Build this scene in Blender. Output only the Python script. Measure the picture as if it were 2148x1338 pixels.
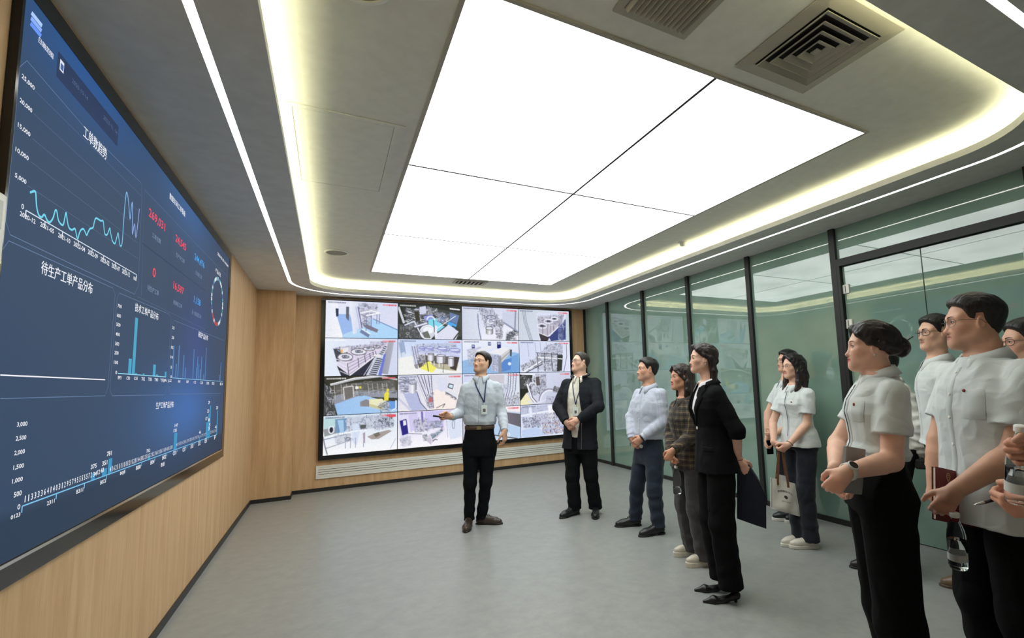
import bpy, math, random
import numpy as np
random.seed(7); np.random.seed(7)
for o in list(bpy.data.objects): bpy.data.objects.remove(o)
SC = bpy.context.scene
COL = SC.collection
PI = math.pi

# ------------------------------------------------------------------ camera, world, exposure
F_PX, PPX, PPY = 976.42, 1204.54, 705.58          # focal length and principal point in a 2148x1338 frame
YAW, PITCH, ROLL = 0.4839, 0.1011, -0.0333
CAM = np.array([0.8994, 0.0, 1.4177])
def _axes():
    f = np.array([math.sin(YAW)*math.cos(PITCH), math.cos(YAW)*math.cos(PITCH), math.sin(PITCH)])
    r = np.array([math.cos(YAW), -math.sin(YAW), 0.0]); u = np.cross(r, f)
    return r*math.cos(ROLL)+u*math.sin(ROLL), -r*math.sin(ROLL)+u*math.cos(ROLL), f
CR, CU, CF = _axes()
cam_data = bpy.data.cameras.new('camera'); cam = bpy.data.objects.new('camera', cam_data); COL.objects.link(cam)
cam_data.sensor_width = 36.0; cam_data.sensor_fit = 'HORIZONTAL'
cam_data.lens = F_PX/2148*36.0
cam_data.shift_x = (1074-PPX)/2148; cam_data.shift_y = (PPY-669)/2148
cam_data.clip_start = 0.05; cam_data.clip_end = 60
import mathutils
M4 = mathutils.Matrix(((CR[0], CU[0], -CF[0], CAM[0]), (CR[1], CU[1], -CF[1], CAM[1]), (CR[2], CU[2], -CF[2], CAM[2]), (0, 0, 0, 1)))
cam.matrix_world = M4
SC.camera = cam
world = bpy.data.worlds.new('world'); SC.world = world; world.use_nodes = True
world.node_tree.nodes['Background'].inputs[0].default_value = (0.75, 0.8, 0.85, 1)
world.node_tree.nodes['Background'].inputs[1].default_value = 0.05
SC.view_settings.view_transform = 'Standard'; SC.view_settings.look = 'None'
SC.view_settings.gamma = 1.0; SC.view_settings.use_curve_mapping = False
SC.view_settings.exposure = 0.45
PANEL_L, COVE_L, LINE_L, FEED_L, DASH_L = 2.7, 20.0, 5.0, 0.70, 0.70      # radiance of the light ceiling, cove, light line, screens

def ray(u, v):
    return CF + (u-PPX)/F_PX*CR - (v-PPY)/F_PX*CU
def on_plane(u, v, ax, val):
    d = ray(u, v); return CAM + (val-CAM[ax])/d[ax]*d
def on_floor(u, v, z=0.0): return on_plane(u, v, 2, z)

# ------------------------------------------------------------------ small helpers
def srgb(r, g, b):
    f = lambda c: (c/255/12.92) if c/255 <= .04045 else ((c/255+.055)/1.055)**2.4
    return (f(r), f(g), f(b))
def link_mesh(name, V, Fc, mats, parent=None, midx=None, smooth=False, col=None):
    me = bpy.data.meshes.new(name)
    me.from_pydata([tuple(map(float, v)) for v in V], [], [tuple(map(int, f)) for f in Fc])
    for m in (mats if isinstance(mats, (list, tuple)) else [mats]): me.materials.append(m)
    if midx is not None: me.polygons.foreach_set('material_index', np.asarray(midx, np.int32))
    if smooth: me.polygons.foreach_set('use_smooth', np.ones(len(me.polygons), bool))
    if col is not None:
        a = me.color_attributes.new('Col', 'FLOAT_COLOR', 'POINT'); c = np.ones((len(V), 4), np.float32); c[:, :3] = col
        a.data.foreach_set('color', c.ravel())
    me.update()
    o = bpy.data.objects.new(name, me); COL.objects.link(o)
    if parent is not None:
        o.parent = parent
        o.matrix_parent_inverse = parent.matrix_world.inverted() if False else mathutils.Matrix.Translation(-parent.location)
    return o
def empty(name, loc, label=None, cat=None, group=None):
    o = bpy.data.objects.new(name, None); COL.objects.link(o); o.location = tuple(map(float, loc)); o.empty_display_size = .1
    if label: o['label'] = label
    if cat: o['category'] = cat
    if group: o['group'] = group
    return o
def tag(o, label, cat, group=None):
    o['label'] = label; o['category'] = cat
    if group: o['group'] = group
    return o
def struct(o): o['kind'] = 'structure'; return o
class MB:
    def __init__(s): s.V = []; s.F = []; s.M = []
    def add(s, V, F, m=0):
        n = len(s.V); s.V += [tuple(v) for v in V]; s.F += [tuple(i+n for i in f) for f in F]; s.M += [m]*len(F); return s
    def box(s, x0, x1, y0, y1, z0, z1, m=0, bev=0.0):
        if bev <= 0:
            V = [(x, y, z) for z in (z0, z1) for y in (y0, y1) for x in (x0, x1)]
            return s.add(V, [(0, 2, 3, 1), (4, 5, 7, 6), (0, 1, 5, 4), (2, 6, 7, 3), (0, 4, 6, 2), (1, 3, 7, 5)], m)
        b = bev; V = []; F = []
        # chamfered box: 24 points
        idx = {}
        for sx, X in ((0, x0), (1, x1)):
            for sy, Y in ((0, y0), (1, y1)):
                for sz, Z in ((0, z0), (1, z1)):
                    for ax in range(3):
                        p = [X+(b if not sx else -b), Y+(b if not sy else -b), Z+(b if not sz else -b)]
                        p[ax] = (X, Y, Z)[ax]; idx[(sx, sy, sz, ax)] = len(V); V.append(tuple(p))
        for ax in range(3):
            o1, o2 = [a for a in range(3) if a != ax]
            for sgn in (0, 1):
                q = []
                for a, c in ((0, 0), (1, 0), (1, 1), (0, 1)):
                    t = [0, 0, 0]; t[ax] = sgn; t[o1] = a; t[o2] = c; q.append(idx[(t[0], t[1], t[2], ax)])
                F.append(tuple(q if (sgn ^ (ax == 1)) else q[::-1]))
        for ax in range(3):
            o1, o2 = [a for a in range(3) if a != ax]
            for a in (0, 1):
                for c in (0, 1):
                    t0 = [0, 0, 0]; t0[o1] = a; t0[o2] = c; t1 = list(t0); t1[ax] = 1
                    F.append((idx[(*t0, o1)], idx[(*t1, o1)], idx[(*t1, o2)], idx[(*t0, o2)]))
        for k in range(8):
            t = (k & 1, (k >> 1) & 1, k >> 2); F.append((idx[(*t, 0)], idx[(*t, 1)], idx[(*t, 2)]))
        return s.add(V, F, m)
    def build(s, name, mats, parent=None, smooth=False):
        o = link_mesh(name, s.V, s.F, mats, parent, s.M, smooth)
        import bmesh
        bm = bmesh.new(); bm.from_mesh(o.data); bmesh.ops.recalc_face_normals(bm, faces=bm.faces); bm.to_mesh(o.data); bm.free()
        return o
def lathe(prof, seg=32, c=(0, 0, 0)):
    """prof: (r, z) list -> V, F around +Z"""
    V = []; F = []; n = len(prof)
    for i in range(seg):
        a = 2*PI*i/seg
        for r, z in prof: V.append((c[0]+r*math.cos(a), c[1]+r*math.sin(a), c[2]+z))
    for i in range(seg):
        j = (i+1) % seg
        for k in range(n-1): F.append((i*n+k, j*n+k, j*n+k+1, i*n+k+1))
    return V, F
def tube(pts, r, seg=8, closed=False):
    P = [np.asarray(p, float) for p in pts]; n = len(P); V = []; F = []
    rr = r if hasattr(r, '__len__') else [r]*n
    N = None
    for i in range(n):
        if closed: t = P[(i+1) % n]-P[i-1]
        else: t = P[min(i+1, n-1)]-P[max(i-1, 0)]
        t = t/(np.linalg.norm(t)+1e-12)
        if N is None:
            N = np.cross(t, (0, 0, 1.0))
            if np.linalg.norm(N) < .1: N = np.cross(t, (1.0, 0, 0))
        N = N-t*(N@t); N /= np.linalg.norm(N)+1e-12; B = np.cross(t, N)
        for k in range(seg):
            a = 2*PI*k/seg; V.append(P[i]+rr[i]*(math.cos(a)*N+math.sin(a)*B))
    for i in range(n if closed else n-1):
        j = (i+1) % n
        for k in range(seg): F.append((i*seg+k, i*seg+(k+1) % seg, j*seg+(k+1) % seg, j*seg+k))
    if not closed:
        F.append(tuple(range(seg))[::-1]); F.append(tuple((n-1)*seg+k for k in range(seg)))
    return V, F

# ------------------------------------------------------------------ materials
def mat(name, color=None, rough=.6, metal=0., spec=.5, attr=False, ior=None, coat=0., sheen=0., trans=0., alpha=1.):
    m = bpy.data.materials.new(name); m.use_nodes = True; nt = m.node_tree; b = nt.nodes['Principled BSDF']
    if color is not None: b.inputs['Base Color'].default_value = (*color, 1)
    b.inputs['Roughness'].default_value = rough; b.inputs['Metallic'].default_value = metal
    b.inputs['Specular IOR Level'].default_value = spec
    if ior: b.inputs['IOR'].default_value = ior
    b.inputs['Coat Weight'].default_value = coat; b.inputs['Sheen Weight'].default_value = sheen
    b.inputs['Transmission Weight'].default_value = trans
    if attr:
        a = nt.nodes.new('ShaderNodeAttribute'); a.attribute_name = 'Col'; nt.links.new(a.outputs['Color'], b.inputs['Base Color'])
    return m
def nd(m, t, **kw):
    n = m.node_tree.nodes.new(t)
    for k, v in kw.items():
        if k in n.inputs: n.inputs[k].default_value = v
        else: setattr(n, k, v)
    return n
def lk(m, a, b): m.node_tree.links.new(a, b)
def bsdf(m): return m.node_tree.nodes['Principled BSDF']
def emit(name, color, strength, attr=False):
    m = bpy.data.materials.new(name); m.use_nodes = True; nt = m.node_tree
    nt.nodes.remove(nt.nodes['Principled BSDF'])
    e = nt.nodes.new('ShaderNodeEmission'); e.inputs[0].default_value = (*color, 1); e.inputs[1].default_value = strength
    nt.links.new(e.outputs[0], nt.nodes['Material Output'].inputs[0])
    if attr:
        a = nt.nodes.new('ShaderNodeAttribute'); a.attribute_name = 'Col'; nt.links.new(a.outputs['Color'], e.inputs[0])
    return m
def screen_glow(name, strength):
    """lit display: emits the picture held in its colour layer, with a smooth glassy front that mirrors the room a little"""
    m = mat(name, (.01, .01, .012), rough=.65, spec=.08)
    a = nd(m, 'ShaderNodeAttribute', attribute_name='Col'); lk(m, a.outputs['Color'], bsdf(m).inputs['Emission Color'])
    bsdf(m).inputs['Emission Strength'].default_value = strength
    return m
def add_noise_color(m, c1, c2, scale, detail=4, vec_scale=None, rough=.55, p0=.35, p1=.65):
    tc = nd(m, 'ShaderNodeTexCoord'); n = nd(m, 'ShaderNodeTexNoise'); n.inputs['Scale'].default_value = scale
    n.inputs['Detail'].default_value = detail; n.inputs['Roughness'].default_value = rough
    if vec_scale:
        mp = nd(m, 'ShaderNodeMapping'); mp.inputs['Scale'].default_value = vec_scale
        lk(m, tc.outputs['Object'], mp.inputs[0]); lk(m, mp.outputs[0], n.inputs[0])
    else: lk(m, tc.outputs['Object'], n.inputs[0])
    r = nd(m, 'ShaderNodeValToRGB'); r.color_ramp.elements[0].position = p0; r.color_ramp.elements[1].position = p1
    r.color_ramp.elements[0].color = (*c1, 1); r.color_ramp.elements[1].color = (*c2, 1)
    lk(m, n.outputs['Fac'], r.inputs[0]); lk(m, r.outputs[0], bsdf(m).inputs['Base Color'])
    return n, r
def add_bump(m, scale, strength, dist=.002, vec_scale=None, detail=3):
    tc = nd(m, 'ShaderNodeTexCoord'); n = nd(m, 'ShaderNodeTexNoise'); n.inputs['Scale'].default_value = scale; n.inputs['Detail'].default_value = detail
    if vec_scale:
        mp = nd(m, 'ShaderNodeMapping'); mp.inputs['Scale'].default_value = vec_scale
        lk(m, tc.outputs['Object'], mp.inputs[0]); lk(m, mp.outputs[0], n.inputs[0])
    else: lk(m, tc.outputs['Object'], n.inputs[0])
    b = nd(m, 'ShaderNodeBump'); b.inputs['Strength'].default_value = strength; b.inputs['Distance'].default_value = dist
    lk(m, n.outputs['Fac'], b.inputs['Height']); lk(m, b.outputs[0], bsdf(m).inputs['Normal'])

WOOD = mat('oak_veneer', rough=.5, spec=.35)
def _wood():
    m = WOOD
    tc = nd(m, 'ShaderNodeTexCoord'); mp = nd(m, 'ShaderNodeMapping'); mp.inputs['Scale'].default_value = (9, 9, .7)
    lk(m, tc.outputs['Object'], mp.inputs[0])
    n1 = nd(m, 'ShaderNodeTexNoise'); n1.inputs['Scale'].default_value = 1.6; n1.inputs['Detail'].default_value = 6; n1.inputs['Distortion'].default_value = .7
    lk(m, mp.outputs[0], n1.inputs[0])
    mp2 = nd(m, 'ShaderNodeMapping'); mp2.inputs['Scale'].default_value = (70, 70, 2.2); lk(m, tc.outputs['Object'], mp2.inputs[0])
    n2 = nd(m, 'ShaderNodeTexNoise'); n2.inputs['Scale'].default_value = 3; n2.inputs['Detail'].default_value = 3; lk(m, mp2.outputs[0], n2.inputs[0])
    mx = nd(m, 'ShaderNodeMix'); mx.inputs[0].default_value = .35; lk(m, n1.outputs['Fac'], mx.inputs[2]); lk(m, n2.outputs['Fac'], mx.inputs[3])
    r = nd(m, 'ShaderNodeValToRGB'); e = r.color_ramp.elements
    e[0].position = .30; e[0].color = (*srgb(190, 150, 106), 1); e[1].position = .68; e[1].color = (*srgb(222, 187, 145), 1)
    lk(m, mx.outputs[0], r.inputs[0]); lk(m, r.outputs[0], bsdf(m).inputs['Base Color'])
_wood()
FLOOR = mat('grey_vinyl', rough=.34, spec=.45); add_noise_color(FLOOR, srgb(143, 145, 143), srgb(155, 157, 154), 9, 8, rough=.7); add_bump(FLOOR, 90, .12, .002)
CEIL = mat('ceiling_paint', rough=.8, spec=.2); add_noise_color(CEIL, srgb(228, 226, 217), srgb(234, 232, 224), 14, 6)
SOFFIT = mat('soffit_paint', rough=.7, spec=.25); add_noise_color(SOFFIT, srgb(211, 210, 205), srgb(221, 220, 215), 10, 6)
BLACKBASE = mat('black_skirting', srgb(38, 37, 36), rough=.45)
MULL = mat('charcoal_aluminium', srgb(42, 43, 42), rough=.45, metal=.2, spec=.4)
FRAMEBLK = mat('gloss_black_frame', srgb(22, 24, 24), rough=.12, spec=.5)
BEZEL = mat('black_bezel', srgb(14, 14, 16), rough=.3)
WHITEP = mat('white_powder_coat', srgb(236, 235, 227), rough=.45)
GRILLE_DARK = mat('grille_shadow_gap', srgb(40, 40, 36), rough=.8)
STEEL = mat('brushed_steel', srgb(205, 206, 204), rough=.25, metal=1.0)
VENTM = mat('vent_grey_metal', srgb(176, 170, 156), rough=.5, spec=.35)
DUCT = mat('duct_black', srgb(36, 34, 31), rough=.9)
GLASS = mat('green_film_glass', srgb(116, 143, 130), rough=.015, spec=.5, ior=2.05)
add_noise_color(GLASS, srgb(120, 149, 136), srgb(134, 163, 149), 1.3, 5)
BACKWALL = mat('white_wall_paint', srgb(205, 203, 196), rough=.8)
PANEL = emit('light_ceiling_film', srgb(250, 255, 252), PANEL_L)
def _panel():
    m = PANEL; e = [n for n in m.node_tree.nodes if n.type == 'EMISSION'][0]
    tc = nd(m, 'ShaderNodeTexCoord'); n = nd(m, 'ShaderNodeTexNoise'); n.inputs['Scale'].default_value = 1.6; n.inputs['Detail'].default_value = 1.5
    lk(m, tc.outputs['Object'], n.inputs[0])
    mr = nd(m, 'ShaderNodeMapRange'); mr.inputs[1].default_value = .3; mr.inputs[2].default_value = .7; mr.inputs[3].default_value = PANEL_L*.84; mr.inputs[4].default_value = PANEL_L*1.12
    lk(m, n.outputs['Fac'], mr.inputs[0]); lk(m, mr.outputs[0], e.inputs[1])
_panel()
COVE = emit('cove_led', (1.0, .98, .62), COVE_L)
LINE = emit('line_led', (1.0, .97, .9), LINE_L)

# ------------------------------------------------------------------ room shell
D, HS, XG, HT = 7.8145, 2.8376, 5.2408, 2.9876     # back wall, soffit height, glass wall, tray ceiling height
BUMP, XB, YR = .3177, .4465, -1.7                  # boxed column in the far left corner, rear of the room
def shell():
    b = MB(); b.box(-.2, XG+1.2, YR-.2, D+.2, -.12, 0); struct(b.build('floor', FLOOR))
    b = MB(); b.box(-.15, 0, YR-.1, D+.15, 0, HT+.3); struct(b.build('wall_left', WOOD))
    b = MB(); b.box(0, XG+.1, D, D+.15, 0, HT+.3); struct(b.build('wall_back', WOOD))
    b = MB(); b.box(0, XB, D-BUMP, D, 0, HS+.04); struct(b.build('wall_column', WOOD))
    b = MB(); b.box(-.1, XG+.6, YR-.15, YR, 0, HT+.3); struct(b.build('wall_rear', BACKWALL))
    # skirting
    b = MB(); b.box(0, .012, YR, D-BUMP, 0, .05); struct(b.build('baseboard_left', BLACKBASE))
    b = MB(); b.box(XB, XG, D-.012, D, 0, .05); struct(b.build('baseboard_back', BLACKBASE))
    b = MB(); b.box(0, XB+.012, D-BUMP-.012, D-BUMP, 0, .05); b.box(XB, XB+.012, D-BUMP, D, 0, .05); struct(b.build('baseboard_column', BLACKBASE))
    # ring soffit with a rounded opening and a raised tray above
    def rr(x0, x1, y0, y1, r, n=14):
        P = []
        for cx, cy, a0 in ((x1-r, y1-r, 0), (x0+r, y1-r, 90), (x0+r, y0+r, 180), (x1-r, y0+r, 270)):
            for i in range(n+1):
                a = math.radians(a0+90*i/n); P.append((cx+r*math.cos(a), cy+r*math.sin(a)))
        return P
    x0, x1, y0, y1, r = .642, 4.60, .918, 7.33, .52
    lip = rr(x0, x1, y0, y1, r); n = len(lip)
    def grow(d): return rr(x0-d, x1+d, y0-d, y1+d, r+d)
    V = []; F = []
    def ring(P, z):
        i0 = len(V); V.extend((p[0], p[1], z) for p in P); return i0
    outer = []
    ox0, ox1, oy0, oy1 = -.05, XG+.1, YR-.05, D+.05
    cx, cy = (x0+x1)/2, (y0+y1)/2
    for (px, py) in lip:                      # radial projection onto the outer rectangle
        dx, dy = px-cx, py-cy
        t = min(((ox1-cx) if dx > 0 else (ox0-cx))/dx if abs(dx) > 1e-6 else 1e9, ((oy1-cy) if dy > 0 else (oy0-cy))/dy if abs(dy) > 1e-6 else 1e9)
        outer.append((cx+dx*t, cy+dy*t))
    # the light line: a slot in the soffit
    la, lb = grow(.205), grow(.241)
    rings = [ring(lip, HS+.046), ring(lip, HS), ring(la, HS), ring(la, HS+.02), None, ring(lb, HS+.02), ring(lb, HS), ring(outer, HS)]
    def band(a, c):
        for i in range(n): j = (i+1) % n; F.append((a+i, c+i, c+j, a+j))
    band(rings[0], rings[1]); band(rings[1], rings[2]); band(rings[2], rings[3]); band(rings[5], rings[6]); band(rings[6], rings[7])
    ia = ring(grow(.012), HS+.046); ib = ring(grow(.012), HS+.012); ic = ring(grow(.16), HS+.012); idd = ring(grow(.16), HT)
    band(ia, rings[0]); band(ib, ia); band(ic, ib); band(idd, ic)
    # corners of the outer rectangle
    for (X, Y) in ((ox1, oy1), (ox0, oy1), (ox0, oy0), (ox1, oy0)):
        k = min(range(n), key=lambda i: (outer[i][0]-X)**2+(outer[i][1]-Y)**2)
        q = len(V); V.append((X, Y, HS))
        for j in ((k+1) % n, k-1): F.append((rings[7]+k, rings[7]+j, q))
    o = link_mesh('ceiling', V, F, SOFFIT); struct(o)
    b = MB(); b.box(x0-.16, x1+.16, y0-.16, y1+.16, HT, HT+.05); o2 = b.build('ceiling_tray', CEIL); struct(o2)
    b = MB(); b.box(-.15, XG+1.2, YR-.15, D+.15, HT+.28, HT+.33); struct(b.build('ceiling_slab', CEIL))
    # light line diffuser
    V = []; F = []; a = ring(la, HS+.004); c = ring(lb, HS+.004); band(a, c)
    e = ring(la, HS+.016); g = ring(lb, HS+.016); band(g, e); band(e, a); band(c, g)
    o = link_mesh('light_line', V, F, LINE); tag(o, 'thin white light line running round the grey ceiling outside the raised tray', 'light strip')
    # cove led tape hidden behind the lip
    V = []; F = []; a = ring(grow(.05), HS+.016); c = ring(grow(.075), HS+.016); e = ring(grow(.05), HS+.022); g = ring(grow(.075), HS+.022)
    band(a, c); band(e, g); band(a, e); band(c, g)
    o = link_mesh('cove_light', V, F, COVE); tag(o, 'warm yellow cove light strip lying behind the lip of the raised ceiling tray', 'light strip')
    return
shell()

# luminous stretch ceiling: six film panels in a thin frame
def light_ceiling():
    X = [1.35, 2.655, 3.965]; Y = [1.65, 3.275, 4.895, 6.57]
    t = empty('light_ceiling', (2.65, 4.1, HT), 'large glowing white light ceiling of six panels inside the raised tray', 'ceiling light')
    FR = mat('light_ceiling_trim', srgb(64, 64, 64), rough=.6)
    b = MB(); z0, z1 = HT-.010, HT-.0005; g = .017
    b.box(X[1]-g/2, X[1]+g/2, Y[0]+g/2, Y[-1]-g/2, z0, z1)
    for y in Y[1:-1]:
        for i in range(2): b.box(X[i]+g/2, X[i+1]-g/2, y-g/2, y+g/2, z0, z1)
    b.build('divider', FR, t)
    b = MB()
    for q in ((X[0]-.012, X[-1]+.012, Y[0]-.012, Y[0]+g/2), (X[0]-.012, X[-1]+.012, Y[-1]-g/2, Y[-1]+.012), (X[0]-.012, X[0]+g/2, Y[0]+g/2, Y[-1]-g/2), (X[-1]-g/2, X[-1]+.012, Y[0]+g/2, Y[-1]-g/2)): b.box(*q, z0, z1)
    b.build('frame', VENTM, t)
    for i in range(2):
        for j in range(3):
            b = MB(); b.box(X[i]+g/2, X[i+1]-g/2, Y[j]+g/2, Y[j+1]-g/2, HT-.009, HT-.001); b.build('light_panel', PANEL, t)
light_ceiling()

def vents():
    # square four-way supply diffuser
    x0, x1, y0, y1 = 2.69, 3.19, 1.045, 1.535
    cx, cy = (x0+x1)/2, (y0+y1)/2; a = (x1-x0)/2; z = HT
    t = empty('ceiling_diffuser', (cx, cy, z), 'large square air diffuser of nested louvres on the ceiling near the camera', 'air vent')
    b = MB(); b.box(x0+.02, x1-.02, y0+.02, y1-.02, z-.004, z-.001); b.build('duct_plate', DUCT, t)
    def cone(b, ri, ro, zi, zo, th=.004):
        V = []
        for (r, zz) in ((ri, zi), (ro, zo), (ro, zo-th), (ri, zi-th)):
            V += [(cx-r, cy-r, zz), (cx+r, cy-r, zz), (cx+r, cy+r, zz), (cx-r, cy+r, zz)]
        F = []
        for k in range(4):
            for i in range(4):
                j = (i+1) % 4; q = (k+1) % 4; F.append((k*4+i, k*4+j, q*4+j, q*4+i))
        b.add(V, F)
    b = MB(); cone(b, a-.055, a+.012, z-.012, z-.003, .006); b.build('frame', VENTM, t)
    for k in range(4):
        ro = (a-.062)-k*.043; b = MB(); cone(b, ro-.027, ro, z-.008, z-.024, .003); cone(b, ro-.002, ro+.0015, z-.024, z-.024, .005); b.build('louvre', VENTM, t)
    b = MB(); b.box(cx-.018, cx+.018, cy-.018, cy+.018, z-.026, z-.021); b.build('centre_plate', VENTM, t)
    # slatted return grille
    x0, x1, y0, y1 = 1.93, 2.32, .985, 1.515
    t = empty('return_grille', ((x0+x1)/2, (y0+y1)/2, z), 'rectangular return air grille with straight slats beside the square diffuser', 'air vent')
    b = MB(); b.box(x0+.015, x1-.015, y0+.015, y1-.015, z-.004, z-.001); b.build('duct_plate', DUCT, t)
    b = MB(); w = .035
    for q in ((x0, x1, y0, y0+w), (x0, x1, y1-w, y1), (x0, x0+w, y0+w, y1-w), (x1-w, x1, y0+w, y1-w)): b.box(*q, z-.010, z-.002)
    b.build('frame', VENTM, t)
    nsl = 13
    for i in range(nsl):
        x = x0+w+(i+.5)*(x1-x0-2*w)/nsl; b = MB()
        V = [(x-.008, y0+w, z-.006), (x+.004, y0+w, z-.026), (x+.007, y0+w, z-.026), (x-.005, y0+w, z-.006)]
        V += [(p[0], y1-w, p[2]) for p in V]
        b.add(V, [(0, 1, 2, 3), (7, 6, 5, 4), (0, 4, 5, 1), (1, 5, 6, 2), (2, 6, 7, 3), (3, 7, 4, 0)]); b.build('slat', VENTM, t)
    b = MB()
    for k in range(4): yy = y0+w+(k+.5)*(y1-y0-2*w)/4; b.box(x0+w, x1-w, yy-.006, yy+.006, z-.012, z-.007)
    b.build('rear_slats', VENTM, t)
    # small far vent by the light panel
    x0, x1, y0, y1 = 2.50, 2.98, 6.67, 6.93
    t = empty('small_air_vent', ((x0+x1)/2, (y0+y1)/2, z), 'small slatted air vent at the far end of the light ceiling', 'air vent')
    b = MB(); b.box(x0+.02, x1-.02, y0+.02, y1-.02, z-.004, z-.001); b.build('duct_plate', DUCT, t)
    b = MB(); w = .03
    for q in ((x0, x1, y0, y0+w), (x0, x1, y1-w, y1), (x0, x0+w, y0+w, y1-w), (x1-w, x1, y0+w, y1-w)): b.box(*q, z-.014, z-.002)
    b.build('frame', VENTM, t)
    for i in range(7):
        x = x0+w+(i+.5)*(x1-x0-2*w)/7; b = MB(); b.box(x-.012, x+.012, y0+w, y1-w, z-.022, z-.012); b.build('slat', VENTM, t)
    # access hatch
    x0, x1, y0, y1 = .655, 1.245, 2.81, 3.87
    t = empty('access_hatch', ((x0+x1)/2, (y0+y1)/2, z), 'flush square access hatch in the ceiling tray on the left', 'ceiling hatch')
    b = MB(); w = .03
    for q in ((x0-.0, x1+.03, y0-.012, y0+.018), (x0, x1, y1-w, y1), (x1-w, x1, y0+.018, y1-w), (x0, x0+w, y0+.018, y1-w)): b.box(*q, z-.007, z-.001)
    b.build('frame', CEIL, t)
    b = MB(); b.box(x0+w+.004, x1-w-.004, y0+.022, y1-w-.004, z-.006, z-.001); b.build('hatch_panel', CEIL, t)
    # ceiling loudspeakers
    SPK = mat('speaker_grille', srgb(150, 146, 132), rough=.6); add_bump(SPK, 900, .5, .002)
    for (x, y, lab) in ((.94, 5.79, 'round ceiling loudspeaker at the far left of the ceiling tray'), (.97, 1.80, 'round ceiling loudspeaker at the top edge of the view')):
        t = empty('ceiling_speaker', (x, y, z), lab, 'ceiling speaker', 'round ceiling loudspeakers')
        V, F = lathe([(.128, -.001), (.128, -.006), (.118, -.012), (.108, -.012), (.106, -.004)], 40, (x, y, z)); link_mesh('rim', V, F, WHITEP, t, smooth=False)
        V, F = lathe([(.106, -.005), (.06, -.009), (.0005, -.010)], 40, (x, y, z)); link_mesh('mesh_cover', V, F, SPK, t, smooth=True)
    # smoke detector
    x, y = 4.45, 4.01
    t = empty('smoke_detector', (x, y, z), 'small white smoke detector on the right side of the ceiling tray', 'smoke detector')
    V, F = lathe([(.05, -.001), (.05, -.012), (.046, -.014)], 32, (x, y, z)); V2, F2 = lathe([(.046, -.014), (.0005, -.0145)], 32, (x, y, z))
    b = MB(); b.add(V, F); b.add(V2, F2); b.build('base', WHITEP, t)
    V, F = lathe([(.034, -.0145), (.034, -.03), (.028, -.042), (.015, -.048), (.0005, -.049)], 32, (x, y, z)); link_mesh('head', V, F, WHITEP, t, smooth=True)
vents()

# ------------------------------------------------------------------ glass wall on the right
def glass_wall():
    ym = [7.80, 6.955, 5.90, 4.85, 3.80, 2.75]
    w = .055
    # mullions (each a piece of trim), head and sill rails
    k = 1
    for i, y in enumerate(ym):
        b = MB(); b.box(XG-.03, XG+.05, y-w/2 if i else y-.02, min(y+w/2, D), 0, HS+.02); struct(b.build('trim_%d' % k, MULL)); k += 1
    for y in (1.285, .23, -.82):
        b = MB(); b.box(XG-.03, XG+.05, y-w/2, y+w/2, 0, HS+.02); struct(b.build('trim_%d' % k, MULL)); k += 1
    allm = ym+[1.285, .23, -.82, YR]
    for i in range(len(allm)-1):
        a, c = allm[i+1]+w/2, allm[i]-w/2
        if i == 0: c = allm[0]-.02
        if abs(allm[i]-2.75) < .01: continue
        b = MB(); b.box(XG-.012, XG+.04, a, c, 0, .05); struct(b.build('trim_%d' % k, MULL)); k += 1
        b = MB(); b.box(XG+.006, XG+.018, a-.01, c+.01, .04, HS+.02)
        o = b.build('window_%d' % (i+1), GLASS); struct(o)
    # door bay: transom, glass above, two frameless leaves
    a, c = 1.285+w/2, 2.75-w/2
    b = MB(); b.box(XG-.03, XG+.05, a, c, 2.455, 2.525); struct(b.build('trim_%d' % k, MULL)); k += 1
    b = MB(); b.box(XG+.006, XG+.018, a-.01, c+.01, 2.52, HS+.02); struct(b.build('window_20', GLASS))
    b = MB(); b.box(XG-.028, XG+.03, c-.028, c, 0, 2.455); struct(b.build('trim_%d' % k, MULL)); k += 1
    for n, (y0, y1) in enumerate(((2.018, c-.034), (a+.006, 2.012))):
        b = MB(); b.box(XG+.012, XG+.024, y0, y1, .008, 2.450); d = b.build('door_%d' % (n+1), GLASS); struct(d)
        edge = mat('polished_glass_edge', srgb(60, 80, 72), rough=.2)
        b = MB(); ye = y0 if n == 0 else y1
        b.box(XG+.0115, XG+.0245, ye-.0015, ye+.0015, .008, 2.450); b.build('glass_edge', edge, d)
        hy = (y1-.055, y1+.005) if n == 0 else (y0-.005, y0+.055)
        for z in (2.185, 1.85, .25):
            b = MB(); b.box(XG-.004, XG+.03, hy[0], hy[1], z, z+.088, bev=.003)
            hg = b.build('door_hinge', WHITEP, d)
            b = MB(); b.box(XG-.0055, XG-.0035, hy[0]+.030, hy[0]+.036, z+.01, z+.078); b.build('hinge_slot', BEZEL, hg)
        # lever lock by the meeting edge
        if n == 0:
            b = MB(); b.box(XG-.010, XG+.03, 2.03, 2.13, .975, 1.05, bev=.004); lo = b.build('door_lock', WHITEP, d)
            b = MB(); b.box(XG-.045, XG-.008, 2.06, 2.08, 1.0, 1.02); b.box(XG-.050, XG-.036, 1.95, 2.10, .998, 1.022, bev=.003); b.build('lever_handle', STEEL, lo)
    # dim green room beyond the film: just its far wall and end walls so the glass is not the edge of the world
    b = MB(); b.box(XG+1.15, XG+1.2, YR-.2, D+.2, 0, HT+.3); struct(b.build('wall_right', BACKWALL))
glass_wall()

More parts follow.
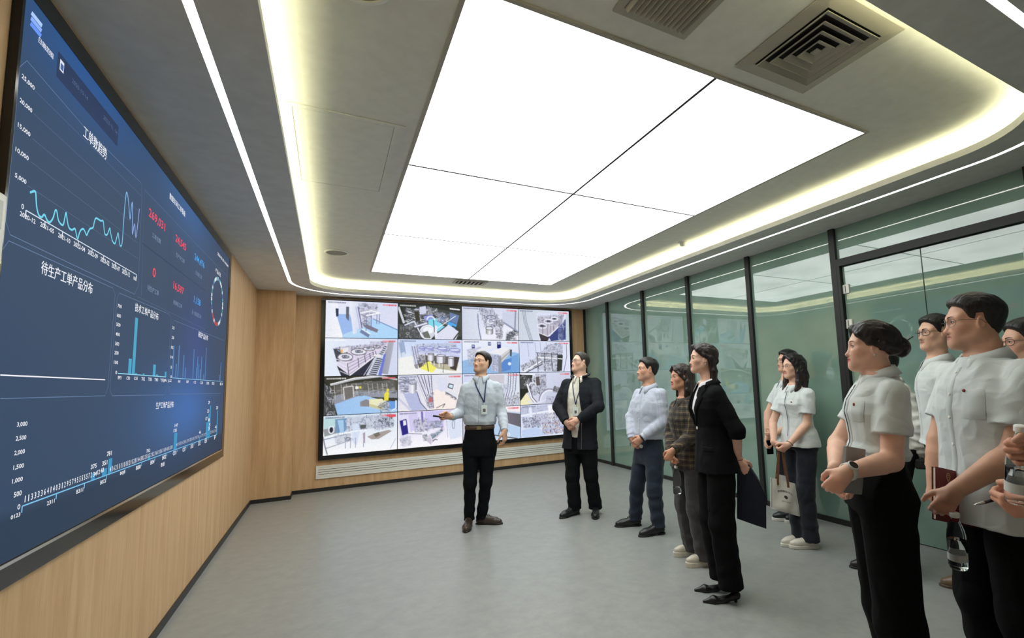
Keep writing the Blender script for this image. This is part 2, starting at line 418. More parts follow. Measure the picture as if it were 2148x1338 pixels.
def back_wall_items():
    # long linear grille under the video wall
    x0, x1, z0, z1 = .74, 4.93, .178, .362
    t = empty('wall_air_grille', ((x0+x1)/2, D, z0), 'long cream linear air grille low on the back wall below the video wall', 'air grille')
    b = MB()
    for q in ((x0, x1, z0, z0+.028), (x0, x1, z1-.028, z1), (x0, x0+.028, z0+.028, z1-.028), (x1-.028, x1, z0+.028, z1-.028)): b.box(q[0], q[1], D-.022, D-.002, q[2], q[3])
    b.build('frame', WHITEP, t)
    b = MB(); b.box(x0+.028, x1-.028, D-.006, D-.002, z0+.028, z1-.028); b.build('recess', GRILLE_DARK, t)
    n = 4; hh = (z1-z0-.056)/n
    for i in range(n):
        z = z0+.028+i*hh; b = MB(); b.box(x0+.028, x1-.028, D-.019, D-.006, z+.002+(.003 if i else 0), z+hh-.002); b.build('slat', WHITEP, t)
    # small white control box by the big display
    c = on_plane(4, 462, 0, .0)
    t = empty('wall_control_box', (.0, 1.83, 1.88), 'small white box on the left wall beside the dashboard screen edge', 'control box')
    b = MB(); b.box(.002, .075, 1.74, 1.876, 1.80, 2.005, bev=.006); b.build('casing', WHITEP, t)
    b = MB(); b.box(.074, .0765, 1.765, 1.855, 1.90, 1.98); b.build('faceplate', mat('pale_plastic', srgb(190, 190, 184), rough=.4), t)
back_wall_items()
# ------------------------------------------------------------------ lit displays
DASH = screen_glow('dashboard_glow', DASH_L)
FEED = screen_glow('camera_feed_glow', FEED_L)
_TXT = {}
def text_geo(s):
    """outline of a line of writing as triangles, unit cap height, origin at its centre, plus its width"""
    if s in _TXT: return _TXT[s]
    cu = bpy.data.curves.new('t', 'FONT'); cu.body = s; cu.size = 1.0; cu.resolution_u = 2; cu.offset = .014 if s.isascii() else 0
    o = bpy.data.objects.new('t', cu); COL.objects.link(o)
    me = o.to_mesh(depsgraph=bpy.context.evaluated_depsgraph_get()) if False else bpy.data.meshes.new_from_object(o.evaluated_get(bpy.context.evaluated_depsgraph_get()))
    n = len(me.vertices); V = np.zeros(n*3, np.float32); me.vertices.foreach_get('co', V); V = V.reshape(-1, 3)[:, :2]
    F = [tuple(p.vertices) for p in me.polygons]
    bpy.data.objects.remove(o); bpy.data.curves.remove(cu); bpy.data.meshes.remove(me)
    if n and not s.isascii(): V = np.concatenate([V, V+np.array([.035, 0], np.float32)]); F = F+[tuple(k+n for k in f) for f in F]
    if n == 0: V = np.zeros((3, 2), np.float32); F = [(0, 1, 2)]
    lo, hi = V.min(0), V.max(0); V = (V-(lo+hi)/2)/max(hi[1]-lo[1], 1e-6)
    _TXT[s] = (V, F, (hi[0]-lo[0])/max(hi[1]-lo[1], 1e-6)); return _TXT[s]
class Flat:
    """flat coloured drawing on a display; put(a, b, layer) turns display coordinates into a point in the room"""
    def __init__(s, put): s.put = put; s.V = []; s.F = []; s.C = []; s.n = 1
    def poly(s, pts, col):
        i = len(s.V); c = srgb(*col); s.V += [s.put(a, b, s.n) for a, b in pts]; s.C += [c]*len(pts); s.F.append(tuple(range(i, i+len(pts))))
        return s
    def line(s, pts, w, col, cols=None):
        P = np.array(pts, float); i0 = len(s.V); n = len(P)
        for i in range(n):
            t = P[min(i+1, n-1)]-P[max(i-1, 0)]; t /= np.linalg.norm(t)+1e-9; nn = np.array([-t[1], t[0]])*w/2
            c = srgb(*(cols[i] if cols else col))
            for q in (P[i]+nn, P[i]-nn): s.V.append(s.put(q[0], q[1], s.n)); s.C.append(c)
        for i in range(n-1): s.F.append((i0+2*i, i0+2*i+1, i0+2*i+3, i0+2*i+2))
        return s
    def rect(s, a0, a1, b0, b1, col): return s.poly([(a0, b0), (a1, b0), (a1, b1), (a0, b1)], col)
    def text(s, txt, a, b, h, col, w=None, rot=0.):
        V, F, wd = text_geo(txt); sx = (w/wd/h if w else 1.0); i = len(s.V); c = srgb(*col); ca, sa = math.cos(rot), math.sin(rot)
        for x, y in V:
            x, y = x*h*sx, y*h; s.V.append(s.put(a+x*ca-y*sa, b+x*sa+y*ca, s.n)); s.C.append(c)
        s.F += [tuple(k+i for k in f) for f in F]; return s
    def up(s): s.n += 1; return s
    def build(s, name, m, parent): return link_mesh(name, s.V, s.F, m, parent, col=s.C)

def dashboard():
    X0 = .022
    t = empty('dashboard_screen', (0.0, 3.6, .868), 'huge blue data dashboard screen of charts and numbers filling the left wall', 'display screen')
    y0, y1, z0, z1 = 1.976, 5.48, .850, 2.789
    a0, a1, b0, b1 = 1.990, 5.387, .929, 2.717
    b = MB()
    for q in ((y0, y1, z0, b0-.012), (y0, y1, b1, z1), (y0, a0, b0-.012, b1), (a1, y1, b0-.012, b1)): b.box(.001, .024, q[0], q[1], q[2], q[3])
    b.build('frame', FRAMEBLK, t)
    b = MB(); b.box(.012, .0262, a0, a1, b0-.014, b0-.003); b.build('reflection_strip', mat('reflection_strip_metal', srgb(236, 236, 236), rough=.15, metal=1.0), t)  # bright strip added in place of a light reflection along the lower screen edge
    put = lambda y, z, n: (X0+.0006*n, y, z)
    px = lambda u, v: tuple(on_plane(u, v, 0, X0)[1:])
    # display surface with its own picture: slate blue with two soft blue glows
    ny, nz = 80, 44; V = []; C = []; F = []
    for j in range(nz+1):
        for i in range(ny+1):
            y = a0+(a1-a0)*i/ny; z = b0+(b1-b0)*j/nz
            s, q = i/ny, j/nz
            base = np.array([57., 73, 98]); base += np.array([-6, 0, 2])*(1-s)
            g1 = math.exp(-((s-.13)/.16)**2-((q-1.0)/.13)**2); g2 = math.exp(-((s-.57)/.2)**2-((q-1.02)/.16)**2); g3 = math.exp(-((s-.62)/.23)**2-((q-.22)/.15)**2); g4 = math.exp(-((s-.68)/.12)**2-((q-.5)/.2)**2)
            base = base+g1*np.array([-8, 14, 46])+g2*np.array([8, 26, 52])+g3*np.array([10, 34, 70])+g4*np.array([4, 4, 26])
            if q < .075: base *= .82
            V.append((X0, y, z)); C.append(srgb(*base))
    for j in range(nz):
        for i in range(ny): k = j*(ny+1)+i; F.append((k, k+1, k+ny+2, k+ny+1))
    link_mesh('display_surface', V, F, DASH, t, col=C)
    W = (244, 246, 252); DIM = (128, 146, 176); EDGE = (100, 124, 160); CY = (120, 214, 240); RED = (250, 70, 92); BL = (64, 168, 246); TEAL = (74, 166, 204)
    def outline(f, pts, w=.006, col=EDGE): P = [px(*p) for p in pts]; f.line(P, w*.55, col)
    def label(f, txt, l, r, hp, col=W):
        A, B = px(*l), px(*r); q = np.array((X0, (A[0]+B[0])/2, (A[1]+B[1])/2)); h = hp*float((q-CAM) @ CF)/F_PX
        f.text(txt, (A[0]+B[0])/2, (A[1]+B[1])/2, h, col, abs(B[0]-A[0]))
    # header strip
    f = Flat(put)
    for k in range(3):
        A = px(66-1*k, 27+11*k); f.poly([(A[0]-.004, A[1]-.008), (A[0]+.058, A[1]-.008), (A[0]+.064, A[1]+.008), (A[0]+.002, A[1]+.008)], (176-34*k, 206-26*k, 255))
    f.build('logo', DASH, t); f = Flat(put)
    A = px(121, 118); B = px(247, 287)
    f.poly([(A[0], A[1]+.02), (B[0], A[1]+.02), (B[0], A[1]-.075), (A[0], A[1]-.075)], (40, 58, 92)); f.up()
    c = px(129, 139); f.rect(c[0]-.014, c[0]+.014, c[1]-.02, c[1]+.02, (226, 232, 246)); f.up(); f.rect(c[0]-.010, c[0]+.010, c[1]-.015, c[1]+.008, (70, 100, 160))
    label(f, '2020-10-14', (150, 168), (183, 207), 9, (84, 102, 136)); label(f, '2023-11-14', (216, 245), (245, 279), 9, (84, 102, 136))
    f.build('date_selector', DASH, t); f = Flat(put); f.up(); label(f, '日期范围', (80, 85), (111, 116), 13); f.build('date_caption', DASH, t); f = Flat(put); f.up()
    label(f, '数据车间工单看板', (355, 414), (388.5, 446), 13)
    f.build('counter_title', DASH, t); f = Flat(put); f.up()
    label(f, '2024-05-28 14:46:44', (456, 533), (478.5, 557), 6)
    f.build('clock_text', DASH, t)
    # line chart panel
    f = Flat(put)
    outline(f, [(11.4, 463), (41, 140), (56, 127), (178, 268), (296, 384), (297.4, 412), (289.8, 600), (282, 617), (20.3, 492), (11.4, 463)], .005)
    for l, r in (((57, 389), (288.5, 542)), ((63.5, 338.5), (288.5, 510)), ((67, 290), (290, 478)), ((70, 238), (292, 444)), ((74, 191), (297, 412))): outline(f, [l, r], .0035, (88, 108, 142))
    for s, l, r in (('25,000', (45, 160), (72, 185)), ('20,000', (41, 210), (67, 233)), ('15,000', (37, 261), (63, 284)), ('10,000', (32, 312), (59.5, 334)), ('5,000', (31, 366), (54.6, 384)), ('0', (44.5, 431), (49.5, 435))): label(f, s, l, r, 11.5)
    outline(f, [(54, 441), (286, 576)], .007, (220, 230, 244))
    for q in (54, 94, 131, 164, 193, 217, 242, 263, 286):
        v = 441+(q-54)*135/232; P = px(q, v); f.rect(P[0]-.003, P[0]+.003, P[1]-.022, P[1], (220, 230, 244))
    for s, l, r in (('2020-12', (41, 448), (74, 464.5)), ('2021-05', (84, 470), (112.6, 485)), ('2021-10', (121.5, 493.5), (147, 505)), ('2022-04', (154, 511.5), (178, 523)), ('2022-09', (184, 528), (204.6, 538)), ('2023-02', (210.5, 543), (229, 552.5)), ('2023-07', (234, 556.5), (251, 564.5)), ('2023-12', (256, 568.5), (272, 576)), ('null', (280, 581), (286, 585))): label(f, s, l, r, 10)
    label(f, '工单数趋势', (174.5, 276), (224, 323), 26); f.up()
    cp = [(243, 487), (275, 475), (287, 480), (292, 500), (298, 600), (315, 670), (340, 690), (362, 668), (385, 715), (408, 730), (432, 700), (450, 640), (457, 632), (466, 645), (480, 720), (515, 755), (530, 700), (542, 652), (552, 720), (565, 775), (590, 795), (615, 785), (628, 840), (638, 868), (650, 825), (665, 795), (685, 787), (700, 815), (712, 838), (725, 810), (740, 785), (765, 775), (775, 730), (790, 698), (828, 720), (848, 722), (855, 780), (862, 828), (880, 835), (895, 800), (904, 782), (912, 830), (925, 885), (945, 908), (960, 860), (972, 820), (980, 880), (990, 925), (1005, 900), (1020, 690), (1035, 520), (1045, 487), (1058, 560), (1070, 708), (1082, 600), (1090, 572), (1090, 700), (1090, 832), (1108, 745), (1118, 860), (1135, 740), (1148, 620)]
    Q = [np.array(px(a/3.934, 280+c/3.934)) for a, c in cp]; P = []
    for i in range(len(Q)-1):
        p0, p1, p2, p3 = Q[max(i-1, 0)], Q[i], Q[i+1], Q[min(i+2, len(Q)-1)]
        for u in (0, .25, .5, .75): P.append(tuple(.5*(2*p1+(p2-p0)*u+(2*p0-5*p1+4*p2-p3)*u*u+(3*p1-p0-3*p2+p3)*u**3)))
    P.append(tuple(Q[-1])); n = len(P)
    f.line(P, .0075, CY, [(118+int(44*max(0, i/n-.7)/.3), 216-int(48*max(0, i/n-.7)/.3), 240) for i in range(n)])
    f.build('line_chart', DASH, t)
    # waiting orders panel (empty chart)
    f = Flat(put)
    outline(f, [(1, 529), (17.8, 505), (236, 604), (241, 617), (226, 812), (220, 830), (0, 836)], .005)
    label(f, '待生产工单产品分布', (86, 561), (194, 605), 26)
    outline(f, [(0, 786.5), (220, 796.4)], .008, W)
    f.build('waiting_orders_chart', DASH, t)
    # counters and ring
    f = Flat(put)
    outline(f, [(296, 620), (303, 398), (475, 578)], .004, (96, 122, 162)); outline(f, [(297, 509), (430.6, 610)], .010, (40, 54, 82)); outline(f, [(288, 622), (430.6, 691)], .004, (84, 106, 142))
    for u, va, vb in ((357, 470, 645), (398, 510, 667)): outline(f, [(u+.5, va), (u-4, vb)], .006, (42, 58, 88))
    outline(f, [(437, 540), (430, 690)], .004, (84, 106, 142))
    for s, l, r, h, c in (('269,031', (312, 447), (346, 477), 21, RED), ('24,545', (368, 502), (390, 518.5), 18, RED), ('244,476', (408, 541), (428.5, 555.5), 16, BL), ('0', (320, 570.5), (326.5, 573), 20, RED), ('16,597', (363.5, 599.5), (385, 611.5), 18, RED), ('1,158', (406.5, 629.5), (420.5, 635.5), 16, BL),
                          ('工单总数', (319, 492), (337, 507), 11, DIM), ('生产中工单', (369, 535), (387, 547.5), 10, DIM), ('已完成工单', (410, 572), (423.5, 581), 9, DIM), ('待生产工单', (309, 603.5), (333, 614.5), 12, DIM), ('待审核工单', (363.4, 634), (381.4, 642), 10, DIM), ('近一周完成工单', (402.4, 656), (421.7, 662.6), 9, DIM)): label(f, s, l, r, h, c)
    f.build('order_counters', DASH, t)
    f = Flat(put)
    c = px(455.5, 632); top = px(455.5, 579); R = top[1]-c[1]; yl = px(442.5, 632)[0]; yr = px(468, 632)[0]; cy = (yl+yr)/2; Ry = (yr-yl)/2
    pal = [(230, 240, 250), (96, 176, 190), (86, 96, 160), (190, 214, 230), (70, 150, 150), (238, 244, 250)]
    for k in range(36):
        A, B = 2*PI*k/36, 2*PI*(k+.86)/36; mid = (A+B)/2
        col = (206, 66, 66) if 3.75 < mid < 4.85 and k % 4 else pal[k % 6]
        f.poly([(cy+Ry*s*math.cos(q), c[1]+R*s*math.sin(q)) for s, q in ((1, A), (1, B), (.86, B), (.86, A))], col)
    label(f, '产品占比', (452, 566), (463, 577), 9)
    f.build('ring_chart', DASH, t)
    # technical orders bar chart
    f = Flat(put)
    outline(f, [(230, 818), (245, 626.5), (250, 614.6), (353, 658), (359, 667), (350, 815), (344, 828), (235, 830), (230, 818)], .005)
    label(f, '技术工单产品分布', (283, 645), (332, 663.5), 17)
    for k, (u, v) in enumerate(((250.7, 642), (249, 662), (248, 681), (246.6, 701), (245.3, 721), (244, 740), (243, 760), (243.5, 781))): s = str(700-100*k); w = 4.2 if k < 7 else 1.6; label(f, s, (u-w, v-1), (u+w, v+1), 7.5)
    outline(f, [(247, 783), (348, 790.5)], .008, (150, 222, 244))
    for ul, ur, vb, ut, vt in ((268, 274.5, 783, 271, 752), (276, 282, 784, 285, 666), (320, 325.5, 787.5, 323, 764.5), (345, 348.5, 790, 347, 779.5), (327, 331, 788, 329, 785), (283, 287, 785, 285, 782.5), (299, 303, 786, 301, 783.5)):
        A, B, Tt = px(ul, vb), px(ur, vb), px(ut, vt); f.rect(A[0], B[0], A[1], Tt[1], TEAL)
    for s, u, v in (('BP3', 250.7, 791.5), ('C50', 268.6, 792.5), ('C51', 284.5, 793), ('TK2', 300, 794), ('TOB', 314.3, 795), ('T40', 327.5, 796), ('YJ2', 339.5, 797), ('JR', 346, 798), ('JLZ', 356, 798.5)): label(f, s, (u-3.6, v), (u+3.6, v+1), 7)
    f.build('technical_orders_chart', DASH, t)
    # research orders bar chart
    f = Flat(put)
    outline(f, [(354, 814), (361, 680), (365, 672), (471, 714.7)], .005); outline(f, [(354, 814), (357, 826.5), (464, 825)], .005)
    label(f, '研发产品分布', (416, 699), (436, 710.5), 12)
    for k, (u, v) in enumerate(((363.5, 687.5), (362.5, 708), (361, 728.7), (360, 749), (359, 770), (358.6, 790))): s = str(25-5*k); w = 2.3 if k < 4 else 1.3; label(f, s, (u-w, v-.5), (u+w, v+.5), 6)
    outline(f, [(361, 792.5), (467, 800)], .006, (150, 212, 240))
    for k, (cx, cv) in enumerate(((745, 640), (770, 840), (803, 640), (852, 745), (870, 880), (963, 680), (1003, 760), (990, 880), (1015, 840), (1030, 900), (1045, 760), (1065, 950), (1095, 665), (1235, 960), (1252, 820))):
        u, v = 220+cx/5.144, 600+cv/5.144; A = px(u, v); B = px(u, 792.5+(u-361)*.071); f.rect(A[0]-.011, A[0]+.011, B[1], A[1], (82, 128, 184))
    for k, (cx, cv) in enumerate(((800, 1028), (892, 1032), (970, 1038), (1043, 1043), (1110, 1047), (1168, 1050), (1255, 1056))): u, v = 220+cx/5.144, 600+cv/5.144; label(f, ('A01', 'B07', 'C12', 'C30', 'D05', 'D2', 'E1')[k], (u-2.4, v-.3), (u+2.4, v+.3), 5.5)
    f.build('research_orders_chart', DASH, t)
    # production bar chart along the bottom
    f = Flat(put)
    label(f, '生产工单产品分布', (327, 850), (364, 848.5), 14)
    for k, (u, v) in enumerate(((46, 890), (43.5, 919), (40.5, 949), (38.6, 979), (36, 1007.5), (36.8, 1035.6), (39, 1063))):
        s = ('3,000', '2,500', '2,000', '1,500', '1,000', '500', '0')[k]; w = (11, 11, 11, 11, 11, 8, 3)[k]; label(f, s, (u-w, v+w*.12), (u+w, v-w*.12), 11)
    outline(f, [(46, 1061.7), (454.6, 911)], .008, (128, 200, 240))
    for u in (46, 118, 177, 223, 262, 297, 325, 350, 372, 392, 408, 424, 437):
        v = 1061.7-(u-46)*150.7/408.6; P = px(u, v); f.rect(P[0]-.003, P[0]+.003, P[1]-.02, P[1], (128, 200, 240))
    for s, u, v, w in (('0123', 32, 1082, 10), ('2311', 106, 1053, 8), ('B311', 167, 1029, 7), ('B0C6', 216, 1010, 6), ('B0JB', 257, 992, 5.4), ('B0B0', 290, 980, 5), ('B04', 319.4, 969, 4), ('B02', 344.4, 958.5, 4), ('C01', 366, 950, 3.6), ('C07', 386, 942.5, 3.2), ('D01', 402.5, 935.6, 2.6), ('D2', 418, 929.7, 2.2), ('E1', 431.6, 924, 2.2), ('F', 451, 917, 1.6), ('数量', 341, 974, 4)): label(f, s, (u-w, v+w*.35), (u+w, v-w*.35), 8.5)
    for ul, ur, ut, vt in ((190, 198, 194, 992), (213, 223, 218, 983), (225.5, 233, 229, 962), (309, 314, 311, 957), (363.5, 370, 367, 908), (431, 434.6, 433, 886), (434.8, 437.4, 436, 868), (437.6, 439.6, 438.4, 851), (453.4, 455.2, 454.4, 861), (417, 418.5, 418, 915)):
        v = 1061.7-(ul-46)*.3688; A = px(ul, v); B = px(ur, v); Tt = px(ut, vt); f.rect(A[0], B[0], A[1], Tt[1], (60, 150, 196))
    f.up()
    def run(s, l, r, h):
        n = len(s); A, B = np.array(px(*l)), np.array(px(*r)); h = h*float((np.array((X0, *((A+B)/2)))-CAM) @ CF)/F_PX
        for k, ch in enumerate(s):
            P = A+(B-A)*(k+.5)/n; f.text(ch, P[0], P[1], h, W, min(h*.5, abs(B[0]-A[0])/n*.78)*(.45 if ch == '1' else 1))
    run('1133336414031295795555572', (48, 1048), (193, 995), 12)
    run('416211111112112114431', (229, 985), (300, 960), 10); run('22333212361336763400333', (299, 960), (362, 937), 8); run('40054216295330029511', (369, 933), (418, 915), 6.5); run('6777177', (420, 915), (433, 910), 6); run('2116261', (440, 907), (454, 902), 6)
    for s, u, v, w in (('375', 196, 978, 6), ('351', 219, 971, 5.4), ('781', 228.6, 951, 5), ('34', 198.5, 994, 3.6), ('12', 206, 990, 3), ('68', 214, 986, 3.2), ('752', 310.7, 945, 4), ('147', 369.4, 892, 3.4), ('135', 367, 902.7, 3.4), ('29', 438.3, 844, 1.8), ('23', 436.3, 862, 2), ('17', 432.9, 878, 2), ('8', 438, 880.5, 1.6), ('5', 439.5, 891, 1.4), ('3', 437.8, 899, 1.4), ('46', 419, 906.6, 1.8), ('20', 455, 855, 1.8), ('4', 452.3, 895.5, 1.4)): label(f, s, (u-w, v+w*.3), (u+w, v-w*.3), 9.5 if u < 300 else 6.5)
    f.build('production_chart', DASH, t)
dashboard()

# ------------------------------------------------------------------ camera feeds: each panel's picture is drawn as polygons, then sampled on a fine grid of its face
class Pic:
    def __init__(s, bg, w=168, h=94, ss=2):
        s.w, s.h, s.ss = w, h, ss; s.W, s.H = w*ss, h*ss
        s.A = np.zeros((s.H, s.W, 3), np.float32); s.A[:] = bg
        s.yy, s.xx = np.mgrid[0:s.H, 0:s.W]; s.xx = (s.xx+.5)/s.W; s.yy = (s.yy+.5)/s.H
        s.rng = np.random.RandomState(5)
    def grad(s, c0, c1, ang=90):
        t = np.clip(s.xx*math.cos(math.radians(ang))+s.yy*math.sin(math.radians(ang)), 0, 1)[..., None]; s.A[:] = np.array(c0)*(1-t)+np.array(c1)*t; return s
    def poly(s, pts, col, col2=None):
        P = np.array(pts, float); lo = P.min(0); hi = P.max(0)
        i0, i1 = max(0, int(lo[1]*s.H)-1), min(s.H, int(hi[1]*s.H)+2); j0, j1 = max(0, int(lo[0]*s.W)-1), min(s.W, int(hi[0]*s.W)+2)
        if i1 <= i0 or j1 <= j0: return s
        x, y = s.xx[i0:i1, j0:j1], s.yy[i0:i1, j0:j1]; ins = np.zeros(x.shape, bool); n = len(P)
        for k in range(n):
            (xa, ya), (xb, yb) = P[k], P[k-1]
            if abs(ya-yb) < 1e-9: continue
            c = ((ya > y) != (yb > y)) & (x < (xb-xa)*(y-ya)/(yb-ya)+xa); ins ^= c
        if col2 is None: s.A[i0:i1, j0:j1][ins] = col
        else:
            t = np.clip((x-lo[0])/max(hi[0]-lo[0], 1e-6), 0, 1)[..., None]; s.A[i0:i1, j0:j1][ins] = (np.array(col)*(1-t)+np.array(col2)*t)[ins]
        return s
    def line(s, pts, w, col):
        P = np.array(pts, float)
        for a, b in zip(P[:-1], P[1:]):
            d = (b-a)*np.array([16, 9.]); L = np.linalg.norm(d)
            if L < 1e-6: continue
            nn = np.array([-d[1]/L/16, d[0]/L/9])*w*8; s.poly([a+nn, b+nn, b-nn, a-nn], col)
        return s
    def ell(s, c, rx, ry, col, w=None, a0=0, a1=360, n=28):
        q = [(c[0]+rx*math.cos(math.radians(a0+(a1-a0)*k/n)), c[1]+ry*math.sin(math.radians(a0+(a1-a0)*k/n))) for k in range(n+1)]
        return s.line(q, w, col) if w else s.poly(q, col)
    def tank(s, c, rx, ry, hh, light, dark, top=(226, 230, 246)):
        x, y = c; s.poly([(x-rx, y), (x+rx*.1, y), (x+rx*.1, y+hh+ry), (x-rx*.7, y+hh+ry*.6), (x-rx, y+hh)], light, (250, 250, 255)); s.poly([(x+rx*.1, y), (x+rx, y), (x+rx, y+hh), (x+rx*.7, y+hh+ry*.6), (x+rx*.1, y+hh+ry)], (236, 238, 250), dark)
        s.ell(c, rx, ry, top); s.ell(c, rx, ry, dark, .012); return s
    def clutter(s, quad, n, pal, l=.06, w=.012, seed=1, ang=None):
        R = np.random.RandomState(seed); Q = np.array(quad, float); B0 = s.A.copy(); s.poly(quad, (150, 152, 172)); s.A = B0*.72+s.A*.28
        for _ in range(int(n*1.9)):
            u, v = R.rand(2); p = (1-u)*(1-v)*Q[0]+u*(1-v)*Q[1]+u*v*Q[2]+(1-u)*v*Q[3]
            a = math.radians(R.choice([88, 92, 90, 84, 8, 172, 30, 150, 60, 120] if ang is None else ang))+R.randn()*.10; k = .85*l*(.3+R.rand()*1.1)
            c = np.array(pal[R.randint(len(pal))], float); c0 = np.array([176., 178, 196]); d = np.array([math.cos(a)*k*.6, math.sin(a)*k])
            if R.rand() < .10: s.ell(p, k*.24, k*.26, c*.6+.4*c0, .008)
            else: s.line([p-d/2, p+d/2], w*(.25+.35*R.rand()), c*.66+.34*c0)
        return s
    def tube(s, pts, w, light=(240, 242, 255), dark=(110, 112, 140)):
        s.line(pts, w, dark); P = np.array(pts, float); s.line(P-np.array([w*.16, w*.1]), w*.55, light); return s
    def stamp(s, red=True, dark=False, seed=1):
        R = np.random.RandomState(seed); x = .03
        while x < .27:
            k = .006+R.rand()*.008; s.poly([(x, .035), (x+k, .035), (x+k, .075), (x, .075)], (255, 255, 255) if dark else (120, 124, 150)); x += k+.006
        if red:
            x = .78
            while x < .965: k = .008+R.rand()*.014; s.poly([(x, .05), (x+k, .05), (x+k, .09), (x, .09)], (226, 92, 104) if x > .86 else (236, 150, 160)); x += k+.004
        return s
    def out(s):
        A = s.A.reshape(s.h, s.ss, s.w, s.ss, 3).mean((1, 3))
        G = np.random.RandomState(3); A = A+G.randn(s.h, s.w, 1)*5
        b = A.copy(); b[1:-1, 1:-1] = (A[1:-1, 1:-1]*4+A[:-2, 1:-1]+A[2:, 1:-1]+A[1:-1, :-2]+A[1:-1, 2:])/8
        return np.clip(b, 0, 255)

STEELPAL = [(250, 250, 255), (210, 214, 236), (150, 154, 180), (92, 94, 120), (236, 238, 250), (70, 72, 92)]
DARKPAL = [(250, 250, 255), (190, 196, 205), (60, 64, 60), (40, 42, 40), (120, 126, 128), (225, 230, 240)]
def feeds():
    L = []
    W = (236, 240, 255); BLU = (186, 214, 250)
    p = Pic(W); p.grad((240, 242, 255), (214, 220, 248), 20)                       # 1 corridor and filling frame
    p.poly([(.12, 0), (.16, .1), (.24, 1), (0, 1), (0, 0)], (236, 240, 250), (252, 252, 255)); p.poly([(.14, .36), (.32, .36), (.45, 1), (.24, 1)], (160, 190, 242)); p.poly([(.13, .22), (.17, .22), (.17, .42), (.14, .44)], (44, 56, 84)); p.poly([(.27, .16), (.31, .16), (.31, .55), (.27, .45)], (96, 104, 112))
    p.poly([(.24, .9), (.6, .62), (1, .8), (1, 1), (.22, 1)], (184, 220, 250)); p.poly([(.64, .45), (1, .72), (1, 1), (.5, 1), (.55, .5)], (178, 218, 252)); p.poly([(.62, .06), (1, .06), (1, .72), (.64, .46)], (222, 226, 248)); p.line([(.64, .46), (1, .76)], .012, (120, 140, 180))
    p.poly([(.31, 0), (.41, 0), (.42, .86), (.37, .9)], (244, 246, 255), (220, 226, 244))
    p.clutter([(.43, .05), (.7, .05), (.7, .35), (.46, .4)], 60, STEELPAL, .08, .012, 2); p.tube([(.42, .15), (.48, .75)], .04, (214, 216, 250)); p.clutter([(.48, .35), (.62, .3), (.62, .7), (.5, .66)], 40, STEELPAL, .1, .014, 3)
    p.poly([(.5, .66), (.56, .62), (.72, .76), (.7, .84), (.56, .74)], (128, 122, 140)); p.poly([(.48, .76), (.6, .9), (.58, .98), (.46, .84)], (120, 134, 170)); p.poly([(.5, .72), (.62, .86), (.6, .9), (.48, .76)], (214, 240, 252))
    for x in (.55, .62, .7, .735): p.line([(x, .3), (x-.005, .8-.2*(x > .68))], .01, (120, 124, 160))
    p.line([(.54, .38), (.74, .3), (.62, .24), (.46, .32)], .02, (250, 250, 255)); p.stamp(True, False, 1); L.append((p, 'panel showing a corridor, pillar and steel filling frame on pale blue floor'))
    p = Pic((50, 54, 48))                                                          # 2 pipes and vessel, dark
    p.poly([(.5, .1), (1, .2), (1, .9), (.8, 1), (.5, .8)], (70, 76, 72)); p.clutter([(.1, .15), (.5, .1), (.5, .6), (.12, .7)], 110, DARKPAL, .12, .02, 4, [20, 160, 165])
    p.poly([(.32, .08), (.42, .04), (.43, .26), (.33, .3)], (214, 216, 240)); p.clutter([(.42, .05), (.62, .12), (.6, .3), (.44, .28)], 40, DARKPAL, .06, .012, 6); p.poly([(.38, .35), (.52, .28), (.56, .4), (.42, .5)], (150, 156, 220)); p.poly([(.46, .44), (.58, .38), (.68, .56), (.6, .72), (.46, .6)], (132, 220, 240)); p.poly([(.58, .5), (.72, .62), (.62, .78), (.56, .7)], (140, 220, 244)); p.poly([(.62, .36), (.74, .3), (.7, .5), (.6, .5)], (60, 104, 180)); p.poly([(.78, .46), (.92, .56), (.88, .72), (.76, .6)], (84, 170, 240))
    p.poly([(.8, .2), (.96, .28), (.92, .55), (.8, .46)], (110, 132, 176)); p.clutter([(.58, .2), (.8, .25), (.76, .55), (.6, .5)], 60, STEELPAL, .09, .014, 7, [150, 30]); p.line([(.6, .68), (.9, .3)], .012, (250, 250, 255))
    p.poly([(.78, .56), (.96, .78), (.9, 1), (.56, 1), (.6, .82)], (226, 228, 246)); p.line([(.6, .82), (.76, .58)], .014, (60, 66, 66)); p.line([(.86, 1), (.98, .72), (.84, .6)], .02, (64, 62, 54)); p.line([(.005, .1), (.09, .56)], .035, (210, 214, 224))
    p.clutter([(.02, .6), (.4, .55), (.38, 1), (.02, 1)], 70, [(60, 62, 52), (90, 94, 84), (40, 42, 36), (170, 176, 170), (56, 58, 48)], .09, .014, 8); p.poly([(.24, .22), (.31, .2), (.33, .46), (.27, .5)], (64, 62, 50)); p.ell((.45, .8), .115, .2, (214, 218, 230)); p.ell((.46, .74), .08, .1, (245, 248, 255)); p.poly([(.36, .82), (.45, .76), (.5, .98), (.4, .96)], (110, 114, 104)); p.ell((.45, .8), .115, .2, (245, 248, 255), .018, 60, 340); p.ell((.5, .44), .06, .1, (240, 244, 255), .02, 180, 360); p.line([(.54, .44), (.56, .8)], .012, (60, 80, 90)); p.line([(.58, .6), (.58, .95)], .04, (236, 240, 252)); p.tube([(.1, .62), (.25, .5), (.33, .8)], .03); p.tube([(.25, .66), (.45, .54)], .04)
    p.stamp(False, True, 2); p.poly([(.8, .07), (.97, .09), (.97, .13), (.8, .11)], (244, 244, 250)); L.append((p, 'dark panel showing tangled pipes, a shiny vessel and cyan floor'))
    p = Pic(W); p.grad((206, 212, 234), (240, 242, 255), 60)                       # 3 bottling line
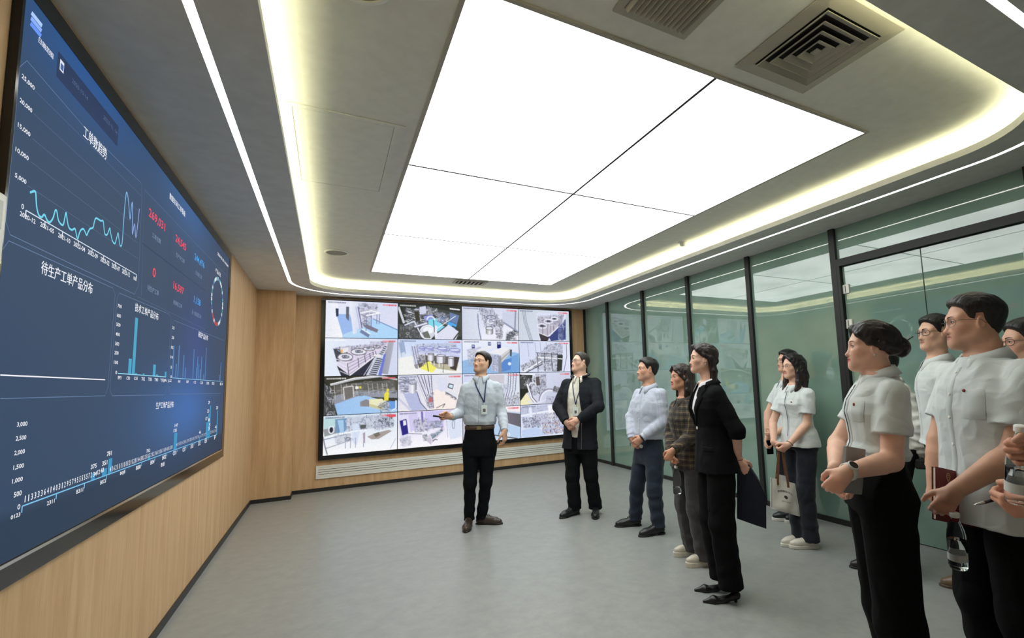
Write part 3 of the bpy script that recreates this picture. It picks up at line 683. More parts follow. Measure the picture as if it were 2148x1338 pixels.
    p.poly([(0, .05), (.3, .05), (.34, 1), (0, 1)], (212, 218, 236), (226, 230, 246)); p.line([(.27, .2), (.28, .6), (.32, 1)], .014, (112, 116, 150)); p.poly([(.7, .1), (1, .1), (1, .72), (.7, .4)], (210, 216, 236)); p.line([(.7, .42), (1, .74)], .03, (150, 158, 180)); p.line([(.95, .05), (.93, .7)], .028, (150, 156, 170))
    p.clutter([(.28, .05), (.55, .05), (.72, .55), (.4, .62)], 190, STEELPAL, .1, .012, 9); p.tank((.47, .64), .065, .05, .16, (150, 150, 150), (120, 120, 124)); p.ell((.5, .42), .06, .07, (244, 246, 255), .018); p.ell((.5, .3), .08, .06, (120, 120, 150), .014); p.clutter([(.54, .4), (.72, .36), (.7, .95), (.6, .95)], 70, [(90, 90, 96), (250, 250, 255), (140, 140, 150), (60, 60, 64)], .1, .014, 10); p.poly([(.78, .8), (.92, .68), (.98, .74), (.84, 1), (.76, 1)], (60, 66, 70)); p.clutter([(.76, .74), (.98, .72), (.95, 1), (.76, 1)], 30, DARKPAL, .12, .016, 11); p.stamp(True, False, 3); L.append((p, 'panel showing a long filling line of steel drums between pale walls'))
    p = Pic(W); p.grad((206, 216, 226), (226, 230, 250), 10)                       # 4 platform end
    for x in (.08, .105, .13): p.line([(x, .08), (x+.02, .4), (x+.13, 1)], .008, (130, 136, 150))
    p.poly([(.34, .1), (.94, .1), (.94, 1), (.38, 1)], (226, 230, 252)); p.poly([(.94, .1), (1, .1), (1, 1), (.92, 1)], (202, 216, 226)); p.poly([(.38, .74), (.6, .86), (.55, 1), (.42, 1)], (66, 60, 66)); p.poly([(.58, .88), (.86, .42), (.93, .25), (.92, .95), (.62, 1)], (60, 72, 130)); p.poly([(.36, .25), (.9, .15), (.84, .45), (.56, .86), (.38, .74)], (196, 190, 206)); p.clutter([(.36, .2), (.9, .1), (.84, .4), (.4, .6)], 130, STEELPAL, .08, .012, 12)
    for c, r in (((.45, .52), .09), ((.58, .36), .085), ((.7, .27), .07)): p.ell(c, r, r*.8, (236, 238, 252), .02); p.ell(c, r*.5, r*.35, (70, 70, 84))
    for x in (.46, .55, .62, .68): p.line([(x, .5), (x+.0, .82)], .007, (90, 90, 104))
    p.line([(.38, .74), (.56, .86), (.84, .44)], .014, (250, 250, 255)); p.clutter([(.78, .4), (.92, .3), (.86, 1), (.76, 1)], 40, [(40, 46, 70), (120, 140, 200), (230, 236, 255), (50, 66, 140)], .14, .014, 13); p.stamp(True, False, 4); L.append((p, 'panel showing the end of a railed tank platform above a blue aisle'))
    p = Pic(W); p.grad((232, 240, 252), (224, 228, 252), 0)                        # 5 platform with stairs
    p.poly([(.86, .05), (.96, .05), (.86, .98), (.74, .94)], (150, 152, 168), (182, 184, 196)); p.poly([(.95, .05), (1, .05), (1, 1), (.86, 1)], (214, 220, 244)); p.poly([(.1, .26), (.86, .1), (.84, .3), (.68, .5), (.33, 1), (.22, 1)], (226, 216, 238)); p.poly([(.11, .28), (.3, .3), (.3, .56), (.16, .62)], (70, 76, 84)); p.clutter([(.12, .24), (.6, .16), (.6, .3), (.2, .36)], 70, STEELPAL, .07, .014, 14); p.clutter([(.6, .08), (.86, .06), (.8, .25), (.6, .3)], 60, STEELPAL, .05, .01, 15)
    for c, rx, ry in (((.27, .5), .1, .1), ((.45, .36), .105, .085), ((.59, .28), .08, .05), ((.7, .22), .05, .035)):
        p.poly([(c[0]-rx, c[1]), (c[0]+rx, c[1]), (c[0]+rx*.9, c[1]+ry*.9), (c[0]-rx*.4, c[1]+ry*1.3), (c[0]-rx*.95, c[1]+ry*.6)], (214, 208, 226), (110, 104, 120)); p.ell(c, rx, ry, (236, 236, 248)); p.ell(c, rx, ry, (120, 114, 126), .012); p.ell((c[0], c[1]-.01), rx*.55, ry*.5, (96, 100, 110)); p.clutter([(c[0]-rx*.5, c[1]-ry*.5), (c[0]+rx*.5, c[1]-ry*.5), (c[0]+rx*.5, c[1]+ry*.4), (c[0]-rx*.5, c[1]+ry*.4)], 10, STEELPAL, .05, .016, 16)
    p.poly([(.2, .28), (.31, .24), (.31, .36), (.23, .4)], (236, 234, 240)); p.poly([(.205, .3), (.235, .29), (.235, .38), (.21, .4)], (236, 186, 120))
    p.poly([(.22, 1), (.16, .72), (.33, .98), (.33, 1)], (50, 54, 64)); p.poly([(.33, 1), (.66, .5), (.7, .46), (.55, 1)], (48, 50, 66))
    for a, b in (((.15, .55), (.3, .66)), ((.16, .64), (.31, .78)), ((.18, .74), (.32, .9)), ((.2, .86), (.33, .98))): p.line([a, b], .01, (240, 240, 250))
    for k in range(4): p.line([(.31, .68+.1*k), (.66, .36+.05*k)], .009, (150, 144, 166))
    for x, ya, yb in ((.3, .66, .98), (.44, .52, .84), (.53, .46, .7), (.6, .4, .6), (.645, .36, .53), (.68, .34, .48)): p.line([(x, ya), (x+.02, yb)], .009, (84, 84, 96))
    p.line([(.33, .99), (.66, .5)], .016, (250, 250, 255)); p.poly([(.55, 1), (.7, .42), (.84, .18), (.85, .25), (.78, .45), (.7, 1)], (206, 212, 226))
    for k in range(9): y = .94-.052*k; x = .6+.0125*k; p.poly([(x, y), (x+.1-.002*k, y+.03), (x+.1-.002*k, y+.055), (x-.005, y+.025)], (50, 52, 70))
    for k in range(5): y = .4-.05*k; x = .74+.018*k; p.poly([(x, y), (x+.05-.006*k, y+.015), (x+.05-.006*k, y+.035), (x-.005, y+.02)], (56, 60, 76))
    p.poly([(.66, .43), (.76, .43), (.76, .5), (.65, .48)], (240, 236, 240)); p.poly([(.72, 1), (.8, .42), (.83, .42), (.77, 1)], (110, 124, 214)); p.line([(.52, 1), (.68, .5)], .01, (230, 232, 246)); p.stamp(True, True, 5); L.append((p, 'panel showing a railed platform of tanks with a metal staircase'))
    p = Pic(W); p.grad((206, 222, 252), (246, 246, 250), 100)                      # 6 tanks on platform, yellow floor
    p.poly([(0, .55), (.25, .45), (.95, .7), (.95, 1), (0, 1)], (246, 246, 244)); p.poly([(.01, .1), (.09, .07), (.12, .4), (.05, .5)], (160, 178, 210)); p.poly([(.05, .4), (.1, .35), (.11, .46), (.06, .5)], (216, 226, 240)); p.poly([(.3, .45), (.96, .5), (.9, .92), (.3, .7)], (100, 96, 92)); p.poly([(.36, .7), (.48, .62), (.6, .8), (.52, .95), (.34, .84)], (246, 240, 110)); p.poly([(.48, .68), (.94, .74), (.9, .92), (.6, .84)], (190, 184, 156)); p.poly([(.84, .5), (.95, .52), (.9, .9), (.8, .84)], (70, 64, 60))
    for c in (((.5, .42), .05, .02, .18), ((.66, .46), .07, .03, .2), ((.82, .52), .05, .03, .24)): p.tank(*c, (200, 200, 216), (120, 116, 120))
    p.poly([(.25, .38), (.48, .36), (.96, .44), (.96, .52), (.5, .37), (.42, .42)], (206, 208, 246)); p.clutter([(.26, .14), (.9, .1), (.96, .4), (.26, .36)], 110, [(170, 176, 226), (220, 224, 250), (120, 126, 180), (245, 246, 255), (70, 76, 120)], .08, .014, 17)
    for c, r in (((.36, .24), .05), ((.48, .24), .06), ((.68, .26), .08), ((.88, .3), .09)): p.poly([(c[0]-r, c[1]), (c[0]+r, c[1]), (c[0]+r, c[1]+.09), (c[0]-r, c[1]+.09)], (206, 208, 246), (150, 154, 206)); p.ell(c, r, r*.45, (226, 228, 252)); p.ell(c, r, r*.45, (120, 126, 190), .01)
    for x in (.2, .235, .27): p.tube([(x, .2), (x+.06, .72)], .026, (226, 228, 252), (104, 104, 140))
    p.clutter([(.28, .42), (.42, .42), (.42, .7), (.32, .74)], 50, [(110, 104, 110), (240, 240, 246), (60, 56, 60), (200, 198, 210)], .1, .014, 18); p.poly([(.3, .7), (.37, .66), (.37, .76), (.32, .82)], (104, 98, 84)); p.poly([(.24, .72), (.3, .7), (.3, .84), (.26, .82)], (150, 144, 156))
    for x, y in ((.5, .6), (.55, .62), (.63, .68), (.69, .7)): p.line([(x, y), (x, y+.12)], .014, (244, 244, 250))
    p.line([(.42, .44), (.46, .92)], .012, (100, 94, 84)); p.line([(.7, .5), (.69, .96)], .01, (110, 104, 96)); p.stamp(True, False, 6); L.append((p, 'panel showing big tanks on a platform above a bright yellow floor patch'))
    p = Pic(W); p.grad((240, 244, 255), (214, 224, 250), 70)                       # 7 white machines on blue floor
    p.poly([(0, .62), (.3, .5), (.9, .36), (1, .4), (1, 1), (0, 1)], (150, 190, 232)); p.poly([(.66, .7), (.86, .5), (.98, .42), (1, 1), (.66, 1)], (120, 170, 224)); p.poly([(.66, .62), (.86, .55), (.84, .9), (.68, .96)], (92, 140, 210)); p.ell((.82, .72), .03, .05, (224, 240, 255)); p.clutter([(.08, .3), (.3, .2), (.55, .7), (.1, .8)], 80, [(240, 240, 250), (190, 180, 200), (130, 124, 150), (226, 210, 214), (200, 206, 240)], .1, .012, 19)
    for x, y, w_, h_ in ((.44, .06, .055, .1), (.6, .05, .07, .2), (.16, .14, .05, .11)): p.poly([(x, y), (x+w_, y), (x+w_, y+h_), (x, y+h_)], (34, 40, 110)); p.poly([(x+w_*.2, y+.01), (x+w_*.45, y+.01), (x+w_*.45, y+.08), (x+w_*.2, y+.08)], (230, 240, 255)); p.poly([(x+w_*.6, y+.01), (x+w_*.85, y+.01), (x+w_*.85, y+.08), (x+w_*.6, y+.08)], (230, 240, 255))
    p.poly([(.24, .3), (.48, .16), (.54, .2), (.3, .4)], (238, 238, 246)); p.poly([(.44, .36), (.72, .2), (.84, .24), (.66, .46)], (240, 240, 246)); p.poly([(.66, .46), (.84, .24), (.82, .42), (.66, .72)], (214, 212, 214)); p.poly([(.66, .56), (.83, .33), (.83, .37), (.66, .64)], (176, 174, 174)); p.poly([(.44, .4), (.66, .46), (.66, .96), (.5, .94)], (190, 196, 228)); p.clutter([(.45, .42), (.64, .48), (.64, .95), (.52, .92)], 50, STEELPAL, .1, .01, 20, [90, 80, 20]); p.poly([(.62, .5), (.67, .48), (.68, 1), (.62, 1)], (150, 154, 166)); p.poly([(.83, .28), (.87, .28), (.86, .5), (.83, .48)], (84, 90, 96)); p.stamp(True, False, 7); L.append((p, 'panel showing a long white machine on a blue floor behind the presenter'))
    p = Pic(W); p.grad((216, 224, 248), (228, 232, 252), 0)                        # 8 stairs and machines
    for x in (.16, .3, .4, .52): p.line([(x, .05), (x+.02, .5)], .007, (150, 158, 186))
    p.line([(.93, .05), (.93, .5), (.86, 1)], .01, (90, 96, 124)); p.clutter([(.55, .1), (.86, .05), (.84, .45), (.4, .4)], 120, STEELPAL, .08, .011, 21); p.clutter([(.34, .4), (.84, .42), (.78, 1), (.36, .9)], 130, DARKPAL, .12, .014, 22, [0, 90, 60]); p.poly([(.74, .46), (.85, .46), (.82, .96), (.72, .98)], (54, 58, 56)); p.clutter([(.02, .8), (.35, .5), (.44, .7), (.08, 1)], 90, DARKPAL, .09, .016, 23, [60, 120]); p.line([(.05, 1), (.42, .64)], .022, (250, 250, 255)); p.line([(.12, 1), (.44, .74)], .014, (60, 62, 70)); p.line([(.32, .38), (.84, .45)], .014, (110, 112, 130)); p.line([(.34, .52), (.84, .58)], .018, (250, 250, 255))
    for x in (.34, .48, .62, .74): p.line([(x, .38), (x+.01, .98)], .01, (60, 60, 70))
    p.stamp(True, False, 8); L.append((p, 'panel showing stepped machinery and a dark doorway right of the presenter'))
    p = Pic((56, 56, 46))                                                          # 9 dark mirrored room, yellow worker
    p.poly([(.1, .26), (.9, .12), (1, .16), (1, .6), (.5, .5), (.12, .72)], (84, 80, 66)); p.poly([(.12, .5), (.45, .38), (1, .42), (1, .62), (.5, .55), (.14, .75)], (150, 154, 166)); p.poly([(.14, .72), (.5, .5), (1, .78), (1, 1), (.18, 1)], (160, 198, 242), (176, 212, 248)); p.clutter([(.15, .2), (.95, .12), (.98, .48), (.15, .55)], 60, [(60, 58, 44), (110, 106, 90), (84, 80, 60), (150, 146, 130), (46, 46, 40)], .14, .02, 24, [0, 175])
    for x in (.15, .24, .31, .38, .44, .6, .66, .73, .8, .86): p.line([(x-.02, .2), (x, .6-.1*(x > .3))], .007, (196, 196, 184))
    p.line([(.08, .22), (.4, .08), (.75, .02), (1, .12)], .03, (190, 192, 196)); p.line([(.08, .2), (.4, .05), (.75, .0)], .014, (250, 250, 255)); p.poly([(.25, .28), (.38, .25), (.39, .54), (.27, .62)], (118, 114, 112)); p.line([(.27, .62), (.25, .29), (.38, .26), (.39, .54)], .016, (214, 212, 206)); p.poly([(.41, .27), (.455, .27), (.455, .34), (.41, .34)], (246, 246, 240)); p.poly([(.465, .27), (.49, .27), (.49, .33), (.465, .33)], (240, 226, 70))
    p.poly([(.48, .68), (.56, .62), (.74, .78), (.74, .84), (.6, .82), (.48, .8)], (140, 138, 140)); p.poly([(.6, .62), (.78, .62), (.86, .78), (.8, .86), (.6, .74)], (240, 236, 196)); p.poly([(.6, .74), (.8, .86), (.8, .94), (.6, .82)], (206, 202, 160)); p.clutter([(.74, .74), (.9, .66), (.9, .98), (.76, .98)], 40, DARKPAL, .1, .014, 25); p.poly([(.81, .5), (.85, .42), (.88, .48), (.87, .68), (.81, .68)], (238, 224, 70)); p.ell((.86, .4), .02, .045, (230, 216, 90)); p.poly([(.88, .7), (1, .7), (1, .92), (.9, .92)], (110, 160, 230)); p.line([(.92, .95), (.98, .9), (.98, .68)], .018, (240, 244, 250)); p.poly([(0, .1), (.08, .3), (.14, 1), (0, 1)], (40, 40, 32)); p.clutter([(0, .2), (.1, .3), (.16, 1), (0, 1)], 30, DARKPAL, .12, .014, 26, [80, 100, 70]); p.stamp(True, True, 9); L.append((p, 'dark panel showing a worker in yellow beside a press on a blue floor'))
    p = Pic(W); p.grad((220, 224, 246), (240, 236, 240), 60)                       # 10 conveyor seen from above
    p.poly([(.5, .5), (.62, .4), (.9, .7), (.86, 1), (.45, 1)], (252, 240, 234)); p.poly([(.08, .5), (.3, .42), (.42, .98), (.2, 1)], (186, 192, 226)); p.poly([(.0, .2), (.16, .08), (.18, .42), (.08, .5)], (150, 154, 176)); p.clutter([(0, .1), (.16, .05), (.16, .46), (.04, .5)], 30, STEELPAL, .14, .02, 27, [20]); p.tank((.22, .2), .06, .06, .26, (206, 208, 224), (120, 122, 130)); p.clutter([(.16, .1), (.27, .1), (.27, .24), (.18, .24)], 20, STEELPAL, .06, .014, 28)
    for x, x2 in ((.28, .46), (.33, .5), (.38, .5), (.44, .52), (.49, .53)): p.tube([(x, .02), (x2-.01, .8), (x2, .95)], .034, (240, 240, 255), (104, 104, 130))
    p.clutter([(.42, .6), (.54, .5), (.54, .95), (.44, .95)], 40, DARKPAL, .08, .014, 29); p.poly([(.46, .66), (.52, .64), (.52, .78), (.46, .78)], (190, 110, 120)); p.line([(.28, .42), (.36, .78), (.48, 1)], .034, (230, 230, 245)); p.line([(.28, .46), (.34, .78), (.44, 1)], .01, (84, 84, 104)); p.poly([(.6, .1), (.76, .1), (.76, .46), (.66, .5), (.6, .42)], (224, 226, 246)); p.line([(0, .62), (.2, .98)], .034, (206, 210, 230)); p.poly([(.78, .26), (.86, .3), (.84, .44), (.76, .38)], (60, 66, 80)); p.poly([(.79, .29), (.85, .32), (.835, .41), (.775, .37)], (210, 236, 246)); p.poly([(.74, .42), (.92, .6), (.9, .7), (.72, .5)], (230, 232, 242)); p.line([(.72, .5), (.9, .7)], .014, (70, 74, 84)); p.clutter([(.72, .5), (.9, .68), (.9, .78), (.74, .58)], 16, DARKPAL, .06, .012, 30); p.line([(.58, .95), (.72, .84), (.68, .95)], .008, (60, 60, 70)); p.stamp(True, False, 10); L.append((p, 'panel showing parallel conveyor pipes and a desk computer seen from above'))
    p = Pic(W); p.grad((214, 220, 246), (236, 238, 250), 0)                        # 11 tank in niche
    p.poly([(.3, .05), (.72, .05), (.72, .55), (.34, .6)], (208, 204, 214)); p.poly([(.72, .0), (1, 0), (1, 1), (.76, 1)], (224, 232, 244)); p.poly([(.58, .3), (.72, .32), (.72, .62), (.56, .62)], (236, 240, 250)); p.clutter([(.5, .3), (.78, .34), (.76, .72), (.5, .7)], 50, STEELPAL, .14, .012, 31, [90, 80]); p.tank((.58, .64), .08, .04, .28, (214, 210, 200), (84, 80, 60)); p.clutter([(.5, .52), (.68, .52), (.68, .7), (.5, .7)], 40, STEELPAL, .06, .014, 32)
    for x in (.79, .83, .88, .93): p.tube([(x, .0), (x-.02, .5), (x-.1, .95)], .03)
    p.clutter([(.68, .8), (1, .6), (1, 1), (.66, 1)], 50, [(60, 60, 44), (240, 236, 220), (110, 106, 84), (250, 250, 250)], .07, .014, 33); p.stamp(True, False, 11); L.append((p, 'panel showing a steel tank in a niche half hidden by the presenter'))
    p = Pic(W); p.grad((226, 230, 250), (206, 210, 232), 30)                       # 12 drum machine
    p.poly([(0, .05), (.24, .08), (.2, .5), (.0, .9)], (40, 42, 34)); p.poly([(0, .88), (.12, .62), (.24, .98), (0, 1)], (246, 238, 196)); p.clutter([(0, .1), (.2, .1), (.18, .5), (0, .5)], 24, [(50, 52, 44), (220, 226, 220), (90, 94, 84), (30, 32, 26)], .1, .014, 34); p.clutter([(.14, .2), (.5, .05), (.5, .6), (.2, .75)], 130, DARKPAL, .1, .018, 35, [60, 100, 90]); p.clutter([(.3, .05), (.5, .05), (.5, .5), (.32, .5)], 40, STEELPAL, .12, .014, 36)
    p.tube([(.14, .35), (.22, .8), (.3, .96)], .05, (246, 246, 255), (120, 116, 130)); p.ell((.24, .42), .07, .1, (240, 242, 252), .022, 180, 370); p.poly([(.3, .15), (.37, .12), (.38, .4), (.31, .42)], (96, 88, 84)); p.ell((.56, .9), .2, .36, (150, 146, 170), .03, 180, 290); p.ell((.56, .92), .18, .34, (236, 238, 252), .03, 180, 290); p.ell((.3, .78), .2, .18, (226, 228, 244), .022, 20, 150); p.poly([(.66, .44), (.86, .56), (.9, .74), (.62, .6)], (96, 98, 96)); p.clutter([(.64, .46), (.84, .52), (.86, .72), (.62, .6)], 30, DARKPAL, .06, .012, 37); p.line([(.62, .62), (1, .86)], .008, (140, 144, 170)); p.clutter([(.5, .74), (.7, .8), (.66, 1), (.48, 1)], 24, STEELPAL, .08, .012, 38); p.stamp(True, True, 12); L.append((p, 'panel showing a curved drum machine with a dark doorway at its left'))
    p = Pic(W); p.grad((214, 230, 244), (252, 252, 255), 90)                       # 13 assembly hall
    p.poly([(0, .06), (.16, .06), (.16, .34), (0, .4)], (190, 222, 226)); p.poly([(0, .34), (.16, .3), (.16, .46), (.02, .52)], (150, 156, 160)); p.ell((.105, .36), .025, .07, (40, 40, 50)); p.ell((.105, .36), .032, .09, (240, 244, 255), .016); p.poly([(.15, .1), (.3, .08), (.3, .42), (.16, .46)], (120, 156, 190)); p.poly([(.18, .12), (.26, .12), (.27, .45), (.22, .45)], (170, 206, 240)); p.clutter([(.3, .06), (.9, .04), (.9, .36), (.3, .44)], 120, [(190, 200, 230), (240, 244, 255), (110, 124, 150), (70, 80, 100), (216, 226, 246)], .1, .012, 39); p.clutter([(.68, .1), (.95, .1), (.95, .4), (.68, .46)], 50, [(30, 32, 40), (240, 244, 255), (70, 76, 90), (150, 160, 190)], .1, .016, 40)
    p.poly([(.38, .26), (.46, .24), (.48, .42), (.44, .8), (.38, .7)], (216, 226, 248)); p.poly([(.48, .28), (.57, .28), (.56, .36), (.49, .4)], (90, 96, 96)); p.poly([(.58, .6), (.7, .52), (.88, .46), (.92, .5), (.74, .68), (.64, .68)], (170, 160, 156)); p.poly([(.66, .54), (.74, .5), (.76, .58), (.7, .64)], (120, 112, 104)); p.line([(0, .56), (.36, .44), (.58, .42)], .014, (250, 252, 255)); p.line([(0, .6), (.3, .5)], .01, (120, 130, 160)); p.line([(0, .52), (.03, .78), (.06, .98)], .014, (120, 126, 140)); p.line([(.04, .82), (.28, .7)], .009, (140, 146, 160)); p.clutter([(.14, .5), (.36, .48), (.36, .68), (.16, .72)], 20, [(200, 206, 226), (140, 146, 166), (240, 244, 255)], .1, .01, 41); p.ell((.32, .62), .035, .03, (104, 110, 130), .012)
    for x in (.29, .36, .42, .53): p.line([(x, .6), (x, .86)], .009, (150, 156, 176))
    p.poly([(.52, .5), (.55, .48), (.55, .76), (.53, .76)], (170, 156, 170)); p.line([(.9, .96), (.98, .7)], .007, (170, 176, 196)); p.stamp(True, False, 13); p.poly([(.82, .06), (.98, .06), (.98, .12), (.9, .13)], (226, 90, 100)); L.append((p, 'panel showing workers in white and steel benches in a bright hall'))
    p = Pic(W); p.grad((226, 220, 250), (252, 250, 255), 90)                       # 14 blue door packing room
    p.poly([(.4, .02), (.68, .02), (.7, .5), (.42, .5)], (206, 200, 244)); p.poly([(.01, .16), (.12, .1), (.16, .7), (.06, .86)], (226, 226, 246)); p.poly([(.03, .24), (.13, .2), (.16, .6), (.07, .64)], (44, 40, 130)); p.poly([(.08, .24), (.12, .23), (.13, .36), (.085, .38)], (240, 240, 250)); p.poly([(.16, .1), (.3, .06), (.3, .5), (.19, .56)], (214, 208, 244)); p.line([(.36, .02), (.37, .36)], .03, (120, 114, 180)); p.clutter([(.22, .24), (.46, .22), (.48, .56), (.26, .58)], 70, [(240, 240, 250), (150, 144, 170), (84, 80, 110), (210, 206, 230)], .1, .014, 42, [90, 85, 0]); p.line([(.16, .58), (.36, .62)], .026, (240, 240, 250)); p.line([(.16, .6), (.36, .64)], .01, (130, 124, 150)); p.clutter([(.46, .3), (.66, .3), (.68, .5), (.48, .52)], 50, [(240, 240, 250), (150, 144, 170), (84, 80, 110), (120, 150, 160)], .08, .014, 43, [90, 0]); p.poly([(.42, .72), (.5, .66), (.7, .48), (.72, .56), (.5, .94)], (224, 216, 236)); p.poly([(.42, .72), (.5, .78), (.5, .96), (.43, .84)], (206, 196, 214)); p.poly([(.5, .7), (.68, .54), (.68, .6), (.52, .8)], (96, 130, 140)); p.clutter([(.5, .68), (.68, .54), (.68, .6), (.52, .78)], 16, STEELPAL, .1, .014, 44, [90]); p.clutter([(.36, .66), (.44, .64), (.44, .84), (.38, .84)], 20, DARKPAL, .06, .012, 45); p.clutter([(.02, .72), (.2, .66), (.2, .92), (.08, .96)], 16, [(220, 216, 236), (150, 150, 170), (250, 250, 255)], .1, .012, 46); p.poly([(.74, .3), (.98, .24), (.98, .8), (.8, .86)], (222, 230, 248)); p.ell((.85, .44), .02, .12, (150, 156, 176), .01); p.line([(.74, .3), (.76, .8)], .008, (180, 186, 210)); p.line([(.52, .86), (.56, .82), (.6, .84)], .012, (90, 86, 100)); p.stamp(True, False, 14); L.append((p, 'panel showing a dark blue door and packing machine below the remote control'))
    p = Pic(W); p.grad((220, 220, 240), (206, 220, 240), 30)                       # 15 sloping grey room
    p.poly([(.3, .05), (1, .2), (1, .02), (.3, .0)], (250, 240, 244)); p.poly([(.55, .12), (1, .26), (1, .66), (.6, .4)], (132, 126, 140), (104, 100, 110)); p.poly([(.36, .1), (.56, .14), (.6, .42), (.4, .4)], (210, 214, 240)); p.poly([(.36, .4), (1, .66), (1, .98), (.36, .9)], (188, 212, 240)); p.line([(.66, .56), (.6, .84)], .014, (64, 70, 84)); p.line([(.44, .8), (.94, 1)], .02, (90, 96, 90)); p.ell((.78, .86), .022, .05, (246, 248, 255), .012); p.poly([(0, .4), (.3, .5), (.3, 1), (0, 1)], (226, 226, 240)); p.clutter([(.0, .3), (.3, .4), (.3, .95), (0, .95)], 40, STEELPAL, .12, .014, 47); p.stamp(True, False, 15); L.append((p, 'panel showing a tilted grey storeroom beside the hanging hand'))
    p = Pic(W); p.grad((214, 220, 246), (224, 232, 250), 90)                       # 16 crowded workshop
    p.clutter([(0, .04), (1, .04), (1, .24), (0, .3)], 70, [(190, 200, 232), (240, 244, 255), (150, 160, 196), (222, 228, 246)], .14, .016, 48, [0, 90]); p.line([(0, .32), (.7, .2), (1, .2)], .03, (240, 244, 255)); p.poly([(.52, .04), (.64, .04), (.65, .6), (.54, .6)], (246, 248, 255)); p.line([(.18, .04), (.2, .5)], .05, (236, 240, 255)); p.clutter([(.22, .3), (1, .28), (1, .6), (.2, .62)], 170, [(90, 84, 130), (220, 220, 244), (60, 60, 84), (150, 130, 160), (250, 250, 255), (196, 170, 170)], .06, .016, 49); p.clutter([(.02, .36), (.3, .4), (.4, .72), (.06, .7)], 70, [(60, 70, 100), (220, 228, 246), (40, 46, 60), (150, 160, 190)], .07, .016, 50); p.poly([(.02, .76), (.3, .68), (.5, .96), (.1, 1), (.02, .98)], (196, 214, 244)); p.clutter([(.4, .55), (1, .6), (.98, .92), (.4, .95)], 190, [(84, 96, 214), (250, 250, 255), (60, 44, 50), (180, 120, 90), (210, 216, 246), (236, 190, 130), (120, 130, 226)], .06, .02, 51); p.stamp(False, False, 16); L.append((p, 'panel showing a crowded workshop of people and parts'))

    x0, z0, w, h = .8181, .5006, 4.06/4, 4.06*9/64
    t = empty('video_wall', (x0+2*w, D, z0-.06), 'big video wall of sixteen camera feeds on the back wall', 'video wall')
    b = MB(); yf = D-.058
    X0_, X1_, Z0_, Z1_ = .762, 4.93, .442, 2.802
    for q in ((X0_, X1_, Z0_, z0-.003), (X0_, X1_, z0+4*h+.003, Z1_), (X0_, x0-.003, z0-.003, z0+4*h+.003), (x0+4*w+.003, X1_, z0-.003, z0+4*h+.003)): b.box(q[0], q[1], yf-.006, D-.001, q[2], q[3])
    b.build('frame', FRAMEBLK, t)
    for k, (p, lab) in enumerate(L):
        r, c = divmod(k, 4); xa = x0+c*w; zb = z0+(3-r)*h; g = .0045
        b = MB(); b.box(xa+.0004, xa+w-.0004, yf+.004, D-.004, zb+.0004, zb+h-.0004); pan = b.build('display_panel', BEZEL, t); pan['label'] = lab
        A = p.out(); H_, W_ = A.shape[:2]
        gx = xa+g+(w-2*g)*np.arange(W_)/(W_-1); gz = zb+h-g-(h-2*g)*np.arange(H_)/(H_-1)
        V = np.zeros((H_, W_, 3)); V[..., 0] = gx[None]; V[..., 1] = yf+.0025; V[..., 2] = gz[:, None]
        i = np.arange((H_-1)*(W_-1)); a = (i//(W_-1))*W_+i % (W_-1)
        Fq = np.stack([a, a+W_, a+W_+1, a+1], 1)
        cl = A.reshape(-1, 3)/255; cl = np.where(cl <= .04045, cl/12.92, ((cl+.055)/1.055)**2.4)
        grid_mesh('picture', V.reshape(-1, 3), Fq, FEED, pan, cl)
def grid_mesh(name, V, Fq, m, parent, col=None, smooth=False):
    me = bpy.data.meshes.new(name); n = len(V); k = len(Fq)
    me.vertices.add(n); me.vertices.foreach_set('co', np.asarray(V, np.float32).ravel())
    me.loops.add(4*k); me.loops.foreach_set('vertex_index', np.asarray(Fq, np.int32).ravel())
    me.polygons.add(k); me.polygons.foreach_set('loop_start', np.arange(0, 4*k, 4, dtype=np.int32))
    try: me.polygons.foreach_set('loop_total', np.full(k, 4, np.int32))
    except Exception: pass
    if smooth: me.polygons.foreach_set('use_smooth', np.ones(k, bool))
    me.update(calc_edges=True); me.validate()
    for q in (m if isinstance(m, (list, tuple)) else [m]): me.materials.append(q)
    if col is not None:
        a = me.color_attributes.new('Col', 'FLOAT_COLOR', 'POINT'); c = np.ones((n, 4), np.float32); c[:, :3] = col; a.data.foreach_set('color', c.ravel())
    o = bpy.data.objects.new(name, me); COL.objects.link(o)
    if parent is not None:
        o.parent = parent; o.matrix_parent_inverse = mathutils.Matrix.Translation(-parent.location)
    return o
feeds()
# ------------------------------------------------------------------ bodies and clothing grown from distance fields
V3 = lambda *a: np.array(a, float)
def unit(v): v = np.asarray(v, float); return v/(np.linalg.norm(v)+1e-12)
_R = np.random.RandomState(11); _NT = _R.rand(32, 32, 32).astype(np.float32)*2-1
def vnoise(x, y, z):
    xi, yi, zi = np.floor(x), np.floor(y), np.floor(z); fx, fy, fz = x-xi, y-yi, z-zi
    fx, fy, fz = fx*fx*(3-2*fx), fy*fy*(3-2*fy), fz*fz*(3-2*fz)
    a, b, c = xi.astype(int) & 31, yi.astype(int) & 31, zi.astype(int) & 31; a1, b1, c1 = (a+1) & 31, (b+1) & 31, (c+1) & 31
    L = lambda p, q, t: p+(q-p)*t
    return L(L(L(_NT[a, b, c], _NT[a1, b, c], fx), L(_NT[a, b1, c], _NT[a1, b1, c], fx), fy), L(L(_NT[a, b, c1], _NT[a1, b, c1], fx), L(_NT[a, b1, c1], _NT[a1, b1, c1], fx), fy), fz)
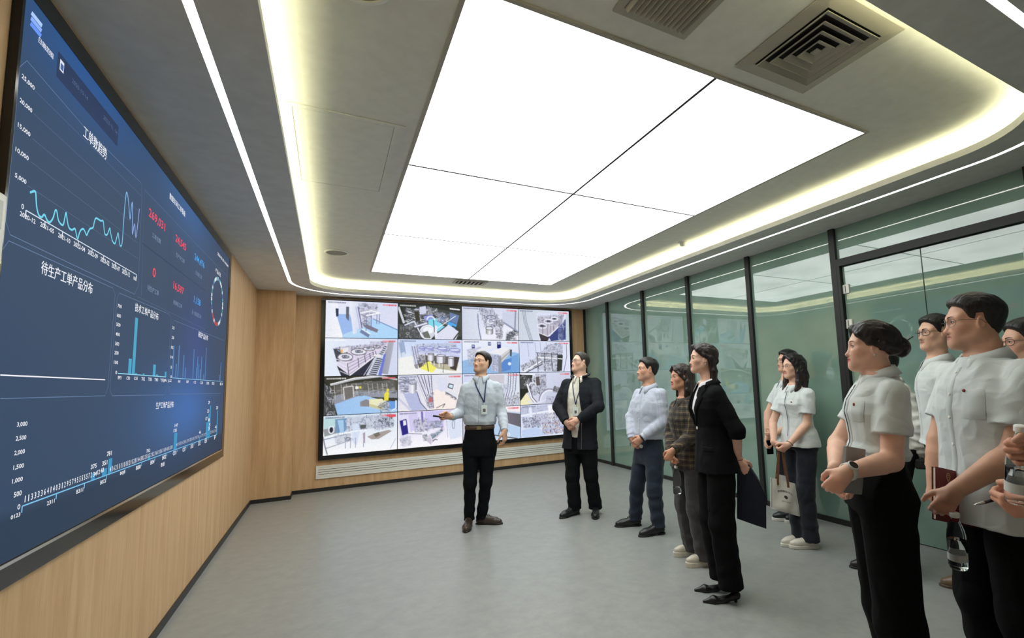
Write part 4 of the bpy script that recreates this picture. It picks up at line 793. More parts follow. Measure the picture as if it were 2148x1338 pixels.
class SDF:
    def __init__(s): s.ops = []
    def add(s, fn, lo, hi, k=.01): s.ops.append(('a', fn, np.asarray(lo, float), np.asarray(hi, float), k)); return s
    def sub(s, fn, lo, hi, k=.004): s.ops.append(('s', fn, np.asarray(lo, float), np.asarray(hi, float), k)); return s
    def cut(s, fn): s.ops.append(('c', fn, None, None, 0)); return s
    def disp(s, fn): s.ops.append(('d', fn, None, None, 0)); return s
    # ---- primitives
    def cone(s, a, b, ra, rb, k=.01, sub=False):
        a = np.asarray(a, float); b = np.asarray(b, float); ab = b-a; L2 = max(ab@ab, 1e-9)
        def fn(x, y, z):
            x, y, z = x-a[0], y-a[1], z-a[2]; t = np.clip((x*ab[0]+y*ab[1]+z*ab[2])/L2, 0, 1)
            return np.sqrt((x-t*ab[0])**2+(y-t*ab[1])**2+(z-t*ab[2])**2)-(ra+(rb-ra)*t)
        r = max(ra, rb); (s.sub if sub else s.add)(fn, np.minimum(a, b)-r, np.maximum(a, b)+r, k); return s
    def chain(s, pts, rads, k=.006, k0=None):
        for i in range(len(pts)-1): s.cone(pts[i], pts[i+1], rads[i], rads[i+1], k if (i or k0 is None) else k0)
        return s
    def limb(s, a, b, prof, k=.015, side=None, flat=1.0, fold=0., fn_=28., seed=0, hollow=None, flat_end=False):
        """tapered tube with a radius profile [(t, r)...]; optionally flattened across `side`, with soft folds round it"""
        a = np.asarray(a, float); b = np.asarray(b, float); ab = b-a; L = np.linalg.norm(ab); ax = ab/L
        T = [p[0] for p in prof]; Rr = [p[1] for p in prof]; r = max(Rr)+abs(fold)
        sd = None if side is None else unit(np.asarray(side)-ax*(np.asarray(side)@ax))
        def fn(x, y, z):
            x, y, z = x-a[0], y-a[1], z-a[2]; t = x*ax[0]+y*ax[1]+z*ax[2]; tc = np.clip(t, 0, L)
            px, py, pz = x-tc*ax[0], y-tc*ax[1], z-tc*ax[2]
            if sd is not None:
                q = (px*sd[0]+py*sd[1]+pz*sd[2])*(1/flat-1); px, py, pz = px+q*sd[0], py+q*sd[1], pz+q*sd[2]
            d = np.sqrt(px*px+py*py+pz*pz); rr = np.interp(tc/L, T, Rr)
            if fold:
                ph = vnoise(x*9+seed, y*9, z*9)*3.2
                rr = rr+fold*np.sin(t*fn_*2*PI/1.0+ph)*np.clip(1.2-abs(tc/L-.5)*.6, 0, 1)
            if flat_end or hollow: out = np.where(t > L, np.maximum(d-rr, t-L), d-rr)
            else: out = d-rr
            if hollow: out = np.maximum(out, np.minimum(hollow[1]-d, (t-(L-hollow[0]))) if False else -np.maximum(d-hollow[1], (L-hollow[0])-t))
            return out
        s.add(fn, np.minimum(a, b)-r, np.maximum(a, b)+r, k); return s
    def ell(s, c, r, M=None, k=.01, sub=False):
        c = np.asarray(c, float); r = np.asarray(r, float); M = np.eye(3) if M is None else np.asarray(M)   # rows of M: local axes
        def fn(x, y, z):
            x, y, z = x-c[0], y-c[1], z-c[2]
            u = (x*M[0, 0]+y*M[0, 1]+z*M[0, 2])/r[0]; v = (x*M[1, 0]+y*M[1, 1]+z*M[1, 2])/r[1]; w = (x*M[2, 0]+y*M[2, 1]+z*M[2, 2])/r[2]
            k0 = np.sqrt(u*u+v*v+w*w); k1 = np.sqrt((u/r[0])**2+(v/r[1])**2+(w/r[2])**2)
            return k0*(k0-1)/np.maximum(k1, 1e-6)
        R = r.max(); (s.sub if sub else s.add)(fn, c-R, c+R, k); return s
    def rbox(s, c, r, M=None, rd=.004, k=.004, sub=False):
        c = np.asarray(c, float); r = np.asarray(r, float); M = np.eye(3) if M is None else np.asarray(M)
        def fn(x, y, z):
            x, y, z = x-c[0], y-c[1], z-c[2]; q = [abs(x*M[i, 0]+y*M[i, 1]+z*M[i, 2])-(r[i]-rd) for i in range(3)]
            return np.sqrt(np.maximum(q[0], 0)**2+np.maximum(q[1], 0)**2+np.maximum(q[2], 0)**2)+np.minimum(np.maximum(np.maximum(q[0], q[1]), q[2]), 0)-rd
        R = np.linalg.norm(r); (s.sub if sub else s.add)(fn, c-R, c+R, k); return s
    def loft(s, P, N, lat0, lat1, prof, k=.03, n=2.3, cap=.03):
        """trunk: stacked superellipses from P to N. prof rows (t, half width, half depth, forward shift)"""
        P = np.asarray(P, float); N = np.asarray(N, float); ax = N-P; L = np.linalg.norm(ax); ax = ax/L
        T = [p[0] for p in prof]; A = [p[1] for p in prof]; B = [p[2] for p in prof]; O = [p[3] for p in prof]
        lat0 = unit(lat0-ax*(lat0@ax)); lat1 = unit(lat1-ax*(lat1@ax))
        lo = np.minimum(P+ax*L*T[0], P+ax*L*T[-1])-max(A)-.06; hi = np.maximum(P+ax*L*T[0], P+ax*L*T[-1])+max(A)+.06
        lo[2] = min((P+ax*L*T[0])[2], (P+ax*L*T[-1])[2])-.03; hi[2] = max((P+ax*L*T[0])[2], (P+ax*L*T[-1])[2])+.03
        def fn(x, y, z):
            x, y, z = x-P[0], y-P[1], z-P[2]; t = (x*ax[0]+y*ax[1]+z*ax[2])/L; tc = np.clip(t, T[0], T[-1]); w = np.clip(tc, 0, 1)
            lx, ly, lz = (lat0[i]+(lat1[i]-lat0[i])*w for i in range(3)); nn = np.sqrt(lx*lx+ly*ly+lz*lz); lx, ly, lz = lx/nn, ly/nn, lz/nn
            # forward = lateral-left turned: ax x lat... left cross up = forward
            gx, gy, gz = ly*ax[2]-lz*ax[1], lz*ax[0]-lx*ax[2], lx*ax[1]-ly*ax[0]
            a, b, o = np.interp(tc, T, A), np.interp(tc, T, B), np.interp(tc, T, O)
            u = (x*lx+y*ly+z*lz)/a; v = (x*gx+y*gy+z*gz-o)/b
            r = (np.abs(u)**n+np.abs(v)**n)**(1/n); d = (r-1)*np.minimum(a, b)
            e = np.abs(t-tc)*L; return np.where(e > 0, np.sqrt(np.maximum(d, 0)**2+e*e)+np.minimum(np.maximum(d, -.001), 0), d)
        s.add(fn, lo, hi, k); return s
    # ---- evaluation
    def at(s, P):
        P = np.atleast_2d(np.asarray(P, float)); x, y, z = P[:, 0], P[:, 1], P[:, 2]; D = np.full(len(P), 9.)
        for op, fn, lo, hi, k in s.ops: D = s._op(D, op, fn, x, y, z, k)
        return D
    @staticmethod
    def _op(D, op, fn, x, y, z, k):
        if op == 'd': return D+fn(x, y, z)
        d = fn(x, y, z)
        if op == 'c': return np.maximum(D, d)
        if op == 'a':
            if k <= 0: return np.minimum(D, d)
            h = np.clip(.5+.5*(d-D)/k, 0, 1); return d+(D-d)*h-k*h*(1-h)
        h = np.clip(.5-.5*(D+d)/max(k, 1e-5), 0, 1); return D+(-d-D)*h+k*h*(1-h)
    def mesh(s, h):
        los = [o[2] for o in s.ops if o[0] == 'a']; his = [o[3] for o in s.ops if o[0] == 'a']
        lo = np.min(los, 0)-3*h-.008; hi = np.max(his, 0)+3*h+.008; n = np.ceil((hi-lo)/h).astype(int)+1
        ax = [(lo[i]+h*np.arange(n[i])).astype(np.float32) for i in range(3)]; D = np.full(n, .2, np.float32)
        for op, fn, a, b, k in s.ops:
            if op in 'as':
                p = k+2*h+.004; i0 = np.clip(((a-p-lo)/h).astype(int), 0, n); i1 = np.clip(((b+p-lo)/h).astype(int)+2, 0, n)
                sl = tuple(slice(i0[i], i1[i]) for i in range(3)); x, y, z = ax[0][sl[0], None, None], ax[1][None, sl[1], None], ax[2][None, None, sl[2]]
                if min(i1-i0) <= 0: continue
                D[sl] = s._op(D[sl], op, fn, x, y, z, k)
            elif op == 'c':
                x, y, z = ax[0][:, None, None], ax[1][None, :, None], ax[2][None, None, :]; D = np.maximum(D, np.broadcast_to(fn(x, y, z), D.shape).astype(np.float32))
            else:
                I = np.nonzero(np.abs(D) < .02+2*h); D[I] += fn(ax[0][I[0]], ax[1][I[1]], ax[2][I[2]]).astype(np.float32)
        return surface_net(D, lo, h)
def surface_net(D, lo, h):
    neg = D < 0; c = np.zeros(tuple(np.array(D.shape)-1), np.int8)
    for i in (0, 1):
        for j in (0, 1):
            for k in (0, 1): c += neg[i:D.shape[0]-1+i, j:D.shape[1]-1+j, k:D.shape[2]-1+k]
    ids = np.argwhere((c > 0) & (c < 8)); idx = np.full(c.shape, -1, np.int32); idx[tuple(ids.T)] = np.arange(len(ids))
    pos = np.zeros((len(ids), 3)); cnt = np.zeros(len(ids)); cor = [(i, j, k) for i in (0, 1) for j in (0, 1) for k in (0, 1)]
    for a in cor:
        for ax in range(3):
            if a[ax]: continue
            b = list(a); b[ax] = 1
            da = D[ids[:, 0]+a[0], ids[:, 1]+a[1], ids[:, 2]+a[2]]; db = D[ids[:, 0]+b[0], ids[:, 1]+b[1], ids[:, 2]+b[2]]
            m = (da < 0) != (db < 0); t = np.where(m, da/np.where(m, da-db, 1), 0)
            q = np.array(a, float)[None].repeat(len(ids), 0); q[:, ax] += t; pos[m] += q[m]; cnt[m] += 1
    V = lo+h*(ids+pos/np.maximum(cnt, 1)[:, None]); F = []
    for ax in range(3):
        sl0 = [slice(1, -1)]*3; s0 = [slice(None)]*3; s1 = [slice(None)]*3; s0[ax] = slice(0, -1); s1[ax] = slice(1, None)
        A, B = neg[tuple(s0)], neg[tuple(s1)]; e = np.argwhere(A != B); o1, o2 = [(1, 2), (2, 0), (0, 1)][ax]
        e = e[(e[:, o1] > 0) & (e[:, o2] > 0) & (e[:, o1] < D.shape[o1]-1) & (e[:, o2] < D.shape[o2]-1)]
        if not len(e): continue
        fl = A[tuple(e.T)]; d1 = np.zeros(3, int); d1[o1] = 1; d2 = np.zeros(3, int); d2[o2] = 1
        q = np.stack([idx[tuple(v.T)] for v in (e-d1-d2, e-d2, e, e-d1)], 1); q[~fl] = q[~fl][:, ::-1]; F.append(q)
    F = np.concatenate(F); F = F[(F >= 0).all(1)]; return V, F

# ------------------------------------------------------------------ materials for people
SKIN = mat('skin', rough=.48, spec=.35, attr=True); bsdf(SKIN).inputs['Subsurface Weight'].default_value = 0.0; add_bump(SKIN, 420, .12, .001)
def crease_bump(m, s1=9., st=.42, dist=.03):
    tc = nd(m, 'ShaderNodeTexCoord'); n = nd(m, 'ShaderNodeTexNoise'); n.inputs['Scale'].default_value = s1; n.inputs['Detail'].default_value = 1.2; n.inputs['Distortion'].default_value = .5
    n.inputs['Roughness'].default_value = .45; lk(m, tc.outputs['Object'], n.inputs[0])
    a = nd(m, 'ShaderNodeMath', operation='SUBTRACT'); a.inputs[1].default_value = .5; lk(m, n.outputs['Fac'], a.inputs[0]); c = nd(m, 'ShaderNodeMath', operation='ABSOLUTE'); lk(m, a.outputs[0], c.inputs[0])
    w = nd(m, 'ShaderNodeTexNoise'); w.inputs['Scale'].default_value = 260; lk(m, tc.outputs['Object'], w.inputs[0]); k = nd(m, 'ShaderNodeMath', operation='MULTIPLY_ADD'); k.inputs[1].default_value = .010; lk(m, w.outputs['Fac'], k.inputs[0]); lk(m, c.outputs[0], k.inputs[2])
    b = nd(m, 'ShaderNodeBump'); b.inputs['Strength'].default_value = st; b.inputs['Distance'].default_value = dist; lk(m, k.outputs[0], b.inputs['Height']); lk(m, b.outputs[0], bsdf(m).inputs['Normal'])
CLOTH = mat('woven_cloth', rough=.85, spec=.2, attr=True, sheen=.15); crease_bump(CLOTH)
DARKCLOTH = mat('dark_cloth', rough=.85, spec=.14, attr=True, sheen=.0); crease_bump(DARKCLOTH, 8., .4, .03)
HAIRM = mat('hair_strands', rough=.42, spec=.45, attr=True); add_bump(HAIRM, 140, .55, .003, vec_scale=(1, 1, .12), detail=3)
LEATHER = mat('leather', rough=.35, spec=.5, attr=True); add_bump(LEATHER, 160, .15, .002)
EYEWHITE = mat('eye_white', srgb(226, 222, 214), rough=.2); IRIS = mat('dark_iris', srgb(38, 26, 20), rough=.15)
LASH = mat('lash_line', srgb(34, 26, 24), rough=.6); BROW = mat('brow_hair', srgb(46, 38, 34), rough=.8)
WIRE = mat('thin_metal_wire', srgb(150, 140, 128), rough=.25, metal=.9); DARKWIRE = mat('dark_frame_plastic', srgb(46, 42, 44), rough=.3)
LENS = mat('spectacle_lens', (1, 1, 1), rough=.0, trans=1.0, ior=1.08)
PEARL = mat('pearl', srgb(240, 236, 226), rough=.2); GOLD = mat('gold_metal', srgb(206, 170, 110), rough=.3, metal=.8)
BUTTON = mat('shirt_button', srgb(226, 226, 220), rough=.3)
PINM = mat('red_gold_enamel', srgb(138, 62, 44), rough=.35, metal=.3)
RED = mat('red_enamel', srgb(190, 40, 34), rough=.3)
BADGE = mat('badge_card', srgb(214, 226, 222), rough=.3); NAVYSTRAP = mat('navy_strap', srgb(40, 52, 92), rough=.7)
CLEARPL = mat('clear_plastic', (.96, .98, .98), rough=.02, trans=1.0, ior=1.09)
def const(col): return lambda V: np.repeat(np.array(srgb(*col))[None], len(V), 0)

class Person:
    """one standing figure. Everything is laid out in room coordinates from the ground point, facing and a few joint positions"""
    def __init__(s, G, H, phi, phih, head, neck, pelvis, label, pitch=0., roll=0., female=False, girth=1., skin=(206, 160, 130), h=.0045, off=(0, 0, 0), face=1.0, headscale=1.0, group=None, shdrop=.088):
        s.G = np.array([G[0], G[1], 0.]); s.H = H; s.q = H/1.72; s.fem = female; s.g = girth; s.h = h; s.skin = skin
        t = CAM-s.G; t[2] = 0; s.T = unit(t); s.RT = V3(-s.T[1], s.T[0], 0)
        s.F, s.L = s.frame(phi); s.Fh, s.Lh = s.frame(phih); U = V3(0, 0, 1)
        Fp = unit(s.Fh*math.cos(pitch)+U*math.sin(pitch)); Up = unit(np.cross(Fp, s.Lh))
        Up = unit(np.cross(Fp, s.Lh)); Up = Up if Up[2] > 0 else -Up
        Lr = s.Lh*math.cos(roll)+Up*math.sin(roll); Ur = Up*math.cos(roll)-s.Lh*math.sin(roll)
        s.HM = np.stack([Lr, Fp, Ur])                       # rows: left, forward, up of the head
        s.N = s.at(*neck, off[1]); s.P = s.at(*pelvis, off[2]); s.C = s.at(*head, off[0]); s.hs = (H/1.72)*headscale*(.965 if female else 1.0)
        s.root = empty('person', s.G, label, 'person', group)
        w = .158*s.q*(.88 if female else 1.0)*min(girth, 1.1)
        s.sh = {1: s.N+s.L*w-U*shdrop*s.q, -1: s.N-s.L*w-U*shdrop*s.q}
        s.arm = {}; s.hand = {}; s.body = SDF(); s.parts = []
    def frame(s, deg):
        a = math.radians(deg); return math.cos(a)*s.T-math.sin(a)*s.RT, math.cos(a)*s.RT+math.sin(a)*s.T
    def at(s, u, v, off=0.):
        d = ray(u, v); t = ((s.G+s.T*off-CAM)@s.T)/(d@s.T); return CAM+t*d
    def reach(s, S, px, L, near=1):
        d = unit(ray(*px)); oc = CAM-S; b = d@oc; c = oc@oc-L*L; disc = b*b-c
        if disc < 0: tt = -b; Q = CAM+tt*d; return S+unit(Q-S)*L
        return CAM+(-b-near*math.sqrt(disc))*d
    def set_arm(s, side, elbow, wrist, e_near=0, w_near=1, Lu=.29, Lf=.245):
        """side +1 = the person's left. elbow/wrist: image points; near: +1 the solution nearer the camera, -1 the farther, 0 shortest"""
        S = s.sh[side]
        def go(A, px, L, near):
            if near == 0: d = unit(ray(*px)); Q = CAM+d*((A-CAM)@d); return A+unit(Q-A)*min(L, max(np.linalg.norm(Q-A), L*.9))
            return s.reach(A, px, L, near)
        E = go(S, elbow, Lu*s.q, e_near) if len(elbow) == 2 else np.asarray(elbow, float); W = go(E, wrist, Lf*s.q, w_near) if len(wrist) == 2 else np.asarray(wrist, float)
        s.arm[side] = (S, E, W); return s
    # ---- skin
    def hl(s, x, y, z): return s.C+s.hs*(s.HM[0]*x+s.HM[1]*y+s.HM[2]*z)
    def to_head(s, V): return ((V-s.C)@s.HM.T)/s.hs
    def build_head(s):
        B = s.body; k = s.hs; M = s.HM; f = s.fem
        E = lambda c, r, kk=.012, sub=False, MM=None: B.ell(s.hl(*c), np.array(r)*k, M if MM is None else MM, kk*k, sub)
        Cn = lambda a, b, ra, rb, kk=.012, sub=False: B.cone(s.hl(*a), s.hl(*b), ra*k, rb*k, kk*k, sub)
        jw = .040 if f else .047
        E((0, -.017, .032), (.0755, .099, .084), .01); E((0, .026, -.03), (.060 if f else .064, .062, .086), .03)
        for sx in (1, -1):
            Cn((sx*.052, -.004, -.03), (sx*jw, .008, -.066), .026, .021, .03); Cn((sx*jw, .008, -.066), (sx*.012, .068, -.098), .021, .017, .03)
            E((sx*.040, .053, -.024), (.022, .022, .02), .03)
        Cn((-.014, .066, -.099), (.014, .066, -.099), .0175 if not f else .015, .0175 if not f else .015, .022)
        E((0, .066, -.064), (.032, .024, .028), .022)
        br = .5 if f else 1.
        for sx in (1, -1): Cn((sx*.046, .060, .020), (sx*.013, .078, .0185), .0095*br+.004, .009*br+.004, .02)
        for sx in (1, -1): E((sx*.0315, .0945, -.001), (.0185, .0165, .0125), .014, True)
        for sx in (1, -1): E((sx*.0315, .0705, -.001), (.0145, .0145, .0135), .004)
        nz = -.040; ny = .099 if not f else .0965
        Cn((0, .080, .006), (0, ny-.006, nz+.004), .0075, .0100, .012); E((0, ny, nz-.002), (.0115, .0105, .0095), .008)
        for sx in (1, -1): E((sx*.0135, ny-.013, nz-.0055), (.0085, .011, .008), .006)
        for sx in (1, -1): E((sx*.0065, ny-.007, nz-.0125), (.0038, .005, .004), .003, True)
        for sx in (1, -1): Cn((0, .0895, -.0615), (sx*.0205, .0775, -.0665), .0052, .0028, .005); Cn((0, .0880, -.0735), (sx*.0185, .0775, -.0685), .0062, .003, .005)
        Cn((-.018, .0905, -.0680), (.018, .0905, -.0680), .0016, .0016, .003, True)
        for sx in (1, -1):
            tl = unit(M[0]*sx*.93-M[1]*.36); fw = unit(np.cross(np.cross(tl, M[1]), tl)); MM = np.stack([tl, fw, M[2]])
            E((sx*.0765, -.006, -.012), (.0085, .0185, .0305), .005, False, MM); E((sx*.0845, -.002, -.009), (.0055, .0115, .02), .004, True, MM)
        r = .0475 if f else .057*min(s.g, 1.08)
        a = s.hl(0, -.022, -.05); B.cone(a, s.N+s.F*.004*k+V3(0, 0, .035)*k, r*k*.98, r*k*1.02, .03*k); B.cone(s.N+V3(0, 0, .035)*k, s.N-V3(0, 0, .03), r*k*1.02, r*k*1.08, .01)
    def build_hand(s, side, d=None, thumb=None, curl=(.5, .55, .6, .65), tcurl=.5, spread=1., scale=1., wristbend=0., sink=.0):
        """d: wrist-to-knuckle direction; thumb: direction of the thumb edge of the palm"""
        S, E, W = s.arm[side]; d = unit(W-E) if d is None else unit(d); B = s.body; q = s.q*scale*(.93 if s.fem else 1.)
        t = unit(np.asarray(thumb)-d*(np.asarray(thumb)@d)); n = np.cross(t, d) if side < 0 else np.cross(d, t)   # palm normal (out of the palm)
        W = W+d*sink; kn = []
        offs = (.027, .0095, -.0085, -.0255); ln = (.092, .095, .090, .080)
        for i in range(4):
            b = W+t*offs[i]*.55*q+d*.012*q; kk = W+d*ln[i]*q+t*offs[i]*spread*q-n*(.002 if i in (1, 2) else -.001)*q
            B.cone(b, kk, .0135*q, .0112*q, .012*q); kn.append(kk)
        B.cone(W-d*.012*q, W+d*.03*q, .0225*q, .024*q, .016*q)
        B.ell(W+d*.035*q+t*.022*q+n*.010*q, np.array([.014, .027, .014])*q, np.stack([t, d, n]), .012*q)
        fl = (.071, .079, .073, .057); fr = (.0088, .0091, .0086, .0077)
        for i in range(4):
            p = kn[i]; c = curl[i]; seg = (.46, .29, .25); ang = (c*1.35, c*1.65, c*1.0); a = 0.; sp = (offs[i]*1.1*(spread-.6))
            P = [p]; R = [fr[i]*q*1.1]
            for j in range(3):
                a += ang[j]; dd = unit(d*math.cos(a)+n*math.sin(a)+t*sp*.6*math.cos(a)); p = p+dd*fl[i]*seg[j]*q; P.append(p); R.append(fr[i]*q*(1.0, .93, .80)[j])
            for j in range(3): B.cone(P[j], P[j+1], R[j], R[j+1], .0025*q)
        b = W+d*.022*q+t*.024*q+n*.006*q; a0 = unit(t*.62+d*.72+n*.35); a1 = unit(t*(.55-.7*tcurl)+d*.8+n*(.25+.5*tcurl)); a2 = unit(t*(.35-.95*tcurl)+d*.8+n*(.2+.65*tcurl))
        p1 = b+a0*.040*q; p2 = p1+a1*.034*q; p3 = p2+a2*.027*q
        B.cone(b, p1, .0145*q, .0115*q, .010*q); B.cone(p1, p2, .0112*q, .0100*q, .003*q); B.cone(p2, p3, .0100*q, .0082*q, .003*q)
        s.hand[side] = dict(W=W, d=d, t=t, n=n, kn=kn, grip=W+d*.085*q+n*.032*q, tip=p3)
    def build_arms(s, bare=True, thick=1.):
        q = s.q*(.88 if s.fem else 1.)*thick
        for sd, (S, E, W) in s.arm.items():
            B = s.body; b = 1. if bare else .72
            B.limb(S, E, [(0, .038*q*b), (.2, .042*q*b), (.45, .0455*q*b), (.8, .040*q*b), (1, .039*q*b)], .02)
            B.limb(E, W, [(0, .039*q*b), (.25, .0425*q*(b if bare else .8)), (.7, .033*q), (1, .0265*q)], .015)
    def finish_body(s, lip=(176, 104, 94), stubble=None, name='body', brows=True, blush=.0):
        B = s.body; q = s.q; U = V3(0, 0, 1)
        B.cone(s.sh[1]-s.L*.03, s.sh[-1]+s.L*.03, .038*q, .038*q, .02); B.loft(s.P+U*.1, s.N, s.L, s.L, [(0, .10*q, .07*q, 0), (.6, .12*q, .075*q, 0), (1.0, .07*q, .06*q, 0)], .03)
        V, F = B.mesh(s.h)
        h = s.to_head(V); x, y, z = h.T; c = np.repeat(np.array(s.skin, float)[None], len(V), 0)
        inh = (np.abs(x) < .1) & (np.abs(y) < .13) & (np.abs(z) < .14)
        def blend(w, col): c[:] = c*(1-w[:, None])+np.array(col, float)*w[:, None]
        w = np.exp(-((np.abs(x)-.042)/.02)**2-((z+.03)/.024)**2)*(y > .03)*inh*.22; blend(w, (208, 122, 104))
        w = np.exp(-(x/.015)**2-((z+.042)/.012)**2)*(y > .08)*inh*.18; blend(w, (196, 116, 98))
        lx = np.clip(1-(np.abs(x)/.0235)**2, 0, 1); w = np.clip(1.6-np.abs((z+.0678)/(.0015+.0098*np.sqrt(lx)))*1.3, 0, 1)*(lx > 0)*(y > .07)*inh; blend(np.clip(w, 0, .9), lip)
        if stubble is not None:
            w = (np.clip((-.045-z)/.02, 0, 1)*np.clip((y+.03)/.05, 0, 1)*inh*(1-np.clip(w*2, 0, 1)))*.12; blend(w, stubble)
        cn = vnoise(V[:, 0]*40, V[:, 1]*40, V[:, 2]*40)[:, None]; c = np.clip(c*(1+.035*cn), 0, 255)
        hands = np.zeros(len(V))
        for sd, hd in s.hand.items(): hands = np.maximum(hands, np.exp(-(np.linalg.norm(V-hd['W']-hd['d']*.1*q, axis=1)/.07)**4))
        c = c*(1-hands[:, None]*.0)+hands[:, None]*np.array([4., -6, -6])
        cl = np.clip(c, 0, 255)/255; cl = np.where(cl <= .04045, cl/12.92, ((cl+.055)/1.055)**2.4)
        o = grid_mesh(name, V, F, SKIN, s.root, cl, True); s.bodyobj = o
        s.eyes(brows); return o
    def eyes(s, brows=True):
        M = s.HM; k = s.hs
        for sx in (1, -1):
            c = V3(sx*.0315, .0705, -.001); R = .0154
            def P(a, b, r=R): # a sideways, b up, on the ball
                y = math.sqrt(max(r*r-a*a-b*b*1.2, 1e-8)); return s.hl(c[0]+a, c[1]+y, c[2]+b)
            n = 12; V = []; F = []; mi = []; W = .0122; up, dn = (.0043, .0034) if s.fem else (.0038, .0032)
            for i in range(n+1):
                t = -1+2*i/n; a = t*W*.98; e = math.sqrt(max(1-t*t, 0))
                for j in range(7): f = j/6; b = (-dn*e)+(up+dn)*e*f+.0012*t*sx; V.append(P(a, b))
            for i in range(n):
                for j in range(6): F.append((i*7+j, (i+1)*7+j, (i+1)*7+j+1, i*7+j+1)); mi.append(0)
            eye = link_mesh('eye', V, F, [EYEWHITE], s.root, mi, True)
            gx = s.gaze[0] if hasattr(s, 'gaze') else 0.; gz = (s.gaze[1] if hasattr(s, 'gaze') else 0.)
            V = [P(gx, gz, R+.0006)]; F = []
            for i in range(16): a = 2*PI*i/16; V.append(P(gx+.0054*math.cos(a), max(-dn, min(up*.92, gz+.0054*math.sin(a))), R+.0005))
            for i in range(16): F.append((0, 1+i, 1+(i+1) % 16))
            link_mesh('iris', V, F, IRIS, eye, None, True)
            pts = []; rr = []
            for i in range(11): t = -1+.2*i; e = math.sqrt(max(1-t*t, 0)); pts.append(P(t*W, up*e+.0004+.0012*t*sx, R+.0006)); rr.append(k*(.0008+.0009*math.sqrt(e))*(1.15 if s.fem else .9))
            V, F = tube(pts, rr, 6); link_mesh('lashes', V, F, LASH, eye, None, True)
            if brows:
                V = []; F = []
                for i in range(9):
                    t = i/8; a = sx*(.0125+.034*t); zz = .0185+.006*math.sin(t*PI*.75)-.0035*t*t; hgt = (.0034 if not s.fem else .0023)*(1-.62*t)
                    for dz in (-1, 0, 1):
                        zq = zz+dz*hgt; V.append(s.brow_pt(a, zq, .0012 if dz == 0 else .0002))
                for i in range(8):
                    for j in range(2): q = (i*3+j, (i+1)*3+j, (i+1)*3+j+1, i*3+j+1); F.append(q if sx > 0 else q[::-1])
                link_mesh('eyebrow', V, F, BROW, s.root, None, True)
    def brow_pt(s, a, z, lift):
        A, Bq = s.hl(a, .13, z), s.hl(a, .0, z); lo_, hi_ = 0., 1.
        T = np.linspace(0, 1, 60); D = s.headsdf().at(A+(Bq-A)*T[:, None]); i = int(np.argmax(D < 0)); t = T[i] if D[i] < 0 else .45
        return A+(Bq-A)*(t-.006)-(Bq-A)*lift/np.linalg.norm(Bq-A)*s.hs
    def headsdf(s): return s.body
    # ---- hair
    def hair(s, col=(34, 30, 30), t=.012, line=None, top=.006, kind='short', extra=None, rough=.0016, h=None, front=.055, side=.028, nape=-.07, sideburn=-.028, tint=None, sidethin=.0):
        """cap of hair over the skull cut along a hairline; `extra(sdf)` adds locks, buns and long hair"""
        S_ = SDF(); k = s.hs; M = s.HM
        S_.ell(s.hl(0, -.018, .032), (np.array([.0755, .100, .084])+t)*k, M, .0); S_.ell(s.hl(0, -.030, -.01), (np.array([.066, .074, .075])+t*.8)*k, M, .02*k)
        if top: S_.ell(s.hl(0, .004, .060), (np.array([.062, .082, .056])+top)*k, M, .025*k)
        C = s.C
        def cutf(x, y, z):
            x, y, z = x-C[0], y-C[1], z-C[2]
            X, Y, Z = ((x*M[i, 0]+y*M[i, 1]+z*M[i, 2])/k for i in range(3))
            zl = np.interp(Y, [-.12, -.075, -.035, -.022, -.016, .010, .016, .030, .050, .072, .090, .12], [nape, nape, nape*.62, -.035, .022, .022, sideburn, sideburn*.3, side, front, front+.012, front+.012])
            ctr = np.clip((np.abs(X)-.03)/.04, 0, 1); zl = np.where(Y > .04, zl-.0*ctr, zl)
            return (zl-Z)*k*.8
        S_.cut(cutf)
        def taper(x, y, z):
            x, y, z = x-C[0], y-C[1], z-C[2]; X, Y, Z = ((x*M[i, 0]+y*M[i, 1]+z*M[i, 2])/k for i in range(3))
            e = -cutf(x+C[0], y+C[1], z+C[2])/.8; w = np.clip(e/(.030*k), 0, 1); w = w*w*(3-2*w); lowz = 1-np.clip((Z-.0)/.065, 0, 1); sd = sidethin*lowz
            return t*k*((1-w)*.9+sd*w)
        S_.disp(taper)
        if extra: extra(S_)
        def strands(x, y, z): 
            X, Y, Z = ((( x-C[0])*M[i, 0]+(y-C[1])*M[i, 1]+(z-C[2])*M[i, 2]) for i in range(3))
            return vnoise(X*170, Y*60+Z*14, Z*22)*rough+vnoise(X*60, Y*30, Z*9)*rough*1.2
        if rough: S_.disp(strands)
        V, F = S_.mesh(h or max(.0032, s.h*.8)); hh = s.to_head(V)
        c = np.repeat(np.array(col, float)[None], len(V), 0)
        n = vnoise(hh[:, 0]*200, hh[:, 1]*60, hh[:, 2]*16)[:, None]; c = c*(1+.22*n)
        if tint is not None: w = np.clip((-.05-hh[:, 2])/.2, 0, 1)[:, None]; c = c*(1-w)+np.array(tint, float)*w*(1+.2*n)
        cl = np.clip(c, 0, 255)/255; cl = np.where(cl <= .04045, cl/12.92, ((cl+.055)/1.055)**2.4)
        return grid_mesh('hair', V, F, HAIRM, s.root, cl, True)
